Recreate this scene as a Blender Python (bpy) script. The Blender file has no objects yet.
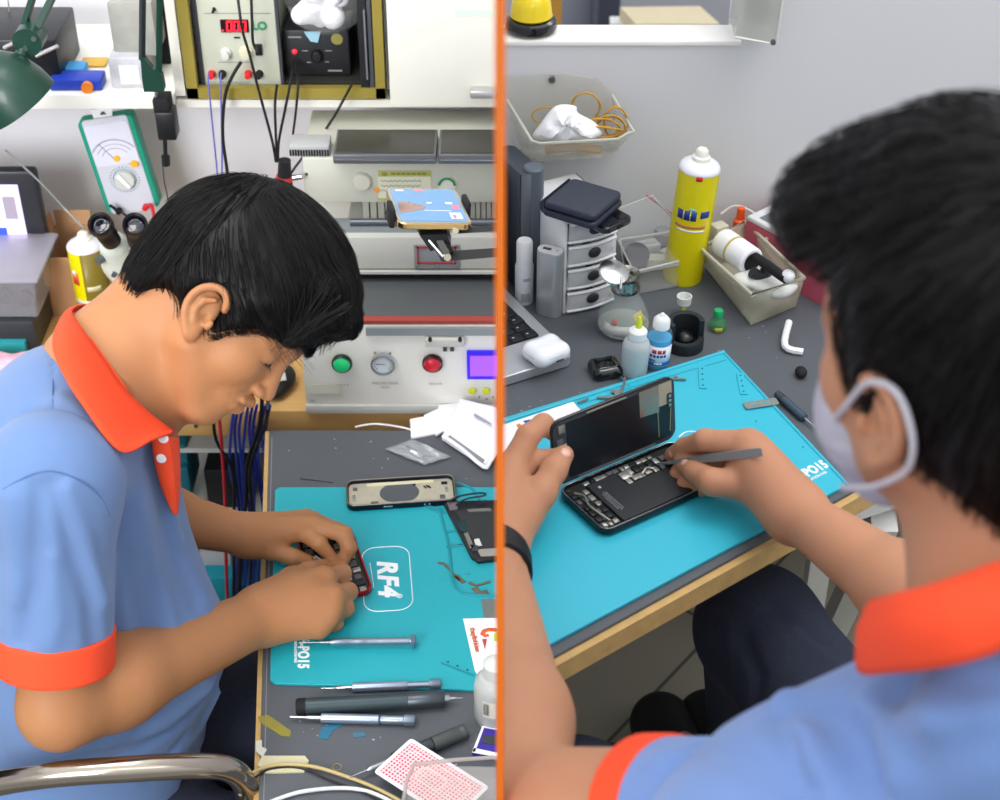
import bpy, bmesh, math, random
import numpy as np
from mathutils import Vector, Matrix, Euler
PI = math.pi
random.seed(7); np.random.seed(7)
SC = bpy.context.scene; COL = SC.collection
# ---------------------------------------------------------------- camera
CAMZ, PITCH, FPX = 2.10, math.radians(36), 1600.0
cp_, sp_ = math.cos(PITCH), math.sin(PITCH)
cam = bpy.data.cameras.new('camera'); cam.sensor_width = 36; cam.lens = FPX * 36 / 1000
camo = bpy.data.objects.new('camera', cam); COL.objects.link(camo)
camo.location = (0, 0, CAMZ); camo.rotation_euler = (PI/2 - PITCH, 0, 0)
cam.dof.use_dof = True; cam.dof.focus_distance = 1.86; cam.dof.aperture_fstop = (36*FPX/1000/1000)/0.0085
cam.clip_start = 0.05
SC.camera = camo
# a point of the photograph (1000x800) -> a place in the room
def ray(x, y):
    u = (x-500)/FPX; v = (400-y)/FPX
    return Vector((u, cp_+v*sp_, -sp_+v*cp_))
def dep(x, y, d): return Vector((0, 0, CAMZ)) + ray(x, y)*d
def onz(x, y, z): r = ray(x, y); return Vector((0, 0, CAMZ)) + r*((CAMZ-z)/-r.z)
def ony(x, y, Y): r = ray(x, y); return Vector((0, 0, CAMZ)) + r*(Y/r.y)
def pix(p):
    x, y, z = p; d = y*cp_ + (CAMZ-z)*sp_; u = y*sp_ - (CAMZ-z)*cp_
    return 500+FPX*x/d, 400-FPX*u/d, d
TL, TR = 0.75, 1.05            # worktop heights of the two bays
# ---------------------------------------------------------------- materials
def lin(c):
    if isinstance(c, str): c = tuple(int(c[i:i+2], 16)/255 for i in (0, 2, 4))
    return tuple(((v+0.055)/1.055)**2.4 if v > 0.04045 else v/12.92 for v in c) + (1,)
MATS = {}
def M(name, col='808080', rough=0.5, metal=0.0, trans=0.0, ior=1.45, bump=0.0, bscale=200, var=0.06, vscale=30, sss=0.0, emit=None, estr=0, coat=0.0, alpha=1.0, sheen=0.0, spec=0.5, stretch=None, col2=None):
    if name in MATS: return MATS[name]
    m = bpy.data.materials.new(name); m.use_nodes = True; nt = m.node_tree; b = nt.nodes['Principled BSDF']
    c = lin(col)
    b.inputs['Roughness'].default_value = rough; b.inputs['Metallic'].default_value = metal
    b.inputs['IOR'].default_value = ior; b.inputs['Transmission Weight'].default_value = trans
    b.inputs['Coat Weight'].default_value = coat; b.inputs['Alpha'].default_value = alpha
    b.inputs['Sheen Weight'].default_value = sheen; b.inputs['Specular IOR Level'].default_value = spec
    tc = nt.nodes.new('ShaderNodeTexCoord'); mp = nt.nodes.new('ShaderNodeMapping')
    nt.links.new(tc.outputs['Object'], mp.inputs['Vector'])
    if stretch: mp.inputs['Scale'].default_value = stretch
    n = nt.nodes.new('ShaderNodeTexNoise'); n.inputs['Scale'].default_value = vscale; n.inputs['Detail'].default_value = 4
    nt.links.new(mp.outputs[0], n.inputs['Vector'])
    mx = nt.nodes.new('ShaderNodeMix'); mx.data_type = 'RGBA'
    mx.inputs['A'].default_value = tuple(min(1, v*(1-var)) for v in c[:3])+(1,)
    mx.inputs['B'].default_value = lin(col2) if col2 else tuple(min(1, v*(1+var)) for v in c[:3])+(1,)
    nt.links.new(n.outputs['Fac'], mx.inputs['Factor']); nt.links.new(mx.outputs['Result'], b.inputs['Base Color'])
    if bump:
        n2 = nt.nodes.new('ShaderNodeTexNoise'); n2.inputs['Scale'].default_value = bscale; n2.inputs['Detail'].default_value = 3
        nt.links.new(mp.outputs[0], n2.inputs['Vector'])
        bp = nt.nodes.new('ShaderNodeBump'); bp.inputs['Strength'].default_value = bump; bp.inputs['Distance'].default_value = 0.002
        nt.links.new(n2.outputs['Fac'], bp.inputs['Height']); nt.links.new(bp.outputs['Normal'], b.inputs['Normal'])
    if sss:
        b.inputs['Subsurface Weight'].default_value = sss; b.inputs['Subsurface Radius'].default_value = (0.012, 0.005, 0.003); b.inputs['Subsurface Scale'].default_value = 1.0
    if emit:
        b.inputs['Emission Color'].default_value = lin(emit); b.inputs['Emission Strength'].default_value = estr
    MATS[name] = m; return m
# ---------------------------------------------------------------- objects
def tag(o, label=None, cat=None, group=None, kind=None):
    if label: o['label'] = label
    if cat: o['category'] = cat
    if group: o['group'] = group
    if kind: o['kind'] = kind
    return o
def thing(name, label, cat, loc=(0, 0, 0), rz=0, group=None, rot=None):
    o = bpy.data.objects.new(name, None); COL.objects.link(o); o.empty_display_size = 0.02
    o.location = loc; o.rotation_euler = rot if rot else (0, 0, rz)
    return tag(o, label, cat, group)
class B:
    """collects shapes in one bmesh; build() links them as one mesh object"""
    def __init__(s): s.bm = bmesh.new(); s.mi = 0; s.M = Matrix.Identity(4)
    def _xf(s, vs, m):
        for v in vs: v.co = s.M @ (m @ v.co)
    def _fin(s, vs, m=Matrix.Identity(4)):
        s._xf(vs, m)
        fs = {f for v in vs for f in v.link_faces}
        for f in fs: f.material_index = s.mi
        return s
    def box(s, c, d, rz=0, rot=None, bev=0, seg=2):
        g = bmesh.ops.create_cube(s.bm, size=1); vs = g['verts']
        for v in vs: v.co = Vector((v.co.x*d[0], v.co.y*d[1], v.co.z*d[2]))
        if bev:
            es = list({e for v in vs for e in v.link_edges})
            r = bmesh.ops.bevel(s.bm, geom=es, offset=bev, segments=seg, affect='EDGES', profile=0.5)
            vs = list({v for f in r['faces'] for v in f.verts} | {v for v in vs if v.is_valid})
            allf = set()
            st = list(vs); seen = set(vs)
            while st:
                v = st.pop()
                for e in v.link_edges:
                    o = e.other_vert(v)
                    if o not in seen: seen.add(o); st.append(o)
            vs = list(seen)
        R = (rot if rot is not None else Matrix.Rotation(rz, 3, 'Z')).to_4x4()
        return s._fin(vs, Matrix.Translation(c) @ R)
    def poly(s, pts, h, z=0, flip=False):
        """prism: outline pts (x,y) from z to z+h"""
        n = len(pts)
        a = [s.bm.verts.new((p[0], p[1], z)) for p in pts]; b = [s.bm.verts.new((p[0], p[1], z+h)) for p in pts]
        s.bm.faces.new(b); s.bm.faces.new(a[::-1])
        for i in range(n): s.bm.faces.new((a[i], a[(i+1) % n], b[(i+1) % n], b[i]))
        return s._fin(a+b)
    def hull(s, lo, hi):
        """two corresponding point loops joined and capped"""
        n = len(lo); a = [s.bm.verts.new(p) for p in lo]; b = [s.bm.verts.new(p) for p in hi]
        s.bm.faces.new(b); s.bm.faces.new(a[::-1])
        for i in range(n): s.bm.faces.new((a[i], a[(i+1) % n], b[(i+1) % n], b[i]))
        return s._fin(a+b)
    def loft(s, loops, cap=True, closed=True):
        R = [[s.bm.verts.new(p) for p in L] for L in loops]; n = len(R[0])
        for A, C in zip(R, R[1:]):
            for i in range(n if closed else n-1):
                s.bm.faces.new((A[i], A[(i+1) % n], C[(i+1) % n], C[i]))
        if cap and closed: s.bm.faces.new(R[-1]); s.bm.faces.new(R[0][::-1])
        return s._fin([v for L in R for v in L])
    def lathe(s, prof, n=32, c=(0, 0, 0), rot=None, cap=True):
        """profile of (r, z) turned about z"""
        loops = [[Vector((max(r, 1e-5)*math.cos(2*PI*i/n), max(r, 1e-5)*math.sin(2*PI*i/n), z)) for i in range(n)] for r, z in prof]
        m = Matrix.Translation(c) @ (rot.to_4x4() if rot is not None else Matrix.Identity(4))
        loops = [[m @ p for p in L] for L in loops]
        return s.loft(loops, cap)
    def cyl(s, a, b, r, r2=None, n=20):
        a, b = Vector(a), Vector(b); r2 = r if r2 is None else r2
        q = (b-a).to_track_quat('Z', 'Y').to_matrix().to_4x4(); L = (b-a).length
        return s.lathe([(r, 0), (r2, L)], n, a, q)
    def tube(s, pts, r, n=8, closed=False, smooth=0):
        pts = [Vector(p) for p in pts]
        if smooth: pts = spline(pts, smooth, closed)
        m = len(pts); rs = r if isinstance(r, (list, tuple)) else None
        if rs and len(rs) != m: rs = [np.interp(i/(m-1), np.linspace(0, 1, len(rs)), rs) for i in range(m)]
        up = Vector((0, 0, 1)); loops = []; prev = None
        for i, p in enumerate(pts):
            if closed: t = pts[(i+1) % m]-pts[i-1]
            else: t = pts[min(i+1, m-1)]-pts[max(i-1, 0)]
            if t.length < 1e-9: t = Vector((0, 0, 1))
            t.normalize()
            if prev is None:
                a = t.cross(up); a = t.cross(Vector((1, 0, 0))) if a.length < 0.1 else a
            else: a = prev - t*prev.dot(t); a = t.cross(up) if a.length < 1e-6 else a
            a.normalize(); prev = a; b2 = t.cross(a); rr = rs[i] if rs else r
            loops.append([p + (a*math.cos(2*PI*k/n)+b2*math.sin(2*PI*k/n))*rr for k in range(n)])
        if closed: loops.append(loops[0][:]); return s.loft(loops, False)
        return s.loft(loops)
    def sphere(s, c, r, n=16, rot=None):
        r = (r, r, r) if not isinstance(r, (tuple, list)) else r
        g = bmesh.ops.create_uvsphere(s.bm, u_segments=n*2, v_segments=n, radius=1)
        m = Matrix.Translation(c) @ (rot.to_4x4() if rot is not None else Matrix.Identity(4)) @ Matrix.Diagonal((*r, 1))
        return s._fin(g['verts'], m)
    def grid(s, f, nu, nv, closed_u=False):
        V = [[s.bm.verts.new(f(i/(nu if closed_u else nu-1), j/(nv-1))) for j in range(nv)] for i in range(nu)]
        for i in range(nu if closed_u else nu-1):
            for j in range(nv-1):
                s.bm.faces.new((V[i][j], V[(i+1) % nu][j], V[(i+1) % nu][j+1], V[i][j+1]))
        return s._fin([v for L in V for v in L])
    def build(s, name, mat, parent=None, world=False, smooth=True, bevel=0, seg=2, solid=0, sub=0, clipx=None, angle=40):
        bmesh.ops.recalc_face_normals(s.bm, faces=s.bm.faces)
        if clipx is not None:
            bmesh.ops.bisect_plane(s.bm, geom=s.bm.verts[:]+s.bm.edges[:]+s.bm.faces[:], plane_co=(clipx, 0, 0), plane_no=(1, 0, 0) if clipx < 0 else (-1, 0, 0), clear_outer=True)
            es = [e for e in s.bm.edges if e.is_boundary and all(abs(v.co.x-clipx) < 1e-6 for v in e.verts)]
            try: bmesh.ops.contextual_create(s.bm, geom=es)
            except Exception: pass
        me = bpy.data.meshes.new(name); s.bm.to_mesh(me); s.bm.free()
        o = bpy.data.objects.new(name, me); COL.objects.link(o)
        for m in (mat if isinstance(mat, (list, tuple)) else [mat]): me.materials.append(m)
        if parent is not None:
            o.parent = parent
            if world:
                pm = parent.matrix_basis.copy(); q = parent.parent
                while q is not None: pm = q.matrix_basis @ pm; q = q.parent
                o.matrix_basis = pm.inverted()
        if smooth:
            for p in me.polygons: p.use_smooth = True
            try: me.set_sharp_from_angle(angle=math.radians(angle))
            except Exception: pass
        if solid:
            d = o.modifiers.new('solid', 'SOLIDIFY'); d.thickness = solid; d.offset = 0
        if bevel:
            d = o.modifiers.new('bevel', 'BEVEL'); d.width = bevel; d.segments = seg; d.limit_method = 'ANGLE'; d.angle_limit = math.radians(50); d.harden_normals = False
        if sub:
            d = o.modifiers.new('sub', 'SUBSURF'); d.levels = d.render_levels = sub
        return o
def spline(pts, k=6, closed=False):
    pts = [Vector(p) for p in pts]; n = len(pts); out = []
    R = range(n if closed else n-1)
    for i in R:
        if closed: p0, p1, p2, p3 = pts[i-1], pts[i], pts[(i+1) % n], pts[(i+2) % n]
        else: p0, p1, p2, p3 = pts[max(i-1, 0)], pts[i], pts[i+1], pts[min(i+2, n-1)]
        for j in range(k):
            t = j/k
            out.append(0.5*((2*p1)+(p2-p0)*t+(2*p0-5*p1+4*p2-p3)*t*t+(3*p1-p0-3*p2+p3)*t**3))
    if not closed: out.append(pts[-1])
    return out
def rrect(w, h, r, n=5, cx=0, cy=0):
    out = []
    for (sx, sy, a0) in ((1, 1, 0), (-1, 1, 90), (-1, -1, 180), (1, -1, 270)):
        for k in range(n+1):
            a = math.radians(a0+90*k/n); out.append((cx+sx*(w/2-r)+r*math.cos(a), cy+sy*(h/2-r)+r*math.sin(a)))
    return out
def text(name, s, size, mat, parent, loc, rot=(0, 0, 0), ext=0.0002, shear=0, ax='CENTER', sx=1.0, bold=0, sp=1.0):
    c = bpy.data.curves.new(name, 'FONT'); c.body = s; c.size = size; c.extrude = ext; c.shear = shear; c.align_x = ax; c.align_y = 'CENTER'; c.offset = bold; c.resolution_u = 4; c.space_character = sp
    t = bpy.data.objects.new('tmp', c); COL.objects.link(t)
    dg = bpy.context.evaluated_depsgraph_get(); me = bpy.data.meshes.new_from_object(t.evaluated_get(dg))
    bpy.data.objects.remove(t); o = bpy.data.objects.new(name, me); COL.objects.link(o)
    me.materials.clear(); me.materials.append(mat); o.parent = parent; o.location = loc; o.rotation_euler = rot; o.scale = (sx, 1, 1)
    return o
def rzdir(a, b): return math.atan2(b[1]-a[1], b[0]-a[0])
def copytree(o, parent=None):
    c = o.copy(); COL.objects.link(c); c.parent = parent
    for ch in list(o.children): copytree(ch, c)
    return c
# ---------------------------------------------------------------- smooth implicit bodies
class SDF:
    """smooth union of tapered limbs and ellipsoids, turned into one continuous mesh"""
    def __init__(s): s.P = []
    def cone(s, a, b, ra, rb, k=0.012, op='+'): s.P.append(('c', np.array(a, float), np.array(b, float), ra, rb, k, op)); return s
    def chain(s, pts, rs, k=0.012, op='+'):
        for i in range(len(pts)-1): s.cone(pts[i], pts[i+1], rs[i], rs[i+1], k, op)
        return s
    def ell(s, c, r, R=None, k=0.015, op='+'):
        R = np.eye(3) if R is None else np.array(R, float); s.P.append(('e', np.array(c, float), R, np.array(r, float), None, k, op)); return s
    def crease(s, pts, w, d):
        """surface fold along a polyline: radius w, height d (negative = groove)"""
        s.P.append(('f', [np.array(p, float) for p in pts], w, d, None, 0, 'f')); return s
    def half(s, p, n, k=0.002):
        """keep only the side of the plane that n points away from"""
        n = np.array(Vector(n).normalized(), float); s.P.append(('h', np.array(p, float), n, 0, None, k, 'i')); return s
    def bs(s, p):
        if p[0] == 'c': return (p[1]+p[2])/2, np.linalg.norm(p[1]-p[2])/2+max(p[3], p[4])
        if p[0] == 'e': return p[1], max(p[3])
        if p[0] == 'h': return p[1], 100.0
        q = np.array(p[1]); c = q.mean(0); return c, np.linalg.norm(q-c, axis=1).max()+p[2]*2.5
    def ev(s, X, prims=None):
        f = np.full(len(X), 1.0, np.float32); X = X.astype(np.float32)
        for p in (prims if prims is not None else s.P):
            if p[0] == 'c':
                a, b = p[1].astype(np.float32), p[2].astype(np.float32); ba = b-a; L2 = max(float(ba@ba), 1e-10)
                t = np.clip(((X-a)@ba)/L2, 0, 1); d = X-a-t[:, None]*ba
                g = np.sqrt((d*d).sum(1))-(p[3]+(p[4]-p[3])*t)
            elif p[0] == 'e':
                q = (X-p[1].astype(np.float32))@p[2].astype(np.float32); r = p[3].astype(np.float32)
                k0 = np.sqrt(((q/r)**2).sum(1)); k1 = np.sqrt(((q/(r*r))**2).sum(1)); g = k0*(k0-1)/np.maximum(k1, 1e-6)
            elif p[0] == 'h':
                g = (X-p[1].astype(np.float32))@p[2].astype(np.float32)
            else:
                best = np.full(len(X), 1e3, np.float32)
                for a, b in zip(p[1], p[1][1:]):
                    a = a.astype(np.float32); ba = b.astype(np.float32)-a; t = np.clip(((X-a)@ba)/max(float(ba@ba), 1e-10), 0, 1)
                    d = X-a-t[:, None]*ba; best = np.minimum(best, (d*d).sum(1))
                f = f-p[3]*np.exp(-best/(p[2]**2)).astype(np.float32); continue
            k = p[5]
            if p[6] == '+':
                h = np.maximum(k-np.abs(f-g), 0)/k; f = np.minimum(f, g)-h*h*k/4
            elif p[6] == '-':
                g = -g; h = np.maximum(k-np.abs(f-g), 0)/k; f = np.maximum(f, g)+h*h*k/4
            else:
                h = np.maximum(k-np.abs(f-g), 0)/k; f = np.maximum(f, g)+h*h*k/4
        return f
    def grad(s, X, e=0.001):
        g = np.stack([s.ev(X+np.eye(3)[i]*e)-s.ev(X-np.eye(3)[i]*e) for i in range(3)], 1)
        return g/np.maximum(np.linalg.norm(g, axis=1)[:, None], 1e-9)
    def mesh(s, h, lo=None, hi=None):
        if lo is None:
            b = [s.bs(p) for p in s.P if p[6] == '+']; lo = np.min([c-r for c, r in b], 0)-0.02; hi = np.max([c+r for c, r in b], 0)+0.02
        lo, hi = np.array(lo, float), np.array(hi, float); Bk = 8
        nb = np.ceil((hi-lo)/(h*Bk)).astype(int); n = nb*Bk
        ii = np.stack(np.meshgrid(*[np.arange(k) for k in nb], indexing='ij'), -1).reshape(-1, 3)
        cen = lo+(ii+0.5)*Bk*h; fc = np.concatenate([s.ev(c) for c in np.array_split(cen, max(1, len(cen)//200000))])
        F = np.repeat(np.repeat(np.repeat(np.where(fc > 0, 1.0, -1.0).astype(np.float32).reshape(nb), Bk, 0), Bk, 1), Bk, 2)
        act = ii[np.abs(fc) < Bk*h*1.25]
        loc = np.stack(np.meshgrid(*[np.arange(Bk)]*3, indexing='ij'), -1).reshape(-1, 3)
        BS = [s.bs(p) for p in s.P]
        key = (act//4)@np.array([10000, 100, 1]); order = np.argsort(key, kind='stable'); act = act[order]; key = key[order]
        cuts = np.flatnonzero(np.diff(key))+1
        for ch in np.split(act, cuts):
            if not len(ch): continue
            idx = (ch[:, None, :]*Bk+loc[None]).reshape(-1, 3); X = lo+idx*h
            c = (X.min(0)+X.max(0))/2; r = np.linalg.norm(X.max(0)-c)
            pr = [p for p, (bc, br) in zip(s.P, BS) if np.linalg.norm(bc-c) < br+r+0.06]
            F[idx[:, 0], idx[:, 1], idx[:, 2]] = s.ev(X, pr) if pr else 1.0
        S = F < 0
        m = np.zeros(tuple(n-1), np.int8)
        for dx in (0, 1):
            for dy in (0, 1):
                for dz in (0, 1): m += S[dx:n[0]-1+dx, dy:n[1]-1+dy, dz:n[2]-1+dz]
        cells = np.argwhere((m > 0) & (m < 8)); vid = np.full(tuple(n-1), -1, np.int32); vid[tuple(cells.T)] = np.arange(len(cells))
        co = [(a, b, c) for a in (0, 1) for b in (0, 1) for c in (0, 1)]
        val = np.stack([F[cells[:, 0]+a, cells[:, 1]+b, cells[:, 2]+c] for a, b, c in co], 1)
        acc = np.zeros((len(cells), 3)); cnt = np.zeros(len(cells))
        for i in range(8):
            for j in range(i+1, 8):
                if sum(abs(co[i][q]-co[j][q]) for q in range(3)) != 1: continue
                x = (val[:, i] < 0) != (val[:, j] < 0); t = np.where(x, val[:, i]/np.where(x, val[:, i]-val[:, j], 1), 0)
                p = np.array(co[i])[None]+t[:, None]*(np.array(co[j])-np.array(co[i]))[None]
                acc += p*x[:, None]; cnt += x
        V = lo+(cells+acc/cnt[:, None])*h
        Q = []
        for ax in range(3):
            u, v = (ax+1) % 3, (ax+2) % 3
            sl = [slice(None)]*3; sl[ax] = slice(0, -1); s2 = [slice(None)]*3; s2[ax] = slice(1, None)
            E = np.argwhere(S[tuple(sl)] != S[tuple(s2)])
            E = E[(E[:, u] > 0) & (E[:, v] > 0) & (E[:, u] < n[u]-1) & (E[:, v] < n[v]-1)]
            sg = S[tuple(E.T)]
            def at(du, dv):
                q = E.copy(); q[:, u] -= du; q[:, v] -= dv; return vid[tuple(q.T)]
            q = np.stack([at(1, 1), at(0, 1), at(0, 0), at(1, 0)], 1); q[~sg] = q[~sg][:, ::-1]; Q.append(q)
        Q = np.concatenate(Q); Q = Q[(Q >= 0).all(1)]
        return V, Q
def npmesh(name, V, Q, mat, parent=None, clipx=None, world=True, smooth_it=0):
    me = bpy.data.meshes.new(name)
    me.vertices.add(len(V)); me.vertices.foreach_set('co', np.asarray(V, np.float32).ravel())
    k = Q.shape[1]; me.loops.add(Q.size); me.polygons.add(len(Q))
    me.loops.foreach_set('vertex_index', Q.astype(np.int32).ravel())
    me.polygons.foreach_set('loop_start', np.arange(0, Q.size, k, dtype=np.int32))
    me.update(calc_edges=True); me.validate()
    if clipx is not None or smooth_it:
        bm = bmesh.new(); bm.from_mesh(me)
        for _ in range(smooth_it): bmesh.ops.smooth_vert(bm, verts=bm.verts, factor=0.5, use_axis_x=True, use_axis_y=True, use_axis_z=True)
        if clipx is not None:
            bmesh.ops.bisect_plane(bm, geom=bm.verts[:]+bm.edges[:]+bm.faces[:], plane_co=(clipx, 0, 0), plane_no=(1, 0, 0) if clipx < 0 else (-1, 0, 0), clear_outer=True)
            bmesh.ops.holes_fill(bm, edges=[e for e in bm.edges if e.is_boundary])
        bm.to_mesh(me); bm.free()
    me.polygons.foreach_set('use_smooth', [True]*len(me.polygons)); me.materials.append(mat)
    o = bpy.data.objects.new(name, me); COL.objects.link(o)
    if parent is not None:
        o.parent = parent
        if world: o.matrix_basis = parent.matrix_basis.inverted()
    return o
# ---------------------------------------------------------------- palette
white_wall = M('white_wall_paint', 'DCDCE2', 0.8, bump=0.05, bscale=60, var=0.02)
grey_wall = M('grey_wall_paint', 'D6D6D8', 0.75, bump=0.05, bscale=50, var=0.03, vscale=6)
cream = M('cream_laminate', 'E9E7DC', 0.45, var=0.02)
gold = M('gold_trim', '9A8A3C', 0.45, metal=0.3)
orange_paint = M('orange_paint', 'EA7306', 0.5, var=0.02)
black = M('black_plastic', '16171A', 0.4); blackm = M('matt_black', '101114', 0.75); dgrey = M('dark_grey_plastic', '3A3D42', 0.5)
lgrey = M('light_grey_metal', 'C9CBC6', 0.45, var=0.03); mgrey = M('mid_grey_metal', '8F938F', 0.45, metal=0.2); white = M('white_plastic', 'EDEDEE', 0.35, var=0.02)
steel = M('steel', 'B9BBC0', 0.25, metal=0.9); dsteel = M('dark_steel', '6E747A', 0.32, metal=0.75); chrome = M('chrome', 'A89F92', 0.16, metal=1.0, var=0.2, vscale=12)
pine = M('pine_wood', 'D0A565', 0.6, bump=0.2, bscale=60, var=0.14, vscale=25, stretch=(1, 8, 1)); pine_edge = M('pine_edge', 'C9A468', 0.65, bump=0.3, var=0.25, vscale=60)
rubber = M('grey_rubber_top', '55595E', 0.55, bump=0.12, bscale=900, var=0.06, vscale=18); rubber_edge = M('dark_rubber', '3A3D42', 0.6, var=0.2)
teal = M('teal_silicone', '20A6B2', 0.5, bump=0.06, bscale=800, var=0.02, vscale=12); teal2 = M('cyan_silicone', '33B4CA', 0.42, bump=0.06, bscale=800, var=0.02, vscale=12)
print_white = M('white_print', 'F4F6F6', 0.5, var=0.0)
paper = M('white_paper', 'F1F1F3', 0.7, var=0.02)
red = M('red_plastic', 'D8222C', 0.35); blue = M('blue_plastic', '2438B8', 0.4)
clear = M('clear_plastic', 'E9ECEA', 0.12, alpha=0.12, var=0.01); frosted = M('frosted_plastic', 'DDDDD6', 0.4, alpha=0.55, var=0.02)
glass = M('glass', 'F2F6F4', 0.03, trans=1.0, ior=1.4, var=0.0)
screw = M('screw_metal', '9A9A98', 0.3, metal=1.0)
# ---------------------------------------------------------------- setting
def struct(name, b, m, **k): return tag(b.build(name, m, **k), kind='structure')
WL, WR = 2.30, 1.80          # back walls of the two bays
b = B(); b.box((-1.1, 1.3, -0.05), (2.2, 2.1, 0.1)); floor_l = M('floor_tiles_dark', '6F6A60', 0.5); struct('floor', b, floor_l)
def tile_mat():
    m = bpy.data.materials.new('floor_tiles'); m.use_nodes = True; nt = m.node_tree; bs = nt.nodes['Principled BSDF']; bs.inputs['Roughness'].default_value = 0.35
    tc = nt.nodes.new('ShaderNodeTexCoord'); mp = nt.nodes.new('ShaderNodeMapping'); mp.inputs['Rotation'].default_value = (0, 0, math.radians(38)); mp.inputs['Location'].default_value = (0.27, 0.12, 0)
    br = nt.nodes.new('ShaderNodeTexBrick'); br.offset = 0; br.inputs['Scale'].default_value = 1; br.inputs['Brick Width'].default_value = 0.6; br.inputs['Row Height'].default_value = 0.6; br.inputs['Mortar Size'].default_value = 0.003
    br.inputs['Color1'].default_value = lin('A9A594'); br.inputs['Color2'].default_value = lin('A39F8E'); br.inputs['Mortar'].default_value = lin('5E5A4C')
    nt.links.new(tc.outputs['Object'], mp.inputs[0]); nt.links.new(mp.outputs[0], br.inputs[0]); nt.links.new(br.outputs['Color'], bs.inputs['Base Color']); return m
b = B(); b.box((1.1, 1.2, 0.15), (2.194, 2.3, 0.3)); struct('floor', b, tile_mat())
b = B(); b.box((-1.1, WL+0.05, 1.3), (2.2, 0.1, 2.6)); struct('wall_back', b, white_wall)
b = B(); b.box((-2.2, 1.3, 1.3), (0.1, 2.2, 2.6)); struct('wall_left', b, white_wall)
b = B(); b.box((2.25, 1.2, 1.3), (0.1, 2.3, 2.6)); struct('wall_right', b, grey_wall)
# the board between the two bays, edge-on from here
b = B(); b.box((0, (0.76+WL)/2, 1.3), (0.004, WL-0.76, 2.6)); struct('wall_partition', b, white_wall)
b = B(); b.box((0, 0.755, 1.3), (0.0052, 0.01, 2.6)); struct('trim_1', b, orange_paint)
# right bay back wall: low to the left, full height to the right, with a white sill on top
zs = ony(620, 43, WR).z; SD = onz(620, 27, ony(620, 43, WR).z).y-WR; xe = ony(742, 40, WR).x
b = B(); b.box((xe/2+0.0015, WR+SD/2, (zs+.996)/2), (xe-0.003, SD, zs-1.003)); struct('wall_back', b, grey_wall)
b = B(); b.box((1.1, 2.37, 0.62), (2.194, 0.04, 0.64)); struct('wall_recess', b, grey_wall)
b = B(); b.box((1.1, 2.08, 0.985), (2.194, 0.56, 0.02)); struct('trim_3', b, grey_wall)
b = B(); b.box(((xe+2.2)/2, WR+0.06, 1.8), (2.2-xe, 0.12, 1.6)); struct('wall_back', b, grey_wall)
b = B(); b.box((xe/2+0.0015, WR+SD/2-.001, zs), (xe-0.003, SD+.003, 0.007), bev=0.002); struct('trim_2', b, M('white_sill', 'F1EFE9', 0.5))
b = B(); b.box((1.1, 4.3, 1.3), (2.194, 0.1, 2.6)); struct('wall_far', b, M('far_wall', 'B7B9C0', 0.8, var=0.05, vscale=3))
b = B(); b.box((1.1, 3.1, 0.05), (2.194, 2.3, 0.1)); struct('floor', b, M('far_floor', '8C8B88', 0.6))
# ---------------------------------------------------------------- light: ceiling panels of a shop, ambient world light, an added fill lamp behind the camera
w = bpy.data.worlds.new('world'); SC.world = w; w.use_nodes = True
w.node_tree.nodes['Background'].inputs[0].default_value = (0.95, 0.97, 1.0, 1)
_t = w.node_tree; _c = _t.nodes.new('ShaderNodeTexCoord'); _s = _t.nodes.new('ShaderNodeSeparateXYZ'); _m = _t.nodes.new('ShaderNodeMapRange')
_m.inputs['From Min'].default_value = -0.1; _m.inputs['From Max'].default_value = 0.9; _m.inputs['To Min'].default_value = 0.40; _m.inputs['To Max'].default_value = 1.5
_t.links.new(_c.outputs['Generated'], _s.inputs[0]); _t.links.new(_s.outputs['Z'], _m.inputs['Value']); _t.links.new(_m.outputs['Result'], _t.nodes['Background'].inputs[1])
def lamp(name, loc, rot, size, e, col=(1, 1, 1)):
    l = bpy.data.lights.new(name, 'AREA'); l.shape = 'RECTANGLE'; l.size, l.size_y = size; l.energy = e; l.color = col
    o = bpy.data.objects.new(name, l); COL.objects.link(o); o.location = loc; o.rotation_euler = rot; return o
lamp('ceiling_lamp', (-0.75, 1.35, 2.75), (0, 0, 0), (0.9, 0.9), 13, (1, 0.97, 0.92))
lamp('ceiling_lamp', (0.80, 1.45, 2.75), (0, 0, 0), (1.0, 0.6), 10, (0.97, 0.98, 1))
lamp('ceiling_lamp', (0.0, -0.4, 2.7), (math.radians(25), 0, 0), (1.6, 0.5), 4, (0.95, 0.98, 1))
lamp('ceiling_lamp', (1.0, 3.0, 2.7), (0, 0, 0), (1.2, 0.6), 8, (1, 1, 1))
wl_ = lamp('left_wall_fill', (-1.3, -0.5, 2.0), (math.radians(70), 0, math.radians(-12)), (1.0, 1.0), 8.5, (0.97, 0.98, 1)); wl_.data.spread = math.radians(65)  # unseen area lamp, added to brighten the left bay's back wall
SC.view_settings.view_transform = 'Standard'; SC.view_settings.look = 'None'; SC.view_settings.gamma = 1; SC.view_settings.use_curve_mapping = False
SC.view_settings.exposure = 0.3
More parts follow.
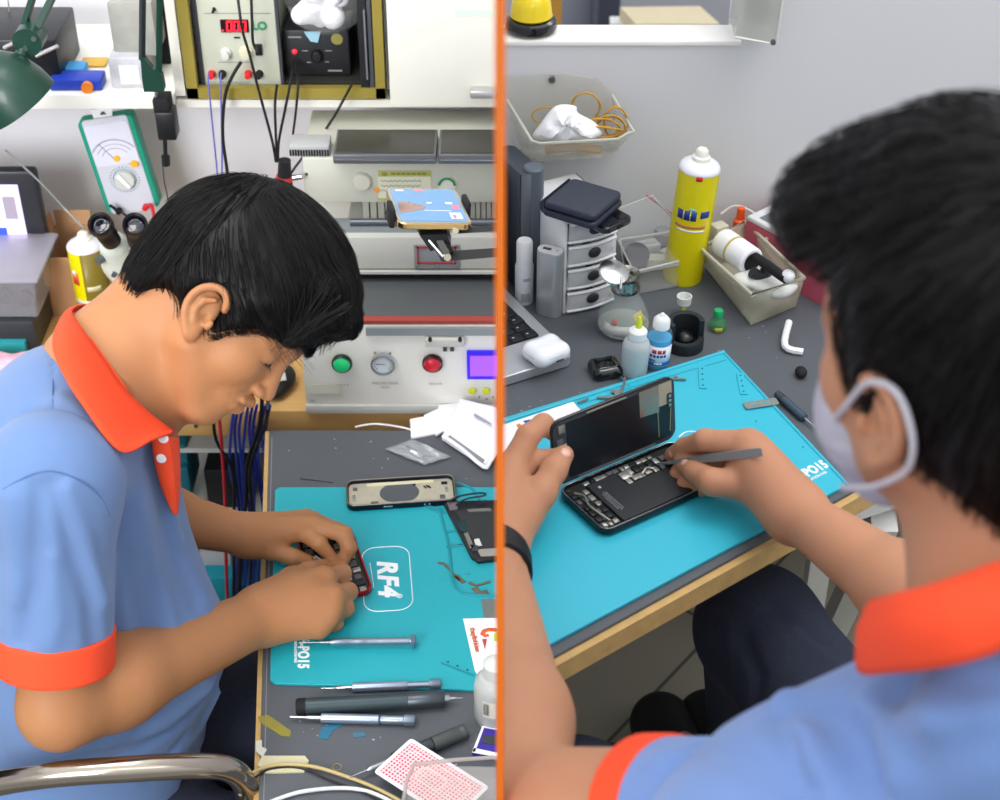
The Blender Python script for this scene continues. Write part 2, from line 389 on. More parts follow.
# ---------------------------------------------------------------- helpers that place by what the photo shows
def fbox(b, x0, y0, x1, y1, Y, D, bev=0, clip=None):
    """box whose front face stands upright at distance Y and spans the given outline; depth D"""
    ym = (y0+y1)/2; a = ony(x0, ym, Y).x; c = ony(x1, ym, Y).x; zt = ony(500, y0, Y).z; zb = ony(500, y1, Y).z
    if clip is not None: c = min(c, clip) if clip < 0 else c; a = max(a, clip) if clip > 0 else a
    b.box(((a+c)/2, Y+D/2, (zt+zb)/2), (c-a, D, zt-zb), bev=bev); return (a, c, zb, zt)
def fb(x, y, Y): return ony(x, y, Y)
def W(loc, rz=0, rot=None):
    return Matrix.Translation(loc) @ (rot.to_4x4() if rot is not None else Matrix.Rotation(rz, 4, 'Z'))
CLL, CLR = -0.0028, 0.0028
# ================================================================ LEFT BAY: what stands behind the worker
# -- pine worktop behind the desk, with its front edge
YB = onz(230, 411, TL).y; xr = onz(262, 430, TL).x
t = thing('pine_workbench', 'pine wooden workbench against the white wall carrying the lamination machine', 'workbench', (-0.6, 2.0, 0))
b = B(); b.box(((-1.1-0.003)/2, (YB+WL-.002)/2, TL-0.0225), (1.097, WL-YB-.002, 0.045), bev=0.002); b.build('top', pine, t, world=True)
for x in (-1.02, -0.06):
    b = B(); b.box((x, 2.2, (TL-0.044)/2), (0.05, 0.05, TL-0.046)); b.build('leg', pine, t, world=True)
for (x, y) in ((176, 421), (196, 426), (233, 418), (254, 427)):
    b = B(); p = ony(x, y, YB); b.cyl((p.x, YB-0.001, p.z), (p.x, YB+0.002, p.z), 0.003, n=10); b.build('screw', dsteel, t, world=True)
# -- shelf under the bench: white wire rack with parcels and cable bundles
YR = YB+0.02
t = thing('wire_rack', 'off white metal rack under the pine workbench', 'rack', (-0.45, YR, 0))
for z, nm in ((0.64, 'shelf'), (0.50, 'shelf'), (0.28, 'shelf')):
    b = B(); b.box((-0.52, YR+0.16, z), (0.62, 0.26, 0.008)); b.build(nm, lgrey, t, world=True)
for x in (-0.82, -0.50, -0.22):
    b = B(); b.box((x, YR+0.04, 0.345), (0.014, 0.014, 0.69)); b.build('post', lgrey, t, world=True)
b = B(); b.box((-0.52, YR+0.3, 0.345), (0.62, 0.004, 0.69)); b.build('back_panel', M('beige_board', 'A8A596', 0.7), t, world=True)
def crate(x0, y0, x1, y1, dY, col, label, nm='box', g=None, cat='box'):
    b = B(); fbox(b, x0, y0, x1, y1, YR+dY, 0.08, bev=0.003); o = b.build(nm, M('crate_'+col, col, 0.5), None); tag(o, label, cat, g); return o
crate(177, 445, 187, 464, 0.03, '1D6A78', 'small teal box on the upper rack shelf, nearest the orange placket')
crate(178, 468, 190, 498, 0.03, '1B6573', 'taller teal box standing below the small teal box on the rack')
crate(206, 470, 243, 508, 0.06, '17181B', 'black square box on the rack behind the far forearm', 'black_box')
crate(192, 575, 216, 604, 0.03, '178DA0', 'teal parcel low under the far forearm')
crate(200, 553, 232, 582, 0.05, 'B9BDC0', 'grey printed packet low under the far forearm', 'packet', cat='packet')
crate(205, 578, 236, 625, 0.02, '1590A4', 'bright teal parcel between the two forearms', 'parcel', cat='parcel')
crate(240, 585, 262, 640, 0.05, '2A8292', 'teal and white carton beside the desk leg', 'carton', cat='carton')
def cable(name, pts, r, m, label, g=None, n=8, sm=5, clip=None, cat='cable'):
    b = B(); b.tube(pts, r, n, smooth=sm); o = b.build(name, m, None, clipx=clip); return tag(o, label, cat, g)
blue_c = M('blue_cable', '2A3FA8', 0.4); red_c = M('red_cable', 'C02A38', 0.4); black_c = M('black_cable', '141417', 0.45)
YC = YB-0.03
for i in range(9):
    x = 233+i*4.4; pts = [ony(x+2, 405, YC+0.005*(i % 3)), ony(x-1+random.uniform(-2, 2), 430, YC+0.004*i), ony(x+random.uniform(-4, 4), 470, YC+0.01), ony(x+6+random.uniform(-3, 3), 515, YC+0.02), ony(x+4, 560, YC+0.03), ony(x, 640, YC+.03)]
    cable('network_cable', pts, 0.0022, blue_c, 'blue cable in the bundle hanging beside the desk edge', 'blue cable bundle')
cable('power_cable', [ony(218, 405, YC), ony(222, 450, YC), ony(225, 500, YC+.01), ony(226, 560, YC+.01), ony(229, 640, YC+.01)], 0.0026, red_c, 'red cable hanging from the pine workbench')
cable('power_cable', [ony(260, 330, YC-.02), ony(262, 400, YC-.03), ony(258, 430, YC-.01), ony(247, 465, YC), ony(246, 500, YC), ony(240, 560, YC), ony(238, 640, YC)], 0.003, black_c, 'black cable crossing the blue cable bundle')
cable('power_cable', [ony(213, 408, YC), ony(216, 440, YC), ony(232, 470, YC), ony(234, 520, YC+.01), ony(233, 640, YC+.01)], 0.0024, black_c, 'black cable left of the blue cable bundle')
cable('power_cable', [ony(266, 385, YB+.05), ony(268, 405, YC-.03), ony(264, 428, YC-.02), ony(250, 470, YC-.01), ony(252, 520, YC), ony(250, 600, YC)], 0.0026, black_c, 'looping black cable right beside the desk corner')
# -- wall cabinet with a gold trimmed opening
YK = 2.06
t = thing('wall_cabinet', 'cream wall cabinet with a gold trimmed open bay above the bench', 'cabinet', (-0.3, YK, 1.12))
zb = ony(300, 106, YK).z; zo0 = ony(300, 96, YK).z; ZT = 1.72
xa = ony(170, 50, YK).x; xo0 = ony(183, 50, YK).x; xo1 = ony(384, 50, YK).x
b = B(); b.box(((xa+CLL)/2, (YK+WL)/2, (zb+zo0)/2-0.004), (CLL-xa, WL-YK, zo0-zb-0.004)); b.build('bottom_panel', cream, t, world=True)
b = B(); b.box(((xa+xo0)/2-0.002, (YK+WL)/2, (zo0+ZT)/2), (xo0-xa-0.004, WL-YK, ZT-zo0)); b.build('side_panel', cream, t, world=True)
b = B(); b.box(((xo1+CLL)/2, (YK+WL)/2+0.01, (zo0+ZT)/2), (CLL-xo1, WL-YK-0.02, ZT-zo0)); b.build('side_panel', cream, t, world=True)
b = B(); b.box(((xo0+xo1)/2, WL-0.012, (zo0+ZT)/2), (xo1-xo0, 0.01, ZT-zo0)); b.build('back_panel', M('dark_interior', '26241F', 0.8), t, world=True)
xd = ony(388.5, 50, YK).x; b = B(); b.box(((xd+CLL)/2, YK+0.0, (zb+0.004+ZT)/2), (CLL-xd, 0.018, ZT-zb-0.004), bev=0.0015); dr = b.build('door', cream, t, world=True)
b = B(); x0 = ony(470, 90, YK).x; b.box(((x0+CLL)/2, YK-0.018, ony(470, 87, YK).z), (CLL-x0, 0.018, 0.012), bev=0.003); b.build('handle', M('brushed_alu', 'C9CAC8', 0.3, metal=0.7), dr, world=True)
b = B(); x0 = ony(455, 12, YK).x; b.box(((x0+CLL)/2, YK-0.0095, ony(470, 10, YK).z), (CLL-x0, 0.001, 0.009)); b.build('label_strip', M('pale_green_paper', 'CFE3D0', 0.6), dr, world=True)
b = B(); g = 0.0155
b.box(((xo0+xo1)/2, YK-0.003, zo0+g/2), (xo1-xo0, 0.012, g)); b.box((xo0+g/2, YK-0.003, (zo0+ZT)/2), (g, 0.012, ZT-zo0)); b.box((xo1-g*0.85/2, YK-0.003, (zo0+ZT)/2), (g*.85, 0.012, ZT-zo0)); b.build('gold_trim', gold, t, world=True)
zf = zo0+g      # floor level inside the bay
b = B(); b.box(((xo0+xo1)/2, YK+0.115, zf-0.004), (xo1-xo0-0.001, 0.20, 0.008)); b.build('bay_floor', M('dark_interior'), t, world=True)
# -- bench power supply with red digits
YP = YK+0.012
t = thing('power_supply', 'grey bench power supply with red digital readout in the cabinet bay', 'power supply', (ony(236, 50, YP).x, YP, zf))
b = B(); x0, x1, z0, z1 = fbox(b, 196, -40, 276, 86, YP, 0.17, bev=0.002); b.build('casing', M('psu_grey', 'BDC0AE', 0.5), t, world=True)
b = B(); fbox(b, 193, -44, 198, 87, YP-0.002, 0.012); fbox(b, 276, -44, 278.5, 87, YP-0.002, 0.012); fbox(b, 193, 85.5, 278.5, 88, YP-0.002, 0.012); b.build('bezel', dgrey, t, world=True)
b = B(); fbox(b, 220.5, 20, 248.5, 32.5, YP-0.002, 0.002); sc = b.build('display', M('display_dark', '2A0508', 0.3), t, world=True)
led = M('red_led', 'FF2838', 0.4, emit='FF1E30', estr=1.6)
b = B()
seg7 = {'0': 'abcdef', '1': 'bc', '2': 'abged', '8': 'abcdefg', '.': ''}
p0 = ony(224, 21.5, YP-0.004); sxy = (ony(225, 21, YP-.004).x-ony(224, 21, YP-.004).x); szy = (ony(224, 21, YP-.004).z-ony(224, 22, YP-.004).z)
for i, ch in enumerate('0.00'):
    pass
for i, ch in enumerate('000'):
    ox = 227+i*7; w_, h_ = 4.5, 9
    L = {'a': (0, 0, w_, 0), 'b': (w_, 0, w_, h_/2), 'c': (w_, h_/2, w_, h_), 'd': (0, h_, w_, h_), 'e': (0, h_/2, 0, h_), 'f': (0, 0, 0, h_/2), 'g': (0, h_/2, w_, h_/2)}
    for s_ in seg7[ch]:
        x, y, X, Y_ = L[s_]; fbox(b, ox+min(x, X)-.7, 22+min(y, Y_)-.6, ox+max(x, X)+.7, 22+max(y, Y_)+.6, YP-0.003, 0.001)
b.build('digit', led, sc, world=True)
b = B(); fbox(b, 222, 30, 223.6, 31.6, YP-0.003, 0.001); b.build('decimal_point', led, sc, world=True)
text('lettering', 'LO', 0.016, M('green_print', '3E8F63', 0.5), t, tuple(Matrix(t.matrix_basis).inverted() @ Vector((ony(259.5, 26, YP).x, YP-0.001, ony(259.5, 26, YP).z))), (PI/2, 0, 0), bold=.0009)
for (x, y, r, m, nm) in ((226, 53, 0.0065, lgrey, 'knob'), (246, 52, 0.008, M('ivory_plastic', 'CFCBAE', 0.5), 'knob'), (212, 73.5, 0.0045, red, 'terminal'), (222.5, 73.5, 0.0045, blackm, 'terminal'), (248.5, 73.5, 0.0045, red, 'terminal'), (259.5, 73.5, 0.0045, blackm, 'terminal'), (214, 9, 0.002, blackm, 'terminal')):
    p = ony(x, y, YP); b = B(); b.lathe([(r*1.25, 0), (r*1.2, 0.003), (r, 0.004), (r*.85, 0.012), (0, 0.0125)], 18, p, Matrix.Rotation(PI/2, 3, 'X')); b.build(nm, m, t, world=True)
b = B(); fbox(b, 255, 45, 262, 56, YP-0.004, 0.006, bev=0.001); fbox(b, 234, 37, 240, 38.6, YP-0.001, 0.001); b.build('switch', blackm, t, world=True)
b = B(); fbox(b, 204, 13, 271, 13.8, YP-0.0006, 0.001); fbox(b, 218, 62, 252, 62.7, YP-0.0006, 0.001); fbox(b, 206, 82, 250, 82.6, YP-0.0006, 0.001); b.build('panel_line', mgrey, t, world=True)
# -- soldering station
YS = YK+0.03
t = thing('soldering_station', 'black soldering station with a red light in the cabinet bay', 'soldering station', (ony(316, 70, YS).x, YS, zf))
b = B(); fbox(b, 284, 30, 350, 76, YS, 0.13, bev=0.004); b.build('casing', M('station_black', '1D1E22', 0.5), t, world=True)
b = B(); p = ony(294.5, 51.5, YS); b.sphere(p, 0.0035, 8); b.build('indicator_light', led, t, world=True)
b = B(); p = ony(317, 55, YS); b.lathe([(0.009, 0), (0.008, 0.008), (0.006, 0.01), (0, 0.0105)], 20, p, Matrix.Rotation(PI/2, 3, 'X')); b.build('knob', black, t, world=True)
b = B(); p = ony(337, 39, YS); b.lathe([(0.0085, 0), (0.008, 0.0012), (0, 0.0015)], 20, p, Matrix.Rotation(PI/2, 3, 'X')); b.build('round_sticker', M('olive_sticker', '8F8A45', 0.6), t, world=True)
b = B()
for (x, y, X, Y_) in ((288, 36.5, 301, 38), (328, 70, 342, 71.5), (302, 50.5, 308, 51.3), (325, 50.5, 332, 51.3), (307, 62, 311, 62.8), (325, 61.5, 329, 62.5)): fbox(b, x, y, X, Y_, YS-0.0005, 0.001)
b.build('print_line', mgrey, t, world=True)
# -- bowl of cotton wool on the station
zt_ = ony(316, 30, YS).z; pc = Vector((ony(330, 25, YS+.04).x, YS+0.012, zt_))
t = thing('plastic_bowl', 'clear bowl on top of the black soldering station', 'bowl', pc)
b = B(); b.lathe([(0.030, 0.0), (0.046, 0.012), (0.056, 0.04), (0.0575, 0.042), (0.047, 0.0135), (0.028, 0.002)], 32, pc, cap=False); b.build('bowl_body', clear, t, world=True)
s = SDF()
for i in range(34):
    a = random.uniform(0, 2*PI); r = random.uniform(0, 0.034); s.ell(pc+Vector((r*math.cos(a)-0.006, r*math.sin(a)-0.012, 0.012+random.uniform(0, 0.05))), [random.uniform(0.009, 0.016)]*3, k=0.005)
V, Q = s.mesh(0.0022); cw = M('cotton_wool', 'EDEDF0', 0.95, bump=0.7, bscale=180, var=0.04, vscale=80)
tag(npmesh('cotton_wool', V, Q, cw), 'white cotton wool heaped in the clear bowl in the cabinet', 'cotton wool')
b = B(); q = ony(313, 38, YS-.003); b.hull([(q.x-.012, q.y, q.z+.009), (q.x+.011, q.y, q.z+.009), (q.x+.006, q.y, q.z-.007), (q.x-.004, q.y, q.z-.005)], [(q.x-.012, q.y+.002, q.z+.009), (q.x+.011, q.y+.002, q.z+.009), (q.x+.006, q.y+.002, q.z-.007), (q.x-.004, q.y+.002, q.z-.005)]); tag(b.build('paper_scrap', M('light_blue_paper', '9CC9D8', 0.6), None), 'light blue paper scrap tucked under the cotton bowl', 'paper scrap')
# -- folders standing at the right of the bay
for (x0, x1, y1, c, lab) in ((357, 366, 90, '202125', 'dark grey folder standing in the cabinet bay beside the soldering station'), (366.5, 371, 88, '4A4C52', 'slim grey folder with a silver strip between the dark folders'), (371.5, 376, 87, '141518', 'thin black folder against the right side of the cabinet bay')):
    b = B(); fbox(b, x0, -60, x1, y1, YK-0.006, 0.15, bev=0.001); o = b.build('folder', M('folder_'+c, c, 0.4), None); tag(o, lab, 'folder')
b = B(); fbox(b, 364.6, 10, 366.4, 80, YK-0.012, 0.006); tag(b.build('metal_ruler', steel, None), 'silver metal strip leaning on the dark folders', 'ruler')
# -- cables out of the bay
YV = YK-0.03
def vc(pts, r, m, lab, nm='power_cable', g=None): return cable(nm, [ony(x, y, Y) for x, y, Y in pts], r, m, lab, g)
vc([(209, 73, YP-.012), (208.5, 82, YK-.03), (212, 120, YV), (215, 150, YV), (217, 170, YV), (219, 200, YV)], 0.0012, M('violet_cable', '5E5CB0', 0.4), 'thin violet lead from the red terminal of the power supply', 'test_lead')
vc([(221, 73, YP-.012), (220.5, 82, YK-.03), (221.5, 120, YV), (222, 150, YV), (222, 170, YV), (223, 200, YV)], 0.0012, M('violet_cable'), 'thin violet lead from the black terminal of the power supply', 'test_lead')
vc([(237, -10, YK-.02), (240, 15, YK-.03), (243, 33, YK-.03), (247, 46, YK-.03), (251, 60, YK-.03), (256, 80, YK-.03), (264, 110, YV), (272, 140, YV), (276, 162, YV)], 0.0019, black_c, 'black cable running down past the red digits of the power supply')
vc([(241, 62, YK-.03), (233, 75, YK-.03), (226, 92, YV), (223, 115, YV), (223, 140, YV), (227, 170, YV), (230, 200, YV)], 0.0024, black_c, 'thick black cable from the ivory knob down behind the dark hair')
vc([(251, -10, YK-.02), (252, 20, YK-.03), (253, 42, YK-.03), (257, 51, YP-.01)], 0.002, black_c, 'short black cable plugged into the black switch of the power supply')
vc([(277, 85, YK-.03), (275, 105, YV), (276, 140, YV), (277, 162, YV)], 0.0019, black_c, 'black cable between the power supply and the soldering station')
vc([(294, 60, YS-.01), (290, 85, YK-.03), (285, 110, YV), (279, 140, YV), (278, 162, YV)], 0.0019, black_c, 'black cable from the left socket of the soldering station')
vc([(297, 62, YS-.01), (298, 85, YK-.03), (296, 110, YV), (293, 134, YV+.02)], 0.0017, black_c, 'black cable from the soldering station to the small grey box')
vc([(352, 84, YK-.03), (345, 97, YK-.03), (335, 115, YV), (324, 132, YV+.02)], 0.0019, black_c, 'black cable slanting from the folders down to the trays')
# -- open shelf left of the cabinet
YH = 2.05; zs1 = ony(100, 95, YH).z; zs0 = ony(100, 109, YH).z
b = B(); b.box(((-1.1+xa)/2, (YH+WL)/2, (zs0+zs1)/2), (xa+1.1-0.002, WL-YH, zs1-zs0), bev=0.001); tag(b.build('wall_shelf', M('shelf_white', 'EFEEE6', 0.5), None), 'long white wall shelf left of the cream cabinet', 'shelf')
b = B(); x_r = ony(58, 60, YH+.03).x; z_t = ony(58, 40, YH+.03).z; b.box((x_r-.10, YH+.09, (zs1+z_t)/2), (.20, .12, z_t-zs1), bev=.003); o = b.build('speaker_box', black, None); tag(o, 'black box with a silver rail on the shelf behind the green lamp', 'box')
b = B(); b.tube([ony(4, 48, YH+.02), ony(24, 38, YH+.02)], 0.003); b.tube([ony(36, 56, YH+.02), ony(58, 46, YH+.02)], 0.003); b.build('silver_rail', steel, o)
def shelfbox(name, x0, y0, x1, Y, D, m, lab, cat, rz=0, y1=96, bev=0.003):
    x = ony((x0+x1)/2, y1, Y).x; w_ = ony(x1, y1, Y).x-ony(x0, y1, Y).x; h = ony(x0, y0, Y).z-zs1
    b = B(); b.box((x, Y+D/2, zs1+h/2), (w_, D, h), rz=rz, bev=bev); return tag(b.build(name, m, None), lab, cat)
shelfbox('packet', 51, 80, 103, YH+.012, .035, M('pack_blue', '1F3FB4', 0.4), 'dark blue packet lying flat on the white wall shelf', 'packet')
o = shelfbox('packet', 62, 69, 88, YH+.055, .03, M('pack_cyan', '3D9AD8', 0.4), 'light blue packet behind the dark blue packet on the shelf', 'packet')
shelfbox('packet', 84, 65, 110, YH+.09, .03, M('pack_yellow', 'E2B64A', 0.5), 'yellow packet behind the blue packets on the shelf', 'packet')
b = B(); p = ony(87, 90, YH+.004); b.cyl((p.x, YH+.004, zs1+.008), (p.x, YH+.011, zs1+.008), 0.008); tag(b.build('orange_disc', M('orange_cap', 'F08A2A', 0.4), None), 'small orange round cap in front of the blue packet on the shelf', 'cap')
t = thing('heat_gun_station', 'worn grey machine with a white panel on the shelf behind the lamp arm', 'machine', (ony(130, 90, YH).x, YH, zs1))
o = shelfbox('lower_body', 113, 58, 148, YH+.02, .1, M('scuffed_grey', 'B8B8BE', 0.5, var=0.3, vscale=50), None, None); o.parent = t; o.matrix_basis = t.matrix_basis.inverted()
b = B(); x0, x1, z0, z1 = fbox(b, 110, 2, 155, 57, YH+.04, 0.1, bev=0.005); o = b.build('upper_body', M('aged_grey', '9A9A92', 0.6, var=0.25, vscale=40), t, world=True)
b = B(); fbox(b, 120, 66, 139, 84, YH+.019, 0.002); b.build('panel', paper, t, world=True)
b = B(); fbox(b, 150, 30, 171, 93, YH+.1, 0.06, bev=0.003); o = b.build('black_adapter', blackm, None); o.location.z = zs1-min(v.co.z for v in o.data.vertices); tag(o, 'black box on the shelf in the shade beside the cabinet', 'box')
# -- two dark green clamp lamps
lg = M('lamp_green', '0B3629', 0.4, coat=0.1, var=0.04)
t = thing('desk_lamp', 'dark green swing arm lamp with a bell shade at the left edge', 'lamp', ony(20, 100, 1.93))
A0 = ony(70, -40, 1.98); A1 = ony(33, 38, 1.95); 
b = B(); b.tube([A0, A1], 0.0055, 4); b.build('arm', lg, t, world=True)
b = B(); b.tube([A0+Vector((-.028, 0, .01)), A1+Vector((-.016, .01, .004))], 0.005, 4); b.build('arm', lg, t, world=True)
b = B(); b.cyl(A1+Vector((-.004, -.016, 0)), A1+Vector((-.004, .016, 0)), 0.019, n=24); b.build('joint', lg, t, world=True)
b = B()
for dx in (-.007, .006): b.cyl(A1+Vector((dx, -.018, dx)), A1+Vector((dx, -.0155, dx)), 0.0035, n=12)
b.build('screw', screw, t, world=True)
b = B(); b.tube([A1+Vector((-.01, 0, -.005)), ony(20, 58, 1.93), ony(16, 66, 1.92)], 0.008, 12); b.build('neck', lg, t, world=True)
cS = ony(10, 92, 1.91); rot = Matrix.Rotation(math.radians(-32), 3, 'Y')
b = B(); b.lathe([(0.012, 0.052), (0.026, 0.048), (0.043, 0.028), (0.051, 0.0), (0.053, -0.022), (0.0515, -0.022), (0.049, 0.0), (0.041, 0.026), (0.02, 0.044)], 40, cS, rot, cap=False); b.build('lamp_shade', lg, t, world=True)
b = B(); b.sphere(cS+Vector((0, 0, 0)), 0.02, 12); b.build('bulb', M('lamp_bulb', 'F1EFE4', 0.3), t, world=True)
t = thing('desk_lamp', 'dark green lamp bracket with twin upright arms clamped in front of the cabinet', 'lamp', ony(160, 100, YH-.03))
b = B(); b.tube([ony(143, -30, YH-.05), ony(142, 60, YH-.05)], 0.0045, 4); b.build('arm', M('lamp_dark', '20282A', 0.4), t, world=True)
b = B(); b.tube([ony(160, -30, YH-.05), ony(159, 80, YH-.05)], 0.0042, 4); b.build('arm', lg, t, world=True)
b = B(); P_ = [(140, 55), (145, 60), (152, 69), (157, 70), (162, 76), (164.5, 90), (163, 92), (144, 92), (142, 80)]
b.hull([ony(x, y, YH-.055) for x, y in P_], [ony(x, y, YH-.055)+Vector((0, .012, 0)) for x, y in P_]); b.build('bracket', lg, t, world=True)
b = B(); b.box(((ony(157, 96, YH).x+ony(175, 96, YH).x)/2, YH-.025, ony(165, 104, YH-.03).z), (0.022, 0.03, 0.022), bev=.002); b.build('clamp_jaw', blackm, t, world=True)
b = B(); fbox(b, 156, 113, 175, 141, YH-.045, 0.03, bev=.003); b.build('clamp_body', black, t, world=True)
b = B(); b.cyl(ony(165, 140, YH-.03), ony(165.5, 158, YH-.03), 0.003, n=10); b.cyl(ony(165.5, 156, YH-.03), ony(166, 165, YH-.03), 0.006, n=14); b.build('clamp_screw', black, t, world=True)
b = B(); b.cyl(ony(157, 96, YH-.03)+Vector((0, 0, .01)), ony(157, 112, YH-.03), 0.003, n=10); b.build('bolt', steel, t, world=True)
cable('thin_wire', [ony(162, 155, YH-.03), ony(164, 180, YH-.03), ony(168, 200, YH-.02), ony(172, 240, YH)], 0.0009, dgrey, 'thin grey wire hanging below the lamp clamp')
cable('thin_wire', [ony(5, 150, 2.1), ony(40, 182, 2.1), ony(66, 210, 2.1), ony(84, 228, 2.08)], 0.0016, mgrey, 'grey wire slanting across the wall above the monitor')
cable('thin_wire', [ony(8, 0, 2.18), ony(9, 15, 2.18), ony(6, 28, 2.18)], 0.001, mgrey, 'grey wire loop hanging in the top left corner')
cable('thin_wire', [ony(27, -6, 2.2), ony(31, 12, 2.2), ony(36, 24, 2.15)], 0.001, mgrey, 'grey wire running behind the green lamp joint')
# -- analogue multimeter hung on the wall
mp = [(84, 119), (139, 111), (158, 202), (102, 211)]; YM = 2.18
pm_ = sum((ony(x, y, YM) for x, y in mp), Vector())/4
ex = (ony(139, 111, YM)-ony(84, 119, YM)); ex.normalize(); ez = (ony(84, 119, YM)-ony(102, 211, YM)); ez = (ez-ex*ez.dot(ex)).normalized(); ey = ex.cross(ez)   # into the wall -> screen normal
Rm = Matrix((ex, ez, ex.cross(ez))).transposed()
w_, h_ = (ony(139, 111, YM)-ony(84, 119, YM)).length, (ony(84, 119, YM)-ony(102, 211, YM)).length
t = thing('multimeter', 'analogue multimeter with green sides hanging tilted on the wall under the shelf', 'multimeter', pm_); t.rotation_euler = Rm.to_euler()
gm = M('meter_green', '12957B', 0.4)
b = B(); b.poly(rrect(w_, h_, 0.008), 0.024, -0.012); b.build('casing', gm, t, bevel=.002)
b = B(); b.poly(rrect(w_*0.82, h_*1.02, 0.005), 0.003, 0.0105); b.build('face_plate', M('meter_face', 'C9CBD6', 0.4), t)
b = B(); b.poly(rrect(w_*0.80, h_*0.44, 0.006, cy=h_*0.24), 0.002, 0.0135); dl = b.build('dial', M('dial_white', 'DDDDEC', 0.2, coat=0.5), t)
b = B()
for r_, t0 in ((0.036, 0.0011), (0.029, 0.0008), (0.022, 0.0008)):
    b.tube([(r_*1.05*math.sin(a), h_*0.055+r_*math.cos(a), 0.0157) for a in np.linspace(-1.0, 1.0, 17)], t0*0.5, 4)
for a in np.linspace(-1, 1, 21): b.tube([(0.036*1.05*math.sin(a), h_*.055+.036*math.cos(a), .0157), (0.0385*1.05*math.sin(a), h_*.055+.0385*math.cos(a), .0157)], 0.0003, 4)
b.build('scale_marks', M('scale_ink', '7A6A86', 0.5), dl)
b = B(); b.tube([(0, h_*0.055, .016), (-.02, h_*.055+.033, .016)], 0.0004, 4); b.build('needle', black, dl)
b = B(); b.lathe([(0.016, 0), (0.0155, 0.005), (0.0145, 0.006), (0, 0.0062)], 32, (0.002, -h_*0.15, 0.0135)); kn = b.build('selector_knob', lgrey, t)
b = B(); b.box((0.002, -h_*.15, 0.0215), (0.007, 0.027, 0.004), rz=0.5, bev=.001); b.build('pointer', white, kn)
b = B(); b.tube([(0.002+0.0175*math.cos(a), -h_*.15+0.0175*math.sin(a), .0138) for a in np.linspace(0, 2*PI, 28)[:-1]], 0.0006, 4, closed=True); b.build('knob_ring', M('teal_ink', '2F8F97', 0.5), t)
ye = M('yellow_button', 'F1B51E', 0.4)
for (x, y, r) in ((0.001, 0.0135, 0.005), (0.0245, 0.001, 0.006)):
    b = B(); b.lathe([(r, 0), (r*.95, 0.004), (0, 0.0045)], 20, (x, y, 0.0135)); b.build('button', ye, t)
b = B()
for i in range(26):
    a = 2*PI*i/26; b.box((0.002+0.022*math.cos(a), -h_*.15+0.021*math.sin(a), 0.0138), (0.0028, 0.0011, 0.0004))
b.build('range_marks', M('scale_ink'), t)
b = B(); b.box((0.019, 0.015, 0.0139), (0.012, 0.0015, 0.0004)); b.box((.013, .004, .0139), (.012, .0013, .0004), rz=-.6); b.build('red_marks', red, t)
b = B(); b.poly([(-.017, h_/2-.001), (.011, h_/2-.001), (.016, h_/2+.014), (-.018, h_/2+.014)], 0.002, 0.004); b.build('hanging_tab', white, t); b = B(); b.poly([(-.006, h_/2+.004), (.004, h_/2+.004), (.001, h_/2+.009), (-.003, h_/2+.009)], 0.0005, 0.0061); b.build('tab_print', dgrey, t)
for nm, x, m, lab, e in (('test_probe', -0.021, blackm, 'black probe lead plugged into the multimeter', [(110, 205), (135, 222), (150, 238)]), ('test_probe', 0.021, red, 'red probe lead plugged into the multimeter', [(151, 205), (155, 220), (160, 240)])):
    q = t.matrix_basis @ Vector((x, -h_/2+.006, .016)); b = B(); b.lathe([(0.0048, 0), (0.0045, .008), (0, .0085)], 14, q, Rm); o = b.build('plug', m, None)
    pts = [q+Vector((0, -.008, 0))]+[ony(X, Y_, YM-.03) for X, Y_ in e]; b = B(); b.tube(pts, 0.0028 if x > 0 else .0018, 8, smooth=4); c_ = b.build('lead', m, None); e_ = thing(nm, lab, 'probe', q); 
    for z_ in (o, c_): z_.parent = e_; z_.matrix_basis = e_.matrix_basis.inverted()
# -- monitor at the left edge
YN = 2.12; t = thing('monitor', 'black monitor with a lilac screen cut by the left edge', 'monitor', (ony(20, 260, YN).x, YN, TL))
x0 = ony(46, 220, YN).x; z1 = ony(30, 168, YN).z; z0 = ony(30, 275, YN).z
b = B(); b.box((x0-.14, YN, (z0+z1)/2), (0.28, 0.022, z1-z0), bev=.006); b.build('casing', M('monitor_black', '2A2A30', 0.35), t, world=True)
x2 = ony(27, 220, YN).x; b = B(); b.box((x2-.11, YN-.0118, (ony(20, 181, YN).z+ony(20, 268, YN).z)/2), (0.22, 0.001, ony(20, 181, YN).z-ony(20, 268, YN).z)); scn = b.build('screen', M('lit_screen', 'CFC3EC', 0.2, emit='CFC3EC', estr=0.55), t, world=True)
b = B(); fbox(b, -8, 228, 9.5, 260, YN-.0135, 0.001); b.build('screen_window', M('lit_blue', '3350C8', 0.3, emit='2F4CC8', estr=0.5), scn, world=True)
b = B(); fbox(b, -8, 262, 9, 268, YN-.0135, 0.001); b.build('screen_bar', M('lit_pink', 'E86AA8', 0.3, emit='E8509A', estr=0.5), scn, world=True)
b = B(); fbox(b, 4, 197, 16, 219, YN-.0135, 0.001); b.build('screen_shadow', M('lit_grey', '9A8E9E', 0.3, emit='887C90', estr=0.3), scn, world=True)
b = B(); b.box((x0-.14, YN+.01, (TL+z0)/2), (0.05, 0.03, z0-TL+.02)); b.box((x0-.14, YN+.02, TL+.006), (0.16, 0.12, .012)); b.build('stand', dgrey, t, world=True)
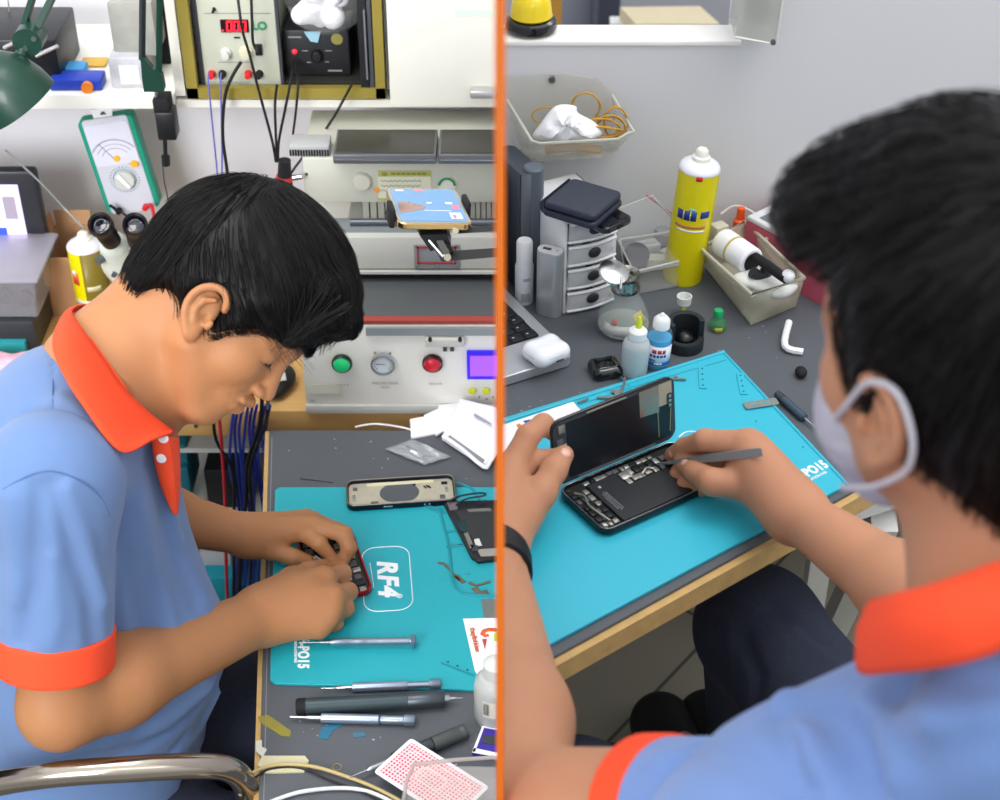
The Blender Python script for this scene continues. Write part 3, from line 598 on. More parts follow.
# -- things on the workbench at the left
def onbench(name, x0, y0, x1, y1, D, m, lab, cat, bev=.002):
    Y = onz((x0+x1)/2, y1, TL).y; b = B(); fbox(b, x0, y0, x1, y1, Y, D, bev=bev); return tag(b.build(name, m, None), lab, cat), Y
Yc = onz(20, 352, TL).y
b = B(); x0, x1, z0, z1 = fbox(b, -40, 322, 36, 352, Yc, 0.16, bev=.004); tag(b.build('dark_case', M('case_dark', '2F3238', 0.5), None), 'dark grey case under the clear lidded box at the left edge', 'case')
t = thing('storage_box', 'clear lidded box of small dark parts stacked on the dark case', 'storage box', (-.6, Yc+.08, z1))
xr_ = ony(38, 300, Yc).x; hb = ony(20, 283, Yc).z-z1
b = B(); b.hull([(xr_-.2, Yc+.01, z1+.001), (xr_-.008, Yc+.01, z1+.001), (xr_-.008, Yc+.12, z1+.001), (xr_-.2, Yc+.12, z1+.001)], [(xr_-.2, Yc, z1+hb), (xr_, Yc, z1+hb), (xr_, Yc+.13, z1+hb), (xr_-.2, Yc+.13, z1+hb)]); b.build('body', M('smoky_plastic', 'A9ABB2', 0.2, alpha=0.45), t, world=True, bevel=.003)
b = B(); b.box((xr_-.098, Yc+.065, z1+hb+.004), (.208, .138, .007), bev=.003); b.build('lid', M('lid_grey', 'B5B2BE', 0.3, alpha=0.6), t, world=True)
for i in range(5):
    b = B(); q = (xr_-.03-.03*i, Yc+.03, z1+.02+.004*(i % 2)); b.cyl(q, (q[0], q[1]+.012, q[2]), 0.012, n=16); tag(b.build('round_component', dgrey, None), 'round dark part inside the clear lidded box', 'wheel', 'round parts in the clear box')
t = thing('bag', 'pink and white printed bag crumpled at the left edge behind the shoulder', 'bag', (-.55, 1.72, TL))
s = SDF(); q = onz(12, 370, TL+.01)
for dx, dy, r in ((0, 0, .03), (-.03, .01, .03), (.02, .015, .018)): s.ell(q+Vector((dx, dy, .006)), (r, r*.8, .014), k=.01)
V, Q = s.mesh(.003); npmesh('bag_body', V, Q, M('pink_print', 'D86A9A', 0.5, col2='F2E6EE', vscale=60), t)
onbench('green_pouch', -6, 343, 26, 356, .03, M('teal_pouch', '1F8F94', 0.5), 'teal pouch squeezed under the dark case', 'pouch')
t = thing('cardboard_box', 'open brown cardboard box behind the yellow spray can', 'cardboard box', (ony(60, 300, 2.0).x, 2.0, TL))
Yb = 2.08; x0 = ony(45, 280, Yb).x; x1 = ony(82, 280, Yb).x; zt_ = ony(60, 258, Yb).z; cb = M('cardboard', 'B98E68', 0.8, var=0.08)
b = B(); th = .003
b.box(((x0+x1)/2, Yb, (TL+zt_)/2), (x1-x0, th, zt_-TL)); b.box(((x0+x1)/2, Yb+.1, (TL+zt_)/2), (x1-x0, th, zt_-TL)); b.box((x0, Yb+.05, (TL+zt_)/2), (th, .1, zt_-TL)); b.box((x1, Yb+.05, (TL+zt_)/2), (th, .1, zt_-TL)); b.box(((x0+x1)/2, Yb+.05, TL+.002), (x1-x0, .1, th)); b.build('body', cb, t, world=True)
b = B(); b.box((x0-.004, Yb+.05, zt_+.012), (.002, .1, .024), rot=Matrix.Rotation(-.2, 3, 'Y')); b.build('flap', cb, t, world=True); b = B(); b.box(((x0+x1)/2, Yb+.103, zt_+.012), (x1-x0, .002, .026)); b.build('flap', cb, t, world=True)
# spray can
def spray_can(nm, lab, p, r, h, body, stripe, zt0):
    t = thing(nm, lab, 'spray can', p)
    b = B(); b.lathe([(r*.96, 0), (r, .004), (r, h*.86)], 40); b.build('can_body', body, t)
    b = B(); b.lathe([(r, h*.86), (r*1.02, h*.865), (r*1.01, h*.878), (r*.92, h*.900), (r*.62, h*.925), (r*.5, h*.93)], 40); b.build('shoulder', M('can_white', 'E8E8EE', 0.3), t)
    b = B(); b.lathe([(r*.45, h*.925), (r*.44, h*.955), (r*.33, h*.965), (r*.30, h*1.0), (r*.22, h*1.012), (0, h*1.014)], 24); b.build('nozzle', M('nozzle_white', 'E9E8DC', 0.4), t)
    return t
yel = M('can_yellow', 'E4D600', 0.3, var=0.02); olive = M('can_olive', '7C6C22', 0.35)
pS = onz(99, 326, TL); hS = .182; t = spray_can('spray_can', 'yellow and olive spray can beside the microscope', pS, .0265, hS*.9, yel, olive, 0)
def wrap(t, r, z0, z1, a0, a1, m, nm, n=10):
    b = B(); b.grid(lambda u, v: Vector(((r)*math.cos(a0+(a1-a0)*u), (r)*math.sin(a0+(a1-a0)*u), z0+(z1-z0)*v)), n, 2); return b.build(nm, m, t, solid=.0003)
f_ = -PI/2
wrap(t, .0268, .006, hS*.86*.9, f_-.12, f_+1.7, olive, 'label_panel'); wrap(t, .0271, .088, .108, f_-.85, f_-.4, M('flame_red', 'E0503A', 0.4), 'emblem', 6); wrap(t, .0273, .103, .112, f_-.8, f_-.55, white, 'emblem_tip', 5)
wrap(t, .0271, .052, .062, f_-.9, f_+1.2, M('band_grey', 'C9C7B0', 0.4), 'band'); wrap(t, .0271, .012, .036, f_-.02, f_+.75, M('label_blue', '6C87B8', 0.4), 'label'); wrap(t, .0273, .016, .022, f_+.1, f_+.7, white, 'label_line'); wrap(t, .0271, .078, .086, f_+.0, f_+.8, M('band_cream', 'CFC9A6', 0.4), 'lettering')
# microscope head
t = thing('microscope', 'ivory stereo microscope with two black eyepieces behind the hair', 'microscope', onz(150, 330, TL))
mw = M('microscope_ivory', 'CDD2C6', 0.35, var=0.05); YE = 1.93
E1 = ony(100, 224, YE-.04); E1b = ony(117, 249, YE+.0); E2 = ony(135, 224, YE-.02); E2b = ony(139, 252, YE+.02)
for a, c in ((E1, E1b), (E2, E2b)):
    d = (c-a).normalized(); b = B(); q = d.to_track_quat('Z', 'Y').to_matrix()
    b.lathe([(.0135, .0), (.0165, -.003), (.0175, .002), (.0170, .009), (.0145, .011), (.0138, .026), (.0145, .027), (.0135, .05), (.0, .05)], 32, a, q, cap=False); ep = b.build('eyepiece', M('eyepiece_black', '121214', 0.4), t, world=True)
    b = B(); b.lathe([(.0135, .0045), (.008, .0025), (0, .002)], 28, a, q); b.build('lens', M('lens_glass', '15131F', 0.05, coat=1.0), ep, world=True)
    b = B(); b.lathe([(.0093, .0022), (.0085, .0014), (.0078, .0022)], 28, a, q, cap=False); b.build('lens_ring', steel, ep, world=True)
s = SDF(); s.chain([ony(114, 246, YE+.01), ony(122, 262, YE+.03), ony(130, 282, YE+.035), ony(133, 297, YE+.04)], [.021, .027, .021, .014], k=.01); s.cone(ony(142, 250, YE+.03), ony(138, 268, YE+.04), .02, .026, k=.012); s.cone(ony(122, 262, YE+.03), ony(160, 270, YE+.06), .02, .03, k=.01)
V, Q = s.mesh(.0025); npmesh('head', V, Q, mw, t)
b = B(); b.cyl(ony(133, 293, YE+.04), ony(136, 306, YE+.045), .012, .011, 24); b.build('objective', M('objective_grey', 'B5BEB6', 0.4), t, world=True)
b = B(); q = ony(103, 258, YE-.0); b.cyl(q, q+Vector((-.006, -.01, .0)), .006, n=16); q = ony(115, 272, YE+.003); b.cyl(q, q+Vector((0, -.01, .0)), .0035, n=12); b.build('adjustment_knob', dsteel, t, world=True)
b = B(); b.cyl((E2b.x+.06, 2.05, TL), (E2b.x+.06, 2.05, .98), .014, n=20); b.tube([(E2b.x+.06, 2.05, .95), ony(150, 268, YE+.06)], .012, 14); b.build('pillar', steel, t, world=True)
b = B(); b.box((E2b.x+.05, 2.03, TL+.008), (.2, .15, .016), bev=.004); b.build('base', mw, t, world=True)
# -- small black mouse-shaped tape case near the nose
q = onz(281, 392, TL)
t = thing('tape_dispenser', 'small black tape case with a grey patch between the face and the machine', 'tape dispenser', q)
s = SDF(); s.ell(q+Vector((0, .015, .014)), (.021, .032, .014), k=.006); s.ell(q+Vector((-.006, -.01, .012)), (.016, .018, .012), k=.006); V, Q = s.mesh(.002); npmesh('case', V, Q, black, t)
b = B(); b.box(q+Vector((.0, .0, .0265)), (.018, .02, .002), rz=.2, bev=.0008); b.build('patch', lgrey, t, world=True)
# ================================================================ LEFT BAY: lamination machine and desk
def mbox(b, x0, y0, y1, Y, D, bev=0, zb=None):
    """clipped at the partition on the right"""
    ym = (y0+y1)/2; a = ony(x0, ym, Y).x; zt = ony(400, y0, Y).z; z0 = ony(400, y1, Y).z if zb is None else zb
    b.box(((a+CLL)/2, Y+D/2, (zt+z0)/2), (CLL-a, D, zt-z0), bev=bev); return a, z0, zt
Y0 = onz(400, 416, TL).y+.002
mgr = M('machine_grey', 'C6C6BE', 0.45, var=0.04); mwh = M('machine_white', 'EEEDE4', 0.4, var=0.03); mdk = M('machine_dark', '4A4D4E', 0.5)
t = thing('laminating_machine', 'large grey and white screen laminating machine with green and red buttons at the back', 'machine', (-.15, Y0, TL))
z1 = ony(400, 326, Y0).z; zl = ony(400, 406, Y0).z; xa = ony(302, 370, Y0).x
D0 = 0.47
b = B(); b.box(((xa+CLL)/2, Y0+D0/2, (TL+zl)/2+.001), (CLL-xa, D0, zl-TL-.001), bev=.002); b.build('base', M('machine_lip', 'C4C6C0', 0.5), t, world=True)
b = B(); b.box(((xa+CLL)/2, Y0+D0/2+.002, (z1+zl)/2), (CLL-xa-.001, D0-.004, z1-zl), bev=.003); b.build('lower_housing', mwh, t, world=True)
# red seam and dark press plate
Y1 = onz(400, 281, z1).y
b = B(); b.box(((xa+CLL)/2, Y0+.010, z1+.003), (CLL-xa-.004, .012, .006)); b.build('red_seal', M('red_seal', 'A4473E', 0.6), t, world=True)
b = B(); b.box(((xa+CLL)/2, (Y0+.016+Y1+.1)/2, z1+.0035), (CLL-xa-.004, Y1+.1-Y0-.016, .007), bev=.002); b.build('press_plate', M('press_rubber', '55585A', 0.35, var=0.05), t, world=True)
b = B(); xr0 = ony(366, 332, Y0).x; b.box(((xr0+CLL)/2-.0, Y0-.001, z1-.008), (CLL-xr0, .004, .012)); b.build('rail', M('machine_rail', '8D9496', 0.4), t, world=True)
# latch with two black screws
b = B(); x0 = ony(425, 340, Y0-.006).x; x1 = ony(464, 340, Y0-.006).x; zz = ony(440, 342, Y0-.006).z; b.box(((x0+x1)/2, Y0-.004, zz), (x1-x0, .012, .013), bev=.002); lt = b.build('latch', mgr, t, world=True)
for x in (430, 460):
    b = B(); q = ony(x, 339.5, Y0-.01); b.sphere(q, (.0028, .002, .0045), 10); b.build('screw', blackm, lt, world=True)
b = B(); fbox(b, 443, 347.5, 447, 351.5, Y0-.0005, .001); fbox(b, 450, 347.5, 454, 351.5, Y0-.0005, .001); b.build('print_mark', mdk, t, world=True)
RX = Matrix.Rotation(PI/2, 3, 'X')
for x, c, nm in ((342, '1DB36A', 'green_button'), (432.5, 'B0182A', 'red_button')):
    q = ony(x, 362.5, Y0); b = B(); b.lathe([(.0142, 0), (.0142, .005), (.0125, .0075), (.0118, .005)], 36, q, RX, cap=False); bz = b.build(nm, black, t, world=True)
    b = B(); b.lathe([(.0112, .0), (.0112, .008), (.009, .0105), (0, .012)], 32, q, RX); b.build('cap', M(nm+'_cap', c, 0.25, emit=c, estr=.25), bz, world=True)
q = ony(383, 362.5, Y0)
b = B(); b.lathe([(.0165, 0), (.0170, .005), (.0165, .008), (.0145, .0085), (.0143, .005)], 40, q, RX, cap=False); g = b.build('pressure_gauge', steel, t, world=True)
b = B(); b.lathe([(.0145, 0), (.0145, .004), (0, .0041)], 36, q, RX); b.build('gauge_face', M('gauge_white', 'DCE3E6', 0.3), g, world=True)
b = B()
for a in np.linspace(-2.3, 2.3, 13): b.box(q+Vector((.0115*math.sin(a), -.0045, .0115*math.cos(a))), (.0006, .0006, .003), rot=Matrix.Rotation(a, 3, 'Y'))
b.tube([q+Vector((-.009, -.005, 0.0005)), q+Vector((.003, -.005, -.0003))], .0005, 5); b.build('gauge_needle', black, g, world=True)
b = B(); q = ony(390, 353, Y0-.006); b.sphere(q, .002, 6); q = ony(375, 353, Y0-.006); b.sphere(q, .002, 6); b.build('gauge_screw', chrome, g, world=True)
x0 = ony(467, 364, Y0).x; x1 = CLL
b = B(); b.box(((x0+x1)/2, Y0-.0005, (ony(480, 350.5, Y0).z+ony(480, 378.5, Y0).z)/2), (x1-x0, .003, ony(480, 350.5, Y0).z-ony(480, 378.5, Y0).z)); dp = b.build('display', M('lcd_blue', '2A18B8', 0.3, emit='2614B4', estr=.7), t, world=True)
x0 = ony(470, 364, Y0).x; b = B(); b.box(((x0+x1)/2, Y0-.0024, (ony(480, 355, Y0).z+ony(480, 375, Y0).z)/2), (x1-x0, .001, ony(480, 355, Y0).z-ony(480, 375, Y0).z)); b.build('lcd', M('lcd_violet', '8A4DF0', 0.3, emit='7C3FF0', estr=1.0), dp, world=True)
yk = M('yellow_green_key', 'D2D828', 0.4)
for x, y in ((472, 391), (486, 391)):
    q = ony(x, y, Y0); b = B(); b.lathe([(.0058, 0), (.0052, .002), (0, .0024)], 6, q, RX); b.build('key', yk, t, world=True)
for x, y in ((479, 397), (486.5, 399), (493, 397)):
    q = ony(x, y, Y0); b = B(); b.lathe([(.0016, 0), (.0014, .001), (0, .0012)], 12, q, RX); b.build('indicator', M('tan_dot', 'A88B78', 0.5), t, world=True)
for s_, x, y, z_ in (('INFLATE', 343, 385, .0045), ('PRESSURE GAUGE', 385, 383.5, .0045), ('METER', 385, 387.5, .004), ('DEFLATE', 435, 384, .0045), ('TBK', 312, 401, .006)):
    q = t.matrix_basis.inverted() @ ony(x, y, Y0-.0008); text('print_mark', s_, z_, M('faint_print', '9A9A94', 0.6), t, q, (PI/2, 0, 0))
b = B(); q = ony(325, 389, Y0-.0006); b.hull([q+Vector((-.027, 0, .006)), q+Vector((.018, 0, .009)), q+Vector((.021, 0, -.008)), q+Vector((-.027, 0, -.008))], [q+Vector((-.027, .0006, .006)), q+Vector((.018, .0006, .009)), q+Vector((.021, .0006, -.008)), q+Vector((-.027, .0006, -.008))]); b.build('faded_sticker', M('faded_sticker', 'D6D8C4', 0.6), t, world=True)
# middle press head
Y1 = onz(400, 281, z1+.007).y
zA = ony(400, 270, Y1).z
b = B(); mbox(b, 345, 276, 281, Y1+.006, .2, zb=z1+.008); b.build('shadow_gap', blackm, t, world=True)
b = B(); _, _, zG = mbox(b, 346, 237, 269.5, Y1, .25, bev=.003); b.build('press_head', mgr, t, world=True)
b = B(); x0 = ony(352, 272, Y1).x; b.box(((x0+CLL)/2, Y1-.002, zA-.002), (CLL-x0, .006, .004)); b.build('head_lip', mgr, t, world=True)
# red bordered window in the head
b = B(); w0 = (416, 246, 459, 267); q0 = ony(w0[0], w0[1], Y1); q1 = ony(w0[2], w0[3], Y1); fbox(b, 414, 245, 460.5, 269, Y1-.002, .003, bev=.001); wn = b.build('window_plate', M('machine_rail'), t, world=True)
b = B()
for a_ in ((417, 247, 456, 248.6), (417, 262.5, 456, 264.1), (417, 247, 418.6, 264), (454.6, 247, 456.2, 264)): fbox(b, *a_, Y1-.0035, .002)
b.build('red_gasket', M('red_gasket', 'A83A40', 0.5), wn, world=True)
b = B()
for x in (416, 437, 457):
    for y in ((246, 266) if x != 437 else (266,)): b.sphere(ony(x, y, Y1-.0035), (.0022, .0014, .0022), 8)
b.build('plate_screw', screw, wn, world=True)
# ledge, guide posts and the upper body
Y2 = onz(400, 222, zG).y
b = B(); x0 = ony(330, 210, Y1).x; b.box(((x0+CLL)/2, (Y1+.012+Y2)/2, zG+.003), (CLL-x0, Y2-Y1-.012, .006)); b.build('rail_bed', M('machine_rail'), t, world=True)
b = B(); x0 = ony(350, 208, Y1+.03).x; b.cyl((x0, Y1+.022, zG+.011), (CLL, Y1+.022, zG+.011), .005, n=14); b.build('guide_rod', dsteel, t, world=True)
Y3 = Y2-.012; z3b = ony(400, 205, Y3).z; z3m = ony(400, 186, Y3).z
for xx0, xx1 in ((362, 400), (470, 497)):
    b = B(); a = ony(xx0, 200, Y3+.02).x; c = min(ony(xx1, 200, Y3+.02).x, CLL)
    for i in range(5):
        b.box((a+(c-a)*(i+.5)/5, Y2+.012, (zG+z3b)/2+.01), ((c-a)/5*.8, .02, z3b-zG+.02))
    b.build('column', M('column_cream', 'C5C4B6', 0.5), t, world=True)
z4b = ony(400, 204, Y3).z
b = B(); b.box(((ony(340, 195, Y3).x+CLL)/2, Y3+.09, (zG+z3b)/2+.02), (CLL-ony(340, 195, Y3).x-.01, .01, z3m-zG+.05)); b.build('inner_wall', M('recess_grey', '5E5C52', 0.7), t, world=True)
z5b, z5t = ony(400, 203, Y3).z, ony(400, 158, Y3).z
a = ony(303, 175, Y3).x
b = B(); b.box(((a+CLL)/2, Y3+.075, (z5b+z5t)/2), (CLL-a, .15, z5t-z5b), bev=.003); up = b.build('upper_body', M('machine_putty', 'C6C7B9', 0.45, var=0.04), t, world=True)
UB = z5t+.002
q = ony(362, 180, Y3); b = B(); b.lathe([(.0125, 0), (.0125, .006), (.0115, .008), (0, .0085)], 32, q, RX); b.build('round_knob', M('knob_cream', 'C9C8BA', 0.5), up, world=True)
b = B(); fbox(b, 378, 171, 431, 201, Y3-.0012, .0015); lb = b.build('paper_label', M('cream_label', 'DBDBC2', 0.7), up, world=True)
b = B(); fbox(b, 378, 171, 431, 176.5, Y3-.002, .001); fbox(b, 378, 198.5, 431, 200.5, Y3-.002, .001); b.build('label_border', M('olive_green_band', 'AEB25C', 0.6), lb, world=True)
b = B(); b.sphere(ony(384.5, 174, Y3-.002), (.004, .001, .003), 8); b.build('label_emblem', M('olive_sticker'), lb, world=True)
b = B()
for i in range(7): fbox(b, 391+i*5.2, 173, 395+i*5.2, 174.7, Y3-.0026, .0008)
b.build('lettering', M('olive_ink', '7E7F3C', 0.6), lb, world=True)
b = B()
for y in (181, 186, 190.5):
    pts = []
    for i in range(26): pts.append(ony(381+i*1.6, y+1.4*math.sin(i*2.1+y)*random.uniform(.4, 1), Y3-.0018))
    b.tube(pts, .0004, 4)
b.build('handwriting', M('ink_grey', '5B5D66', 0.6), lb, world=True)
b = B(); b.lathe([(.0045, 0), (.004, .001), (0, .0012)], 16, ony(377, 190, Y3-.001), RX); b.build('orange_dot', M('orange_dot', 'F0A048', 0.5), up, world=True)
b = B(); q = ony(447, 184, Y3); b.lathe([(.0125, 0), (.0125, .003), (0, .0035)], 32, q, RX); gb = b.build('round_badge', M('badge_white', 'D9DCD0', 0.5), up, world=True)
b = B(); b.grid(lambda u, v: q+Vector((.0125*(.72+.28*v)*math.cos(PI*u), -.0045, .0125*(.72+.28*v)*math.sin(PI*u))), 20, 3); b.build('green_arc', M('badge_green', '2F8A55', 0.5), gb, world=True, solid=.0004)
for x, y in ((306.5, 174), (306.5, 195)):
    b = B(); b.lathe([(.0022, 0), (.002, .001), (0, .0012)], 12, ony(x, y, Y3), RX); b.build('bolt', dsteel, up, world=True)
# -- dark connector with a red collar at the left of the machine
t = thing('cable_connector', 'black connector with a red collar where the black cables meet beside the machine', 'connector', ony(284, 200, Y3-.01))
q = ony(284.5, 160, Y3-.01); q2 = ony(284.5, 176, Y3-.01); q3 = ony(285, 200, Y3-.01)
b = B(); b.cyl(q2, q, .0095, .0085, 24); b.build('plug', black, t, world=True); b = B(); b.cyl(ony(284.5, 180, Y3-.01), q2, .0115, n=24); b.build('red_collar', M('red_collar', 'C8352E', 0.4), t, world=True)
b = B(); b.cyl(q3, ony(284.5, 180, Y3-.01), .0135, .0105, 20); b.build('socket', blackm, t, world=True)
b = B(); b.cyl(ony(292, 178, Y3-.01), ony(302, 176.5, Y3-.01), .004, n=12); b.build('side_pin', steel, t, world=True)
cable('power_cable', [ony(290, 175, Y3-.01), ony(296, 166, Y3), ony(303, 157, Y3+.01)], .0017, black_c, 'short black cable bending from the red collared connector to the machine')
# -- things on top of the machine
def flat(name, x0, y0, x1, y1, h, m, lab, cat, z, clip=True, top=None, bev=.003, g=None):
    """slab lying at height z: its top outline y0 (back) .. y1 (front)"""
    yb = onz(400, y0, z+h).y; yf = onz(400, y1, z+h).y; a = onz(x0, (y0+y1)/2, z+h).x; c = onz(x1, (y0+y1)/2, z+h).x
    if clip: c = min(c, CLL)
    b = B(); b.box(((a+c)/2, (yb+yf)/2, z+h/2), (c-a, yb-yf, h), bev=bev); o = b.build(name, m, None); tag(o, lab, cat, g); return o, (a, c, yf, yb)
UB = up.data.vertices and max(v.co.z for v in up.data.vertices)
o, _ = flat('network_switch', 290, 134, 330, 146, .016, M('switch_grey', 'A9AAAA', 0.5), 'small grey slotted box at the left end on top of the machine', 'box', UB, bev=.002)
a, c, yf, yb = _
b = B()
for i in range(15): b.box((a+(c-a)*(i+.5)/15, yf-.0005, UB+.006), ((c-a)/15*.6, .002, .009))
b.build('vent_slots', blackm, o)
t = thing('tray', 'dark framed flat tray on top of the machine, left of the pair', 'tray', (-.1, Y3+.05, UB), 0, 'dark trays on the machine')
def tray(x0, x1, lab, clip):
    o, (a, c, yf, yb) = flat('tray', x0, 129, x1, 155, .014, M('tray_edge', '6E7074', 0.4, metal=.4), lab, 'tray', UB, clip, g='dark trays on top of the machine', bev=.002)
    b = B(); b.box(((a+c)/2, (yf+yb)/2, UB+.0145), (c-a-.006, yb-yf-.008, .002), bev=.0008); b.build('panel', M('tray_panel', '3B3B36', 0.35), o)
    b = B(); b.box(((a+c)/2, yf-.0006, UB+.0065), (c-a-.004, .0012, .0018)); b.build('silver_line', steel, o)
    return o
bpy.data.objects.remove(t)
tray(335, 437, 'dark framed flat tray on top of the machine, above the cream label', False); tray(439, 500, 'dark flat tray on the machine cut by the orange divider edge', True)
# -- phone held on a bracket arm
PH = ony(432, 208, 1.62)
t = thing('smartphone', 'gold edged smartphone with a lit blue screen held on a black bracket', 'phone', PH)
c4 = [(389, 188), (458, 188), (472, 224), (400, 224)]       # outline of the upper face
zP = 1.16
P4 = []
dn = .072
pf = [dep(400, 223, 1.716), dep(471, 224, 1.732)]; back = Vector((-.010, .105, .022))
back = dep(389, 188, 1.812)-dep(400, 223, 1.716); wv = pf[1]-pf[0]; ex = wv.normalized(); ey = (back-ex*back.dot(ex)).normalized(); ez = ex.cross(ey)
Rp = Matrix((ex, ey, ez)).transposed(); Lp = back.length; cen = (pf[0]+pf[1])/2+ey*Lp/2
Lw = wv.length+.004
t.location = cen; t.rotation_euler = Rp.to_euler()
goldm = M('phone_gold', 'D9B77A', 0.2, metal=1.0, var=.05)
b = B(); b.poly(rrect(Lw, Lp, .010), .0078, -.0078); b.build('frame', goldm, t, bevel=.0016)
b = B(); b.poly(rrect(Lw-.002, Lp-.002, .009), .0008, -.0004); b.build('screen_glass', M('phone_glass', '8C8C86', 0.1, coat=.5), t)
scr = B(); scr.poly(rrect(Lw-.009, Lp-.011, .006), .0005, .0004); sc_ = scr.build('screen', M('phone_screen', '5C8FBC', 0.2, emit='6C9FCC', estr=.12), t)
skn = M('screen_hand', '9A7A70', 0.3, emit='B08A80', estr=.08)
b = B()
for i in range(6):
    a0 = .35-.28*i; b.poly([(-.034, -.028+.004*i), (-.034+.03*math.cos(a0), -.020+.009*i+.02*math.sin(a0)), (-.034+.03*math.cos(a0), -.017+.009*i+.02*math.sin(a0)), (-.034, -.024+.006*i)], .0003, .0009)
b.build('pictured_hand', skn, sc_)
b = B(); b.poly(rrect(.013, .018, .001, cx=.026, cy=-.033), .0003, .0009); b.poly(rrect(.008, .006, .001, cx=.024, cy=.006), .0003, .0009); b.build('picture_in_picture', M('screen_white', 'D8DAF0', 0.3, emit='D0D4F0', estr=.15), sc_)
b = B(); b.poly(rrect(.012, .006, .002, cx=-.004, cy=.045), .0003, .0009); b.poly(rrect(.008, .012, .002, cx=.030, cy=-.006), .0003, .0009); b.poly(rrect(.003, .01, .001, cx=.024, cy=-.036), .0002, .0013); b.build('red_icon', M('screen_red', 'E8708A', 0.3, emit='E0708A', estr=.15), sc_)
b = B(); b.poly(rrect(.01, .004, .0018, cx=-.026, cy=.045), .0003, .0009); b.poly(rrect(.03, .0012, .0005, cx=.008, cy=-.018), .0003, .0009); b.poly(rrect(.006, .004, .001, cx=.002, cy=.006), .0003, .0009); b.build('white_icon', M('screen_white'), sc_)
T = thing('phone_holder', 'black clamp holder and folding arm under the lit smartphone', 'phone holder', cen+Vector((0, 0, -.05)))
b = B(); b.M = W(cen) @ Rp.to_4x4()
for sx in (-1, 1): b.box((sx*(Lw/2+.003), .012*sx-.006, -.004), (.006, .032, .022), bev=.002)
b.box((0, 0, -.0125), (Lw+.01, .024, .006), bev=.002); b.build('clamp', blackm, T, world=True)
b = B(); J1 = dep(436, 242, 1.735); J2 = dep(448, 257, 1.735); b.sphere(cen-ez*.024, .012, 12); b.hull([J1+Vector((-.018, 0, .009)), J1+Vector((.012, 0, .009)), J1+Vector((.016, 0, -.004)), J1+Vector((-.006, 0, -.012))], [J1+Vector((-.018, .02, .009)), J1+Vector((.012, .02, .009)), J1+Vector((.016, .02, -.004)), J1+Vector((-.006, .02, -.012))]); b.cyl(J1+Vector((.004, .006, -.004)), J2, .009, .009, 8); b.build('joint', black, T, world=True)
for a_, c_, r_ in ((dep(447, 256, 1.72), dep(447.5, 257.5, 1.715), .004), (dep(455, 230, 1.74), dep(455.5, 231, 1.73), .0035)):
    b = B(); b.cyl(a_, c_, r_, n=16); b.build('pin', M('brass_pin', 'C9C2A8', 0.25, metal=.9), T, world=True)
am = M('arm_black', '1B1C1E', 0.5)
b = B(); b.loft([[dep(449, 251, 1.735), dep(449, 261, 1.735), dep(449, 261, 1.745), dep(449, 251, 1.745)], [dep(510, 247, 1.70), dep(510, 256, 1.70), dep(510, 256, 1.71), dep(510, 247, 1.71)]]); b.build('arm', am, T, world=True, clipx=CLL)
b = B(); b.loft([[dep(454, 229, 1.75), dep(454, 234, 1.75), dep(454, 234, 1.76), dep(454, 229, 1.76)], [dep(510, 223, 1.72), dep(510, 230, 1.72), dep(510, 230, 1.73), dep(510, 223, 1.73)]]); b.build('arm', am, T, world=True, clipx=CLL)
b = B(); b.tube([dep(424, 231, 1.74), dep(430, 242, 1.735), dep(443, 257, 1.73)], .0022, 8); b.build('spring_rod', steel, T, world=True)
# ---------------------------------------------------------------- the desk
ZB = TL+.008
xl_b, yb = onz(265, 430, ZB).x, onz(380, 429, ZB).y
P0 = onz(265, 429, ZB); P1 = onz(253, 800, ZB); P1 = P0+(P1-P0)*1.25
# worktop outline: left edge runs toward the camera, right side ends at the partition
def outline(off): return [(P0.x+off, P0.y-off*.4), (P1.x+off, P1.y), (CLL, P1.y), (CLL, P0.y-off*.4)][::-1]
t = thing('repair_desk', 'wooden repair desk with a dark grey rubber top at the left worker', 'desk', ((P0.x+CLL)/2, 1.3, 0))
b = B(); b.poly(outline(0), .03, ZB-.034); b.build('wooden_top', pine_edge, t)
for o_ in t.children: o_.matrix_basis = t.matrix_basis.inverted()
b = B(); b.poly(outline(.006), .004, ZB-.004); o_ = b.build('rubber_top', rubber, t, world=True, bevel=.001)
b = B(); b.tube([(P0.x+.012, P0.y-.02, ZB+.0003), (P1.x+.012, P1.y, ZB+.0003)], .0006, 4); b.build('stitched_edge', M('stitch', '8E9296', 0.7), t, world=True)
for x, y in ((-.245, 1.0), (-.245, 1.66), (-.03, 1.0), (-.03, 1.66)):
    b = B(); b.box((x, y, (ZB-.034)/2), (.04, .04, ZB-.034)); b.build('leg', M('white_steel', 'D9DAD6', 0.4), t, world=True)
DZ = ZB+.0002
def D(x, y, z=0): return onz(x, y, DZ+z)
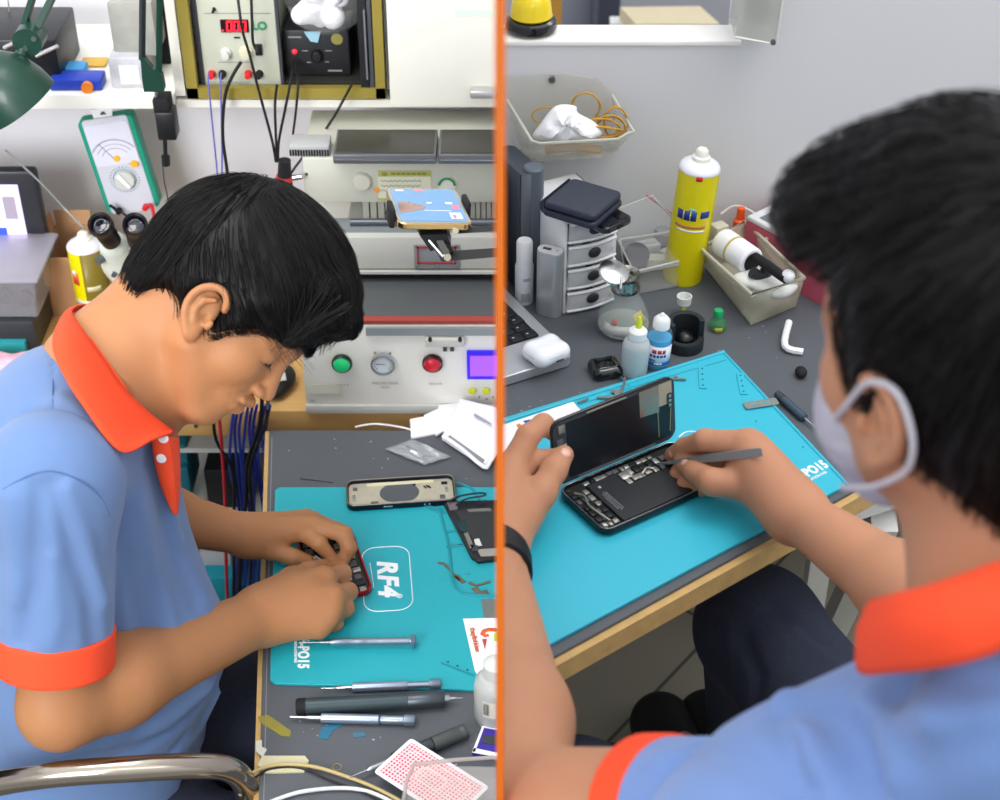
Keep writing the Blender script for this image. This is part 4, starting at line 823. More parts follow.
# blots and tape on the desk top
def blot(name, pts, m, lab, cat, h=.0005):
    b = B(); P = [D(x, y) for x, y in pts]; b.hull([(p.x, p.y, DZ) for p in P], [(p.x, p.y, DZ+h) for p in P]); return tag(b.build(name, m, None), lab, cat)
blot('tape_strip', [(258, 717), (268, 715), (291, 731), (290, 737), (281, 736), (262, 724)], M('old_tape', '8B8436', 0.5, var=.25, vscale=80), 'olive yellow tape scrap at the left edge of the desk', 'tape')
blot('paint_mark', [(331, 724), (344, 724), (333, 731), (327, 740), (318, 738), (322, 728)], M('blue_mark', '2A6C88', 0.5), 'blue paint mark on the desk below the lowest screwdriver', 'paint mark')
blot('paint_mark', [(352, 733), (364, 732), (366, 736), (354, 738)], M('blue_mark2', '3F6F86', 0.5), 'faint small blue paint mark right of the larger one', 'paint mark')
blot('masking_tape', [(262, 757), (305, 757), (309, 762), (304, 773), (265, 774), (258, 766)], M('masking_tape', 'C9C4A0', 0.7, var=.1, vscale=50, bump=.4), 'cream masking tape holding cables at the near desk edge', 'tape', .0022)
blot('glue_patch', [(256, 742), (262, 741), (262, 748), (267, 750), (263, 758), (256, 752)], M('glue_white', 'C3C5B6', 0.6, var=.2, vscale=90), 'whitish dried glue patch above the masking tape', 'glue', .0018)
for i in range(34):
    x, y = random.uniform(285, 490), random.uniform(436, 480) if i < 10 else random.uniform(700, 780); p = D(x, y)
    if i % 17 == 0: sp = B()
    r = random.uniform(.0004, .0011); sp.poly([(p.x+r*2*math.cos(a)*random.uniform(.5, 1), p.y+r*math.sin(a)) for a in np.linspace(0, 2*PI, 7)[:-1]], .0002, DZ)
    if i % 17 == 16: tag(sp.build('dust_speck', M('dust', 'A9ADB0', 0.8), None), 'white specks of dust on the dark desk top', 'dust', kind='stuff')
# -- silicone mat
mt = .004; MZ = DZ+mt
A_ = onz(275, 487, MZ); B_ = onz(270, 683, MZ); C_ = onz(640, 690, MZ); E_ = onz(640, 487, MZ)
ax_, ay_ = (B_-A_), (A_-B_)
t = thing('repair_mat', 'teal silicone repair mat on the left desk with white lettering', 'mat', (A_+B_)/2)
t.location.z = DZ
yb, yf = A_.y, B_.y
LL = onz(480, 690, MZ)
dm = (B_-A_).normalized(); am_ = math.atan2(dm.y, dm.x)
def ml(x0, y0, y1, off=0): pass
LR = LL+(LL-B_)*((CLL-LL.x)/(LL.x-B_.x))
def matpts(): return [(CLL, yb), (A_.x+.006, yb), (A_.x+dm.x*.006, yb-.006), (B_.x-dm.x*.006, B_.y+.006), (B_.x+.006, B_.y), (CLL, LR.y)]
b = B(); b.poly(matpts()[::-1], mt, DZ); b.build('sheet', teal, t, world=True, bevel=.0008)
def mp_(x, y): return onz(x, y, MZ)
def ridge(pts, name='moulded_ridge', r=.0018, m=M('teal_ridge', '188E9A', 0.5), sm=0, clip=CLL):
    b = B(); b.tube([(p.x, p.y, MZ+.0006) for p in (mp_(*q) for q in pts)], r, 6, smooth=sm); return b.build(name, m, t, world=True, clipx=clip)
ridge([(425, 506), (440, 510), (441, 516), (449, 548), (452, 577), (459, 591), (474, 595), (520, 597)], sm=4)
ridge([(445, 533), (458, 531)]); ridge([(450, 547), (465, 545)]); ridge([(447, 548), (452, 545), (463, 546)])
ridge([(457, 483), (470, 488), (478, 496), (480, 503)], sm=4, r=.0016); ridge([(424, 506), (434, 511), (446, 514)], sm=3, r=.0016)
dk_t = M('teal_groove', '14838D', 0.6)
ridge([(441, 663), (474, 676)], 'groove', .0009, dk_t)
for x, y in ((448, 662), (457.5, 666), (467.5, 670)):
    b = B(); p = mp_(x, y); b.cyl((p.x, p.y, MZ-.001), (p.x, p.y, MZ+.0003), .0014, n=12); b.build('hole', M('hole_dark', '0D3F46', 0.7), t, world=True)
# rounded outline and letters (running toward the camera)
cO = mp_(387, 578); wO = mp_(411, 578).x-mp_(363, 578).x; hO = (mp_(387, 546)-mp_(387, 610)).length; RO = Matrix.Rotation(am_+PI/2, 3, 'Z')
b = B(); rr = rrect(wO, hO, .018, 6); b.tube([cO+RO @ Vector((x, y, 0)) for x, y in rr], .0006, 4, closed=True); b.build('printed_outline', print_white, t, world=True)
inv = t.matrix_basis.inverted()
q = inv @ mp_(387, 578); text('lettering', 'RF4', .034, print_white, t, (q.x, q.y, mt+.0002), (0, 0, am_), shear=.2, bold=.0014, sx=1.12, sp=1.12)
q = inv @ mp_(399, 596); text('lettering', '®', .010, print_white, t, (q.x, q.y, mt+.0002), (0, 0, am_))
b = B(); p0, p1 = mp_(370, 563), mp_(374, 588); b.tube([p0, p1], .0005, 4); b.build('printed_line', print_white, t, world=True)
q = inv @ mp_(303, 650); text('lettering', 'RF-PO15', .0178, print_white, t, (q.x, q.y, mt+.0002), (0, 0, am_), shear=.12, bold=.0008, sx=.80, sp=1.14)
q = inv @ mp_(295.5, 652); text('lettering', 'INSULATION PAD', .0046, print_white, t, (q.x, q.y, mt+.0002), (0, 0, am_), bold=.0001, sx=.95)
# ================================================================ LEFT BAY: tools and parts on the desk
def rest(z): return z+.0002
def dirn(a, b, z): p, q = onz(*a, z), onz(*b, z); return p, q, (q-p).length, math.atan2(q.y-p.y, q.x-p.x)
def driver(lab, a, b_, z, prof, cat='screwdriver', nm='precision_screwdriver', g=None, clip=None):
    """a screwdriver lying down: axis from a to b_ (photo points); prof: [(part, material, [(t, r)...])] with t along 0..1"""
    rm = max(r for _, _, pf in prof for _, r in pf)
    p, q, L, an = dirn(a, b_, z+rm); t = thing(nm, lab, cat, Vector((p.x, p.y, z+rm)), an, g)
    R = Matrix.Rotation(PI/2, 3, 'Y')
    for name, m, pf in prof:
        b = B(); n = 6 if name == 'hex_grip' else 24; b.M = t.matrix_basis.copy(); b.lathe([(r, tt*L) for tt, r in pf], n, (0, 0, 0), R); b.build(name, m, t, world=True, clipx=clip)
    return t, L
al = M('anodised_grey', '8B97A6', 0.3, metal=.75, var=.03); al2 = M('anodised_blue_grey', '9AA6B6', 0.3, metal=.7, var=.03); gun = M('gunmetal', '4E555A', 0.35, metal=.7); dk = M('gunmetal_dark', '3C4A4E', 0.35, metal=.5)
driver('steel screwdriver with a round disc end lying on the teal mat', (299, 642.5), (416, 641), MZ, [('blade', steel, [(0, .0009), (.17, .0011), (.175, .0022), (.27, .0022)]), ('grip', al, [(.27, .0035), (.30, .0042), (.40, .0042), (.41, .0036), (.50, .0044), (.56, .0044), (.57, .0038), (.60, .0044), (.62, .0038), (.65, .0044), (.67, .0038), (.70, .0044), (.73, .0042), (.94, .0042)]), ('disc_end', al, [(.945, .0038), (.958, .0040), (.962, .0080), (.972, .0088), (.984, .0082), (1.0, .0050), (1.0, 0)])], )
driver('slim silver screwdriver just below the edge of the teal mat', (321, 688.5), (441, 684), DZ, [('blade', steel, [(0, .0008), (.12, .0012), (.13, .0021), (.26, .0023)]), ('grip', al2, [(.26, .0048), (.27, .0052), (.71, .0052), (.72, .0048)]), ('cap', al, [(.72, .0040), (.90, .0040), (.905, .0060), (.99, .0060), (1, .0050), (1, 0)])])
driver('fat dark electric screwdriver, the widest of the tools on the desk', (463, 698), (296, 707), DZ, [('blade', steel, [(0, .0006), (.04, .0009), (.045, .002), (.08, .0022), (.082, .0045), (.11, .0050)]), ('front_grip', gun, [(.11, .0082), (.125, .0098), (.33, .0100), (.335, .0094)]), ('grip', dk, [(.335, .0099), (.94, .0099)]), ('end_cap', blackm, [(.94, .0096), (.99, .0096), (1, .0085), (1, 0)])], nm='electric_screwdriver')
driver('silver screwdriver with a wide cap, lowest of the parallel screwdrivers', (290, 717), (415, 720.5), DZ, [('blade', steel, [(0, .0017), (.135, .0017), (.14, .0027), (.25, .0029)]), ('grip', al2, [(.25, .0052), (.26, .0056), (.71, .0056), (.715, .005)]), ('cap', al, [(.72, .0042), (.735, .0052), (.91, .0052), (.915, .0066), (.99, .0066), (1, .0058), (1, 0)])])
driver('grey screwdriver lying slanted under the red playing card', (350, 777), (466, 731), DZ, [('blade', steel, [(0, .0005), (.14, .0014), (.15, .0028), (.18, .0034), (.36, .0036)]), ('grip', gun, [(.36, .0070), (.37, .0078), (.68, .0078), (.70, .0072)]), ('knurled_cap', M('knurled_grey', '5C625E', 0.4, metal=.6), [(.705, .0084), (.93, .0084), (.94, .0078), (.96, .0086), (.99, .0086), (1, .0078), (1, 0)])])
# thin rod on the desk
p, q, L, an = dirn((300, 478), (333, 482), DZ+.001); b = B(); b.cyl(p, q, .0009, n=8); tag(b.build('drill_bit', gun, None), 'thin dark metal bit lying on the desk behind the mat', 'bit')
# -- empty phone housing
def phone_shell(nm, lab, c4, z, h, fm, name='phone_housing', r=.011):
    """c4: photo outline of the upper rim: back left, back right, front right, front left"""
    P = [onz(*c, z+h) for c in c4]; c = sum(P, Vector())/4; ex = ((P[1]+P[2])-(P[0]+P[3])); w = ex.length/2; ex.normalize(); d = ((P[0]+P[1])-(P[2]+P[3])).length/2
    t = thing(name, lab, 'phone', Vector((c.x, c.y, z)), math.atan2(ex.y, ex.x)); return t, w, d
t, w, d = phone_shell('', 'empty phone housing with an oval opening lying on the teal mat behind the hands', [(343, 481), (452, 473.5), (459, 500), (349, 506)], MZ, .009, None)
b = B(); b.loft([[Vector((x, y, 0)) for x, y in rrect(w-.002, d-.002, .010)], [Vector((x, y, .0015)) for x, y in rrect(w, d, .011)], [Vector((x, y, .0085)) for x, y in rrect(w, d, .011)], [Vector((x, y, .009)) for x, y in rrect(w-.001, d-.001, .0105)], [Vector((x, y, .009)) for x, y in rrect(w-.005, d-.005, .009)], [Vector((x, y, .0035)) for x, y in rrect(w-.006, d-.006, .008)]], cap=True); b.build('frame', M('midnight_frame', '161A30', 0.3, metal=.5), t)
b = B(); b.tube([(x, y, .0090) for x, y in rrect(w-.0026, d-.0026, .0098, 6)], .0009, 5, closed=True); b.build('silver_lip', M('lip_pewter', '8E8878', 0.35, metal=.7), t)
b = B(); b.poly(rrect(w-.007, d-.007, .0075), .0012, .0034); ip = b.build('inner_plate', M('inner_metal', 'C9C3AE', 0.4, metal=.5, var=.14, vscale=120), t)
b = B(); b.poly([(.026*math.cos(a)-.002, .0175*max(-1, min(1, 1.2*math.sin(a)))) for a in np.linspace(0, 2*PI, 29)[:-1]], .0004, .0046); b.build('charging_coil_opening', M('opening_grey', '50555A', 0.5), ip)
b = B(); b.box((.0, d/2-.008, .0052), (w*.62, .006, .0014), bev=.0004); b.build('cream_strip', M('strip_cream', 'D9D2AE', 0.5), ip)
for i, (x, y, sx, sy) in enumerate(((-w/2+.012, .012, .006, .006), (-w/2+.010, -.006, .004, .012), (w/2-.014, .014, .008, .005), (w/2-.018, -.014, .007, .007), (-.02, d/2-.014, .003, .003), (.018, d/2-.013, .004, .003), (-.035, -.018, .01, .004), (w/2-.012, .0, .004, .01))):
    b = B(); b.box((x, y, .0052), (sx, sy, .0012), bev=.0003); b.build('bracket', (dsteel, steel, blackm)[i % 3], ip)
b = B()
for k in range(3): b.box((.032+.003*k, .008+.001*(k % 2), .0050), (.0016, .006, .0008), rz=.5)
b.build('black_marks', blackm, ip)
for x, w2 in ((-.018, .012), (.03, .003), (.036, .003)):
    b = B(); b.box((x, -d/2-.0002, .005), (w2, .0012, .0022), bev=.0003); b.build('side_button', steel, t)
# -- display assembly with its flex cables
pts4 = [(445, 506), (474, 558), (520, 552), (520, 500)]; z = MZ+.002
t = thing('phone_display', 'detached black phone display lying face down beside the divider', 'phone screen', onz(480, 528, z))
P = [onz(x, y, z+.004) for x, y in ((444, 504), (447, 501), (520, 499), (520, 556), (478, 561), (471, 556))]
b = B(); b.hull([(p.x, p.y, MZ+.0005) for p in P], [(p.x, p.y, z+.004) for p in P]); b.build('panel_frame', M('frame_black', '1A1D1E', 0.35), t, world=True, clipx=CLL, bevel=.001)
def onP(poly, h, m, nm, par=None, zz=z+.0042):
    P = [onz(x, y, zz) for x, y in poly]; b = B(); b.hull([(p.x, p.y, zz) for p in P], [(p.x, p.y, zz+h) for p in P]); return b.build(nm, m, par or t, world=True, clipx=CLL)
onP([(454, 511), (520, 507), (520, 549), (480, 549), (470, 535)], .0006, M('panel_black', '2A2E2E', 0.45), 'screen_back')
onP([(456, 522), (466, 520), (468, 534), (460, 531)], .0010, M('camera_teal', '12343A', 0.25), 'camera_window'); onP([(447, 503), (457, 503), (458, 510), (450, 511)], .0016, M('pinkish_chip', '7C7078', 0.4, metal=.4), 'chip')
onP([(467, 510), (490, 508.5), (492, 511.5), (469, 512.5)], .0012, M('silver_plate', '8C8C88', 0.3, metal=.6), 'metal_plate'); onP([(474, 540), (479, 539), (482, 546), (476, 547)], .0012, M('chip_white', 'D7D7D2', 0.5), 'white_chip'); onP([(477, 550), (520, 547), (520, 555), (481, 557)], .0011, M('silver_bar', 'ABA99F', 0.35, metal=.5), 'bottom_bar')
onP([(464, 534), (468, 533), (474, 548), (470, 549)], .0013, M('silver_plate'), 'flex_strip'); onP([(470, 545), (478, 546), (479, 551), (473, 552)], .0013, dgrey, 'connector')
for a, nm in (([(449, 502), (460, 496), (480, 493), (486, 494)], 'flex_cable'), ([(456, 505), (466, 499), (480, 496.5), (486, 495)], 'flex_cable'), ([(478, 503), (486, 501), (495, 505)], 'flex_cable')):
    b = B(); b.tube([onz(x, y, z+.008+.002*i) for i, (x, y) in enumerate(a)], .0013, 6, smooth=4); b.build(nm, M('flex_black', '1E1F22', 0.35), t, world=True, clipx=CLL)
# -- red phone being repaired
t, w, d = phone_shell('', 'opened red phone with bare circuit boards under the hands of the left worker', [(292, 526), (351, 528), (373, 585), (306, 590)], MZ, .009, None, 'open_phone')
w = .071; d = .140
P = [onz(351, 528, MZ+.009), onz(372, 588, MZ+.009)]; dd = (P[0]-P[1]).normalized(); exx = Vector((dd.y, -dd.x, 0)); d = (P[0]-P[1]).length+.006
cc = (P[0]+P[1])/2-exx*(w/2-.001); t.location = (cc.x, cc.y, MZ); t.rotation_euler = (0, 0, math.atan2(exx.y, exx.x))
redm = M('phone_red', 'B01226', 0.25, metal=.5)
b = B(); b.loft([[Vector((x, y, 0)) for x, y in rrect(w-.002, d-.002, .010)], [Vector((x, y, .0015)) for x, y in rrect(w, d, .011)], [Vector((x, y, .008)) for x, y in rrect(w, d, .011)], [Vector((x, y, .0085)) for x, y in rrect(w-.001, d-.001, .0105)], [Vector((x, y, .0085)) for x, y in rrect(w-.004, d-.004, .0095)], [Vector((x, y, .003)) for x, y in rrect(w-.005, d-.005, .009)]]); b.build('frame', redm, t)
b = B(); b.poly(rrect(w-.0055, d-.0055, .0085), .002, .003); bd = b.build('circuit_board', M('board_dark', '23211F', 0.5, var=.3, vscale=300), t)
rs = random.Random(4); cm = [M('chip_black', '18191B', 0.4), M('shield_silver', 'A8A69E', 0.3, metal=.7), M('shield_tan', '8C8068', 0.35, metal=.5), M('chip_grey', '55575A', 0.4)]
for i in range(9):
    y = d/2-.016-.0125*i
    for (x, ww) in ((w/2-.012, .011), (w/2-.024, .009), (-.006, .016), (-.024, .012)):
        b = B(); b.box((x+rs.uniform(-.001, .001), y, .0055), (ww*rs.uniform(.7, 1), .0105*rs.uniform(.6, 1), .0015+.0008*rs.random()), bev=.0003); b.build('chip', cm[rs.randrange(4)], bd)
# -- small flex parts on the mat
fx = M('flex_tan', '8E8468', 0.4, metal=.4, col2='4E4C44', vscale=200)
def flex(lab, parts, g='tiny flex cable parts on the left mat', sc=1, zz=None, nm='flex_cable'):
    zz = MZ if zz is None else zz; c = onz(*parts[0][0][0], zz); t = thing(nm, lab, 'phone part', c)
    for pts, wd in parts:
        P = [onz(x, y, zz) for x, y in pts]; lo, hi = [], []
        for i, p in enumerate(P):
            tt = (P[min(i+1, len(P)-1)]-P[max(i-1, 0)]).normalized(); n = Vector((-tt.y, tt.x, 0))*wd*rs.uniform(.7, 1.1); lo.append(p+n); hi.append(p-n)
        b = B(); b.hull([v+Vector((0, 0, .0001)) for v in lo+hi[::-1]], [v+Vector((0, 0, .0012)) for v in lo+hi[::-1]]); b.build('strip', fx, t, world=True)
flex('curled flex cable part on the mat left of the two small parts', [([(438, 563), (444, 564), (449, 569), (455, 577), (460, 581)], .0018), ([(456, 576), (464, 583)], .0035)])
flex('forked metal part on the mat near the detached display', [([(469, 583), (476, 586), (490, 582)], .002), ([(474, 588), (480, 594), (488, 592)], .004)])
b = B()
for i in range(14):
    p = onz(rs.uniform(436, 470), rs.uniform(566, 585), MZ+.0002); b.box(p, (.001, .0006, .0004), rz=rs.uniform(0, 3))
tag(b.build('shavings', gun, None), 'dark specks scattered on the teal mat between the small parts', 'shavings', kind='stuff')
onp = lambda poly, h, m, nm, lab, cat, z0, clip=None: tag((lambda P, b: (b.hull([(p.x, p.y, z0) for p in P], [(p.x, p.y, z0+h) for p in P]), b.build(nm, m, None, clipx=clip))[1])([onz(x, y, z0+h) for x, y in poly], B()), lab, cat)
onp([(481, 599), (520, 599), (520, 618), (484, 618)], .0006, M('mesh_grey', '8F938C', 0.5, metal=.3, col2='5E6A66', vscale=500), 'stencil', 'grey metal stencil on the mat above the white card', 'stencil', MZ+.0002, CLL)
# -- white card with orange print
cz = MZ+.0002
o = onp([(463, 618.5), (520, 617), (520, 700), (488, 690), (475, 671)], .0006, paper, 'business_card', 'white card with orange lettering partly under the clear bottle', 'card', cz, CLL)
def oncard(poly, m, nm, zz=cz+.0006):
    P = [onz(x, y, zz) for x, y in poly]; b = B(); b.hull([(p.x, p.y, zz) for p in P], [(p.x, p.y, zz+.0002) for p in P]); return b.build(nm, m, o, clipx=CLL)
orp = M('orange_print', 'E8622A', 0.5); 
q0, q1 = onz(470, 623, cz+.0008), onz(478.5, 657, cz+.0008); an = math.atan2(q1.y-q0.y, q1.x-q0.x); text('lettering', 'thaylinhkien', .0085, M('rust_print', 'C85A2A', 0.5), o, ((q0.x+q1.x)/2+.001, (q0.y+q1.y)/2, cz+.0008), (0, 0, an), bold=.0003, sx=1.0)
b = B(); zz = cz+.0008; b.loft([[Vector(v) for v in L] for L in zip(*[[(p.x+n.x*w_, p.y+n.y*w_, zz) for w_ in (-.003, .003)] for p, n in [(onz(x, y, zz), Vector((math.cos(a), math.sin(a), 0))) for x, y, a in ((497, 630, 1.6), (489, 629.5, 1.7), (484, 631, 2.4), (482.5, 634, 3.2), (486, 636, 4.2), (488.5, 634.5, 5.2))]])], cap=False, closed=False); b.build('orange_logo', orp, o, solid=.0002)
oncard([(482, 639), (487, 639), (485, 650)], M('red_print', 'C0404A', 0.5), 'red_triangle'); oncard([(494, 633), (500, 632), (500, 641), (494, 641)], M('lime_print', 'A8D838', 0.5), 'lime_mark')
# -- translucent bottle with a barcode label, at the divider
p = onz(496, 716, DZ); r = .0245
t = thing('liquid_bottle', 'translucent liquid bottle with a barcode label on the desk at the divider', 'bottle', Vector((p.x, p.y, DZ)))
hb = .068
b = B(); b.M = W(t.location); b.lathe([(r*.93, 0), (r, .003), (r, hb*.72), (r*.93, hb*.84), (r*.66, hb*.96), (r*.48, hb), (r*.48, hb*1.08)], 36); b.build('bottle_body', M('bottle_milky', 'C9CCC9', 0.25, alpha=0.72), t, world=True, clipx=CLL)
b = B(); b.M = W(t.location); b.lathe([(r*.90, .002), (r*.95, .004), (r*.95, hb*.40), (0, hb*.405)], 32); b.build('liquid', M('liquid_milky', 'D6D3C2', 0.3, alpha=.8), t, world=True, clipx=CLL)
b = B(); b.M = W(t.location); b.lathe([(r*.60, hb*1.0), (r*.58, hb*1.22), (r*.35, hb*1.30), (0, hb*1.32)], 28); b.build('cap', M('cap_translucent', 'D9DBD6', 0.3, alpha=.85), t, world=True, clipx=CLL)
a0 = math.radians(-108); lab_w = .62
b = B(); b.M = W(t.location); b.grid(lambda u, v: Vector(((r+.0004)*math.cos(a0-lab_w/2+lab_w*u), (r+.0004)*math.sin(a0-lab_w/2+lab_w*u), .022+.024*v)), 8, 2); lb = b.build('barcode_label', M('label_cream', 'D6D3C6', 0.6), t, world=True, clipx=CLL)
b = B(); b.M = W(t.location)
for i in range(12):
    a = a0-lab_w/2+.05+lab_w*.42*i/11; wv_ = rs.choice((.004, .009)); rr_ = r+.0007
    b.grid(lambda u, v: Vector((rr_*math.cos(a+wv_*1.6*u), rr_*math.sin(a+wv_*1.6*u), .025+.018*v)), 2, 2)
b.build('barcode', black, lb, world=True, clipx=CLL)
# -- purple sticker tin
onp([(472, 752), (482, 727), (520, 733), (520, 760)], .006, M('violet_print', '3A2C9A', 0.4), 'card_box', 'violet box with a white rim lying below the bottle at the divider', 'box', DZ, CLL)
o = bpy.data.objects[[x.name for x in bpy.data.objects if x.name.startswith('card_box')][-1]]
for poly in ([(472, 752.5), (474, 748), (520, 758), (520, 761)], [(481, 727), (483, 726), (520, 731), (520, 734)], [(472, 752), (482, 727), (484, 728), (475, 752)]):
    P = [onz(x, y, DZ+.0062) for x, y in poly]; b = B(); b.hull([(p.x, p.y, DZ+.006) for p in P], [(p.x, p.y, DZ+.0066) for p in P]); b.build('white_rim', paper, o, clipx=CLL)
P = [onz(x, y, DZ+.0062) for x, y in ((484, 735), (520, 740), (520, 748), (481, 743))]; b = B(); b.hull([(p.x, p.y, DZ+.006) for p in P], [(p.x, p.y, DZ+.0066) for p in P]); b.build('grey_window', dgrey, o, clipx=CLL)
# -- playing card, half under a clear box
cd = [(377, 778), (408, 740), (487, 790), (455, 828)]; z0 = DZ+.010
P = [onz(x, y, z0) for x, y in cd]; cc = sum(P, Vector())/4; e1 = (P[2]-P[1])+(P[3]-P[0]); an = math.atan2(e1.y, e1.x); Lc = e1.length/2; wc = ((P[0]-P[1]).length+(P[3]-P[2]).length)/2
t = thing('playing_card', 'red backed playing card leaning over the slanted grey screwdriver', 'playing card', Vector((cc.x, cc.y, DZ+.016))); t.rotation_euler = (0, .0, an)
b = B(); b.poly(rrect(Lc, wc, .004), .0005, 0); b.build('card_sheet', paper, t)
def card_mat():
    m = bpy.data.materials.new('card_back'); m.use_nodes = True; nt = m.node_tree; bs = nt.nodes['Principled BSDF']; bs.inputs['Roughness'].default_value = .4
    tc = nt.nodes.new('ShaderNodeTexCoord'); v = nt.nodes.new('ShaderNodeTexVoronoi'); v.feature = 'DISTANCE_TO_EDGE'; v.inputs['Scale'].default_value = 240; v.inputs['Randomness'].default_value = .25
    r = nt.nodes.new('ShaderNodeValToRGB'); r.color_ramp.elements[0].position = .12; r.color_ramp.elements[1].position = .28; r.color_ramp.elements[0].color = lin('F6D5D8'); r.color_ramp.elements[1].color = lin('DE3E52')
    nt.links.new(tc.outputs['Object'], v.inputs['Vector']); nt.links.new(v.outputs['Distance'], r.inputs[0]); nt.links.new(r.outputs[0], bs.inputs['Base Color']); return m
b = B(); b.poly(rrect(Lc-.009, wc-.009, .002), .0002, .0005); cb_ = b.build('red_pattern', card_mat(), t)
b = B(); rr = rrect(Lc-.024, wc-.024, .008, 4); b.tube([(x, y, .0008) for x, y in rr], .0005, 4, closed=True); rr = rrect(Lc*.3, wc*.3, .004, 4); b.tube([(x, y, .0008) for x, y in rr], .0006, 4, closed=True); b.build('pattern_lines', M('card_pink', 'F8DDE0', 0.4), cb_)
# -- clear plastic box at the near edge
P = [onz(x, y, DZ+.04) for x, y in ((404, 798), (412, 770), (425, 764), (520, 766), (520, 870), (404, 870))]
t = thing('plastic_tub', 'frosted clear tub standing over the playing card at the near right corner of the desk', 'tub', Vector((P[0].x+.06, P[0].y-.03, DZ+.024)))
lo = [Vector((p.x*.97-.002+.006, p.y, DZ+.018)) for p in P]
b = B(); b.hull([(p.x+.004, p.y-.002, DZ+.0178) for p in P], [(p.x, p.y, DZ+.04) for p in P]); b.build('tub_body', M('tub_frosted', 'D9D6D0', 0.3, alpha=.22), t, world=True, clipx=CLL, bevel=.003)
b = B(); b.tube([Vector((p.x, p.y, DZ+.041)) for p in P], .0022, 8, closed=True, smooth=3); b.build('rim', M('rim_frosted', 'B9B2AC', 0.3, alpha=.6), t, world=True, clipx=CLL)
# -- cables, ring
cable('usb_cable', [D(240, 795, .004), D(250, 775, .006), D(275, 765, .006), D(310, 766, .006), D(345, 776, .005), D(380, 790, .005), D(420, 812, .005)], .0020, M('beige_cable', 'B9A670', 0.45), 'beige cable crossing the near edge of the left desk')
cable('usb_cable', [D(242, 800, .002), D(252, 781, .003), D(270, 769, .003), D(300, 768, .003), D(330, 780, .003), D(370, 795, .003), D(400, 815, .003)], .0013, black_c, 'thin dark cable beneath the beige cable')
cable('usb_cable', [D(270, 802, .004), D(300, 792, .004), D(340, 788, .004), D(370, 792, .004), D(400, 806, .004)], .0022, M('white_cable', 'D6D8DA', 0.4), 'white cable curving along the bottom edge of the desk')
p = D(337, 767, .001); b = B(); b.tube([p+Vector((.0047*math.cos(a), .0047*math.sin(a), 0)) for a in np.linspace(0, 2*PI, 21)[:-1]], .0004, 5, closed=True); tag(b.build('rubber_ring', M('tan_rubber', 'B39A5A', 0.5), None), 'tiny tan rubber ring on the desk above the cables', 'ring')
# -- paper, plastic bag, white tray at the back of the desk
for i, (poly, h0, lab) in enumerate((([(410, 419), (437, 414), (440, 432), (411, 438)], .004, 'lowest white paper packet at the back of the desk'), ([(424, 415), (450, 403), (462, 420), (436, 435)], .007, 'middle white paper packet of the fanned stack'), ([(438, 405), (468, 402), (470, 422), (444, 432)], .010, 'topmost white paper packet of the fanned stack'))):
    onp(poly, .003, paper, 'paper_packet', lab, 'paper packet', DZ+h0-.0035)
t = thing('plastic_bag', 'crumpled clear zip bag of small parts at the back of the desk', 'bag', D(420, 455))
P = [D(385, 451), D(413, 441), D(452, 459), D(424, 467)]
b = B(); rg = random.Random(9)
b.grid(lambda u, v: (P[0].lerp(P[1], u)).lerp(P[3].lerp(P[2], u), v)+Vector((0, 0, .003+.006*rg.random()*(1 if .05 < u < .95 and .05 < v < .95 else .3))), 12, 8); b.build('film', M('bag_film', 'C9CFD2', 0.15, alpha=.45, metal=.2), t, world=True, solid=.0004)
for i in range(7):
    b = B(); q = D(400+i*6, 452+rg.uniform(-4, 5), .002); b.box(q, (.006, .003, .002), rz=rg.uniform(0, 3), bev=.0003); b.build('small_part', (dsteel, white, dgrey)[i % 3], t, world=True)
P = [(441, 440), (456, 405), (520, 410), (520, 470), (490, 466)]
t = thing('plastic_tray', 'white plastic tray tipped on its rim beside the divider', 'tray', D(470, 440))
f = lambda x, y, z: onz(x, y, DZ+z)
b = B(); b.hull([f(441, 440, .004), f(486, 470, .004), f(500, 452, .010), f(520, 430, .014), f(520, 418, .02), f(459, 404, .02)], [f(443, 434, .012), f(485, 464, .012), f(500, 446, .018), f(520, 426, .022), f(520, 412, .03), f(460, 398, .03)]); b.build('tray_body', M('tray_white', 'E8E8EE', 0.35), t, world=True, clipx=CLL, bevel=.002)
b = B(); b.tube([f(443, 436, .012), f(462, 449, .012), f(484, 467, .012), f(490, 462, .014), f(500, 447, .018)], .0028, 8, smooth=3); b.build('rim', white, t, world=True, clipx=CLL)
b = B(); b.hull([f(446, 438, .0125), f(482, 463, .0125), f(485, 460, .0125), f(450, 435, .0125)], [f(446, 438, .0135), f(482, 463, .0135), f(485, 460, .0135), f(450, 435, .0135)]); b.build('slot', mgrey, t, world=True)
b = B(); b.hull([f(474, 413, .0275), f(491, 423, .0275), f(492, 425.5, .0275), f(474, 416, .0275)], [f(474, 413, .029), f(491, 423, .029), f(492, 425.5, .029), f(474, 416, .029)]); b.build('grip_slit', M('slit_grey', '9A9A9E', 0.5), t, world=True)
cable('white_cable', [D(355, 427, .003), D(375, 424, .003), D(400, 427, .003), D(415, 431, .003)], .0014, white, 'short white cord behind the desk top below the machine')
# ================================================================ RIGHT BAY: room and table
ZR = TR
def R_(x, y, z=0): return onz(x, y, ZR+z)
MZR = ZR+.0045
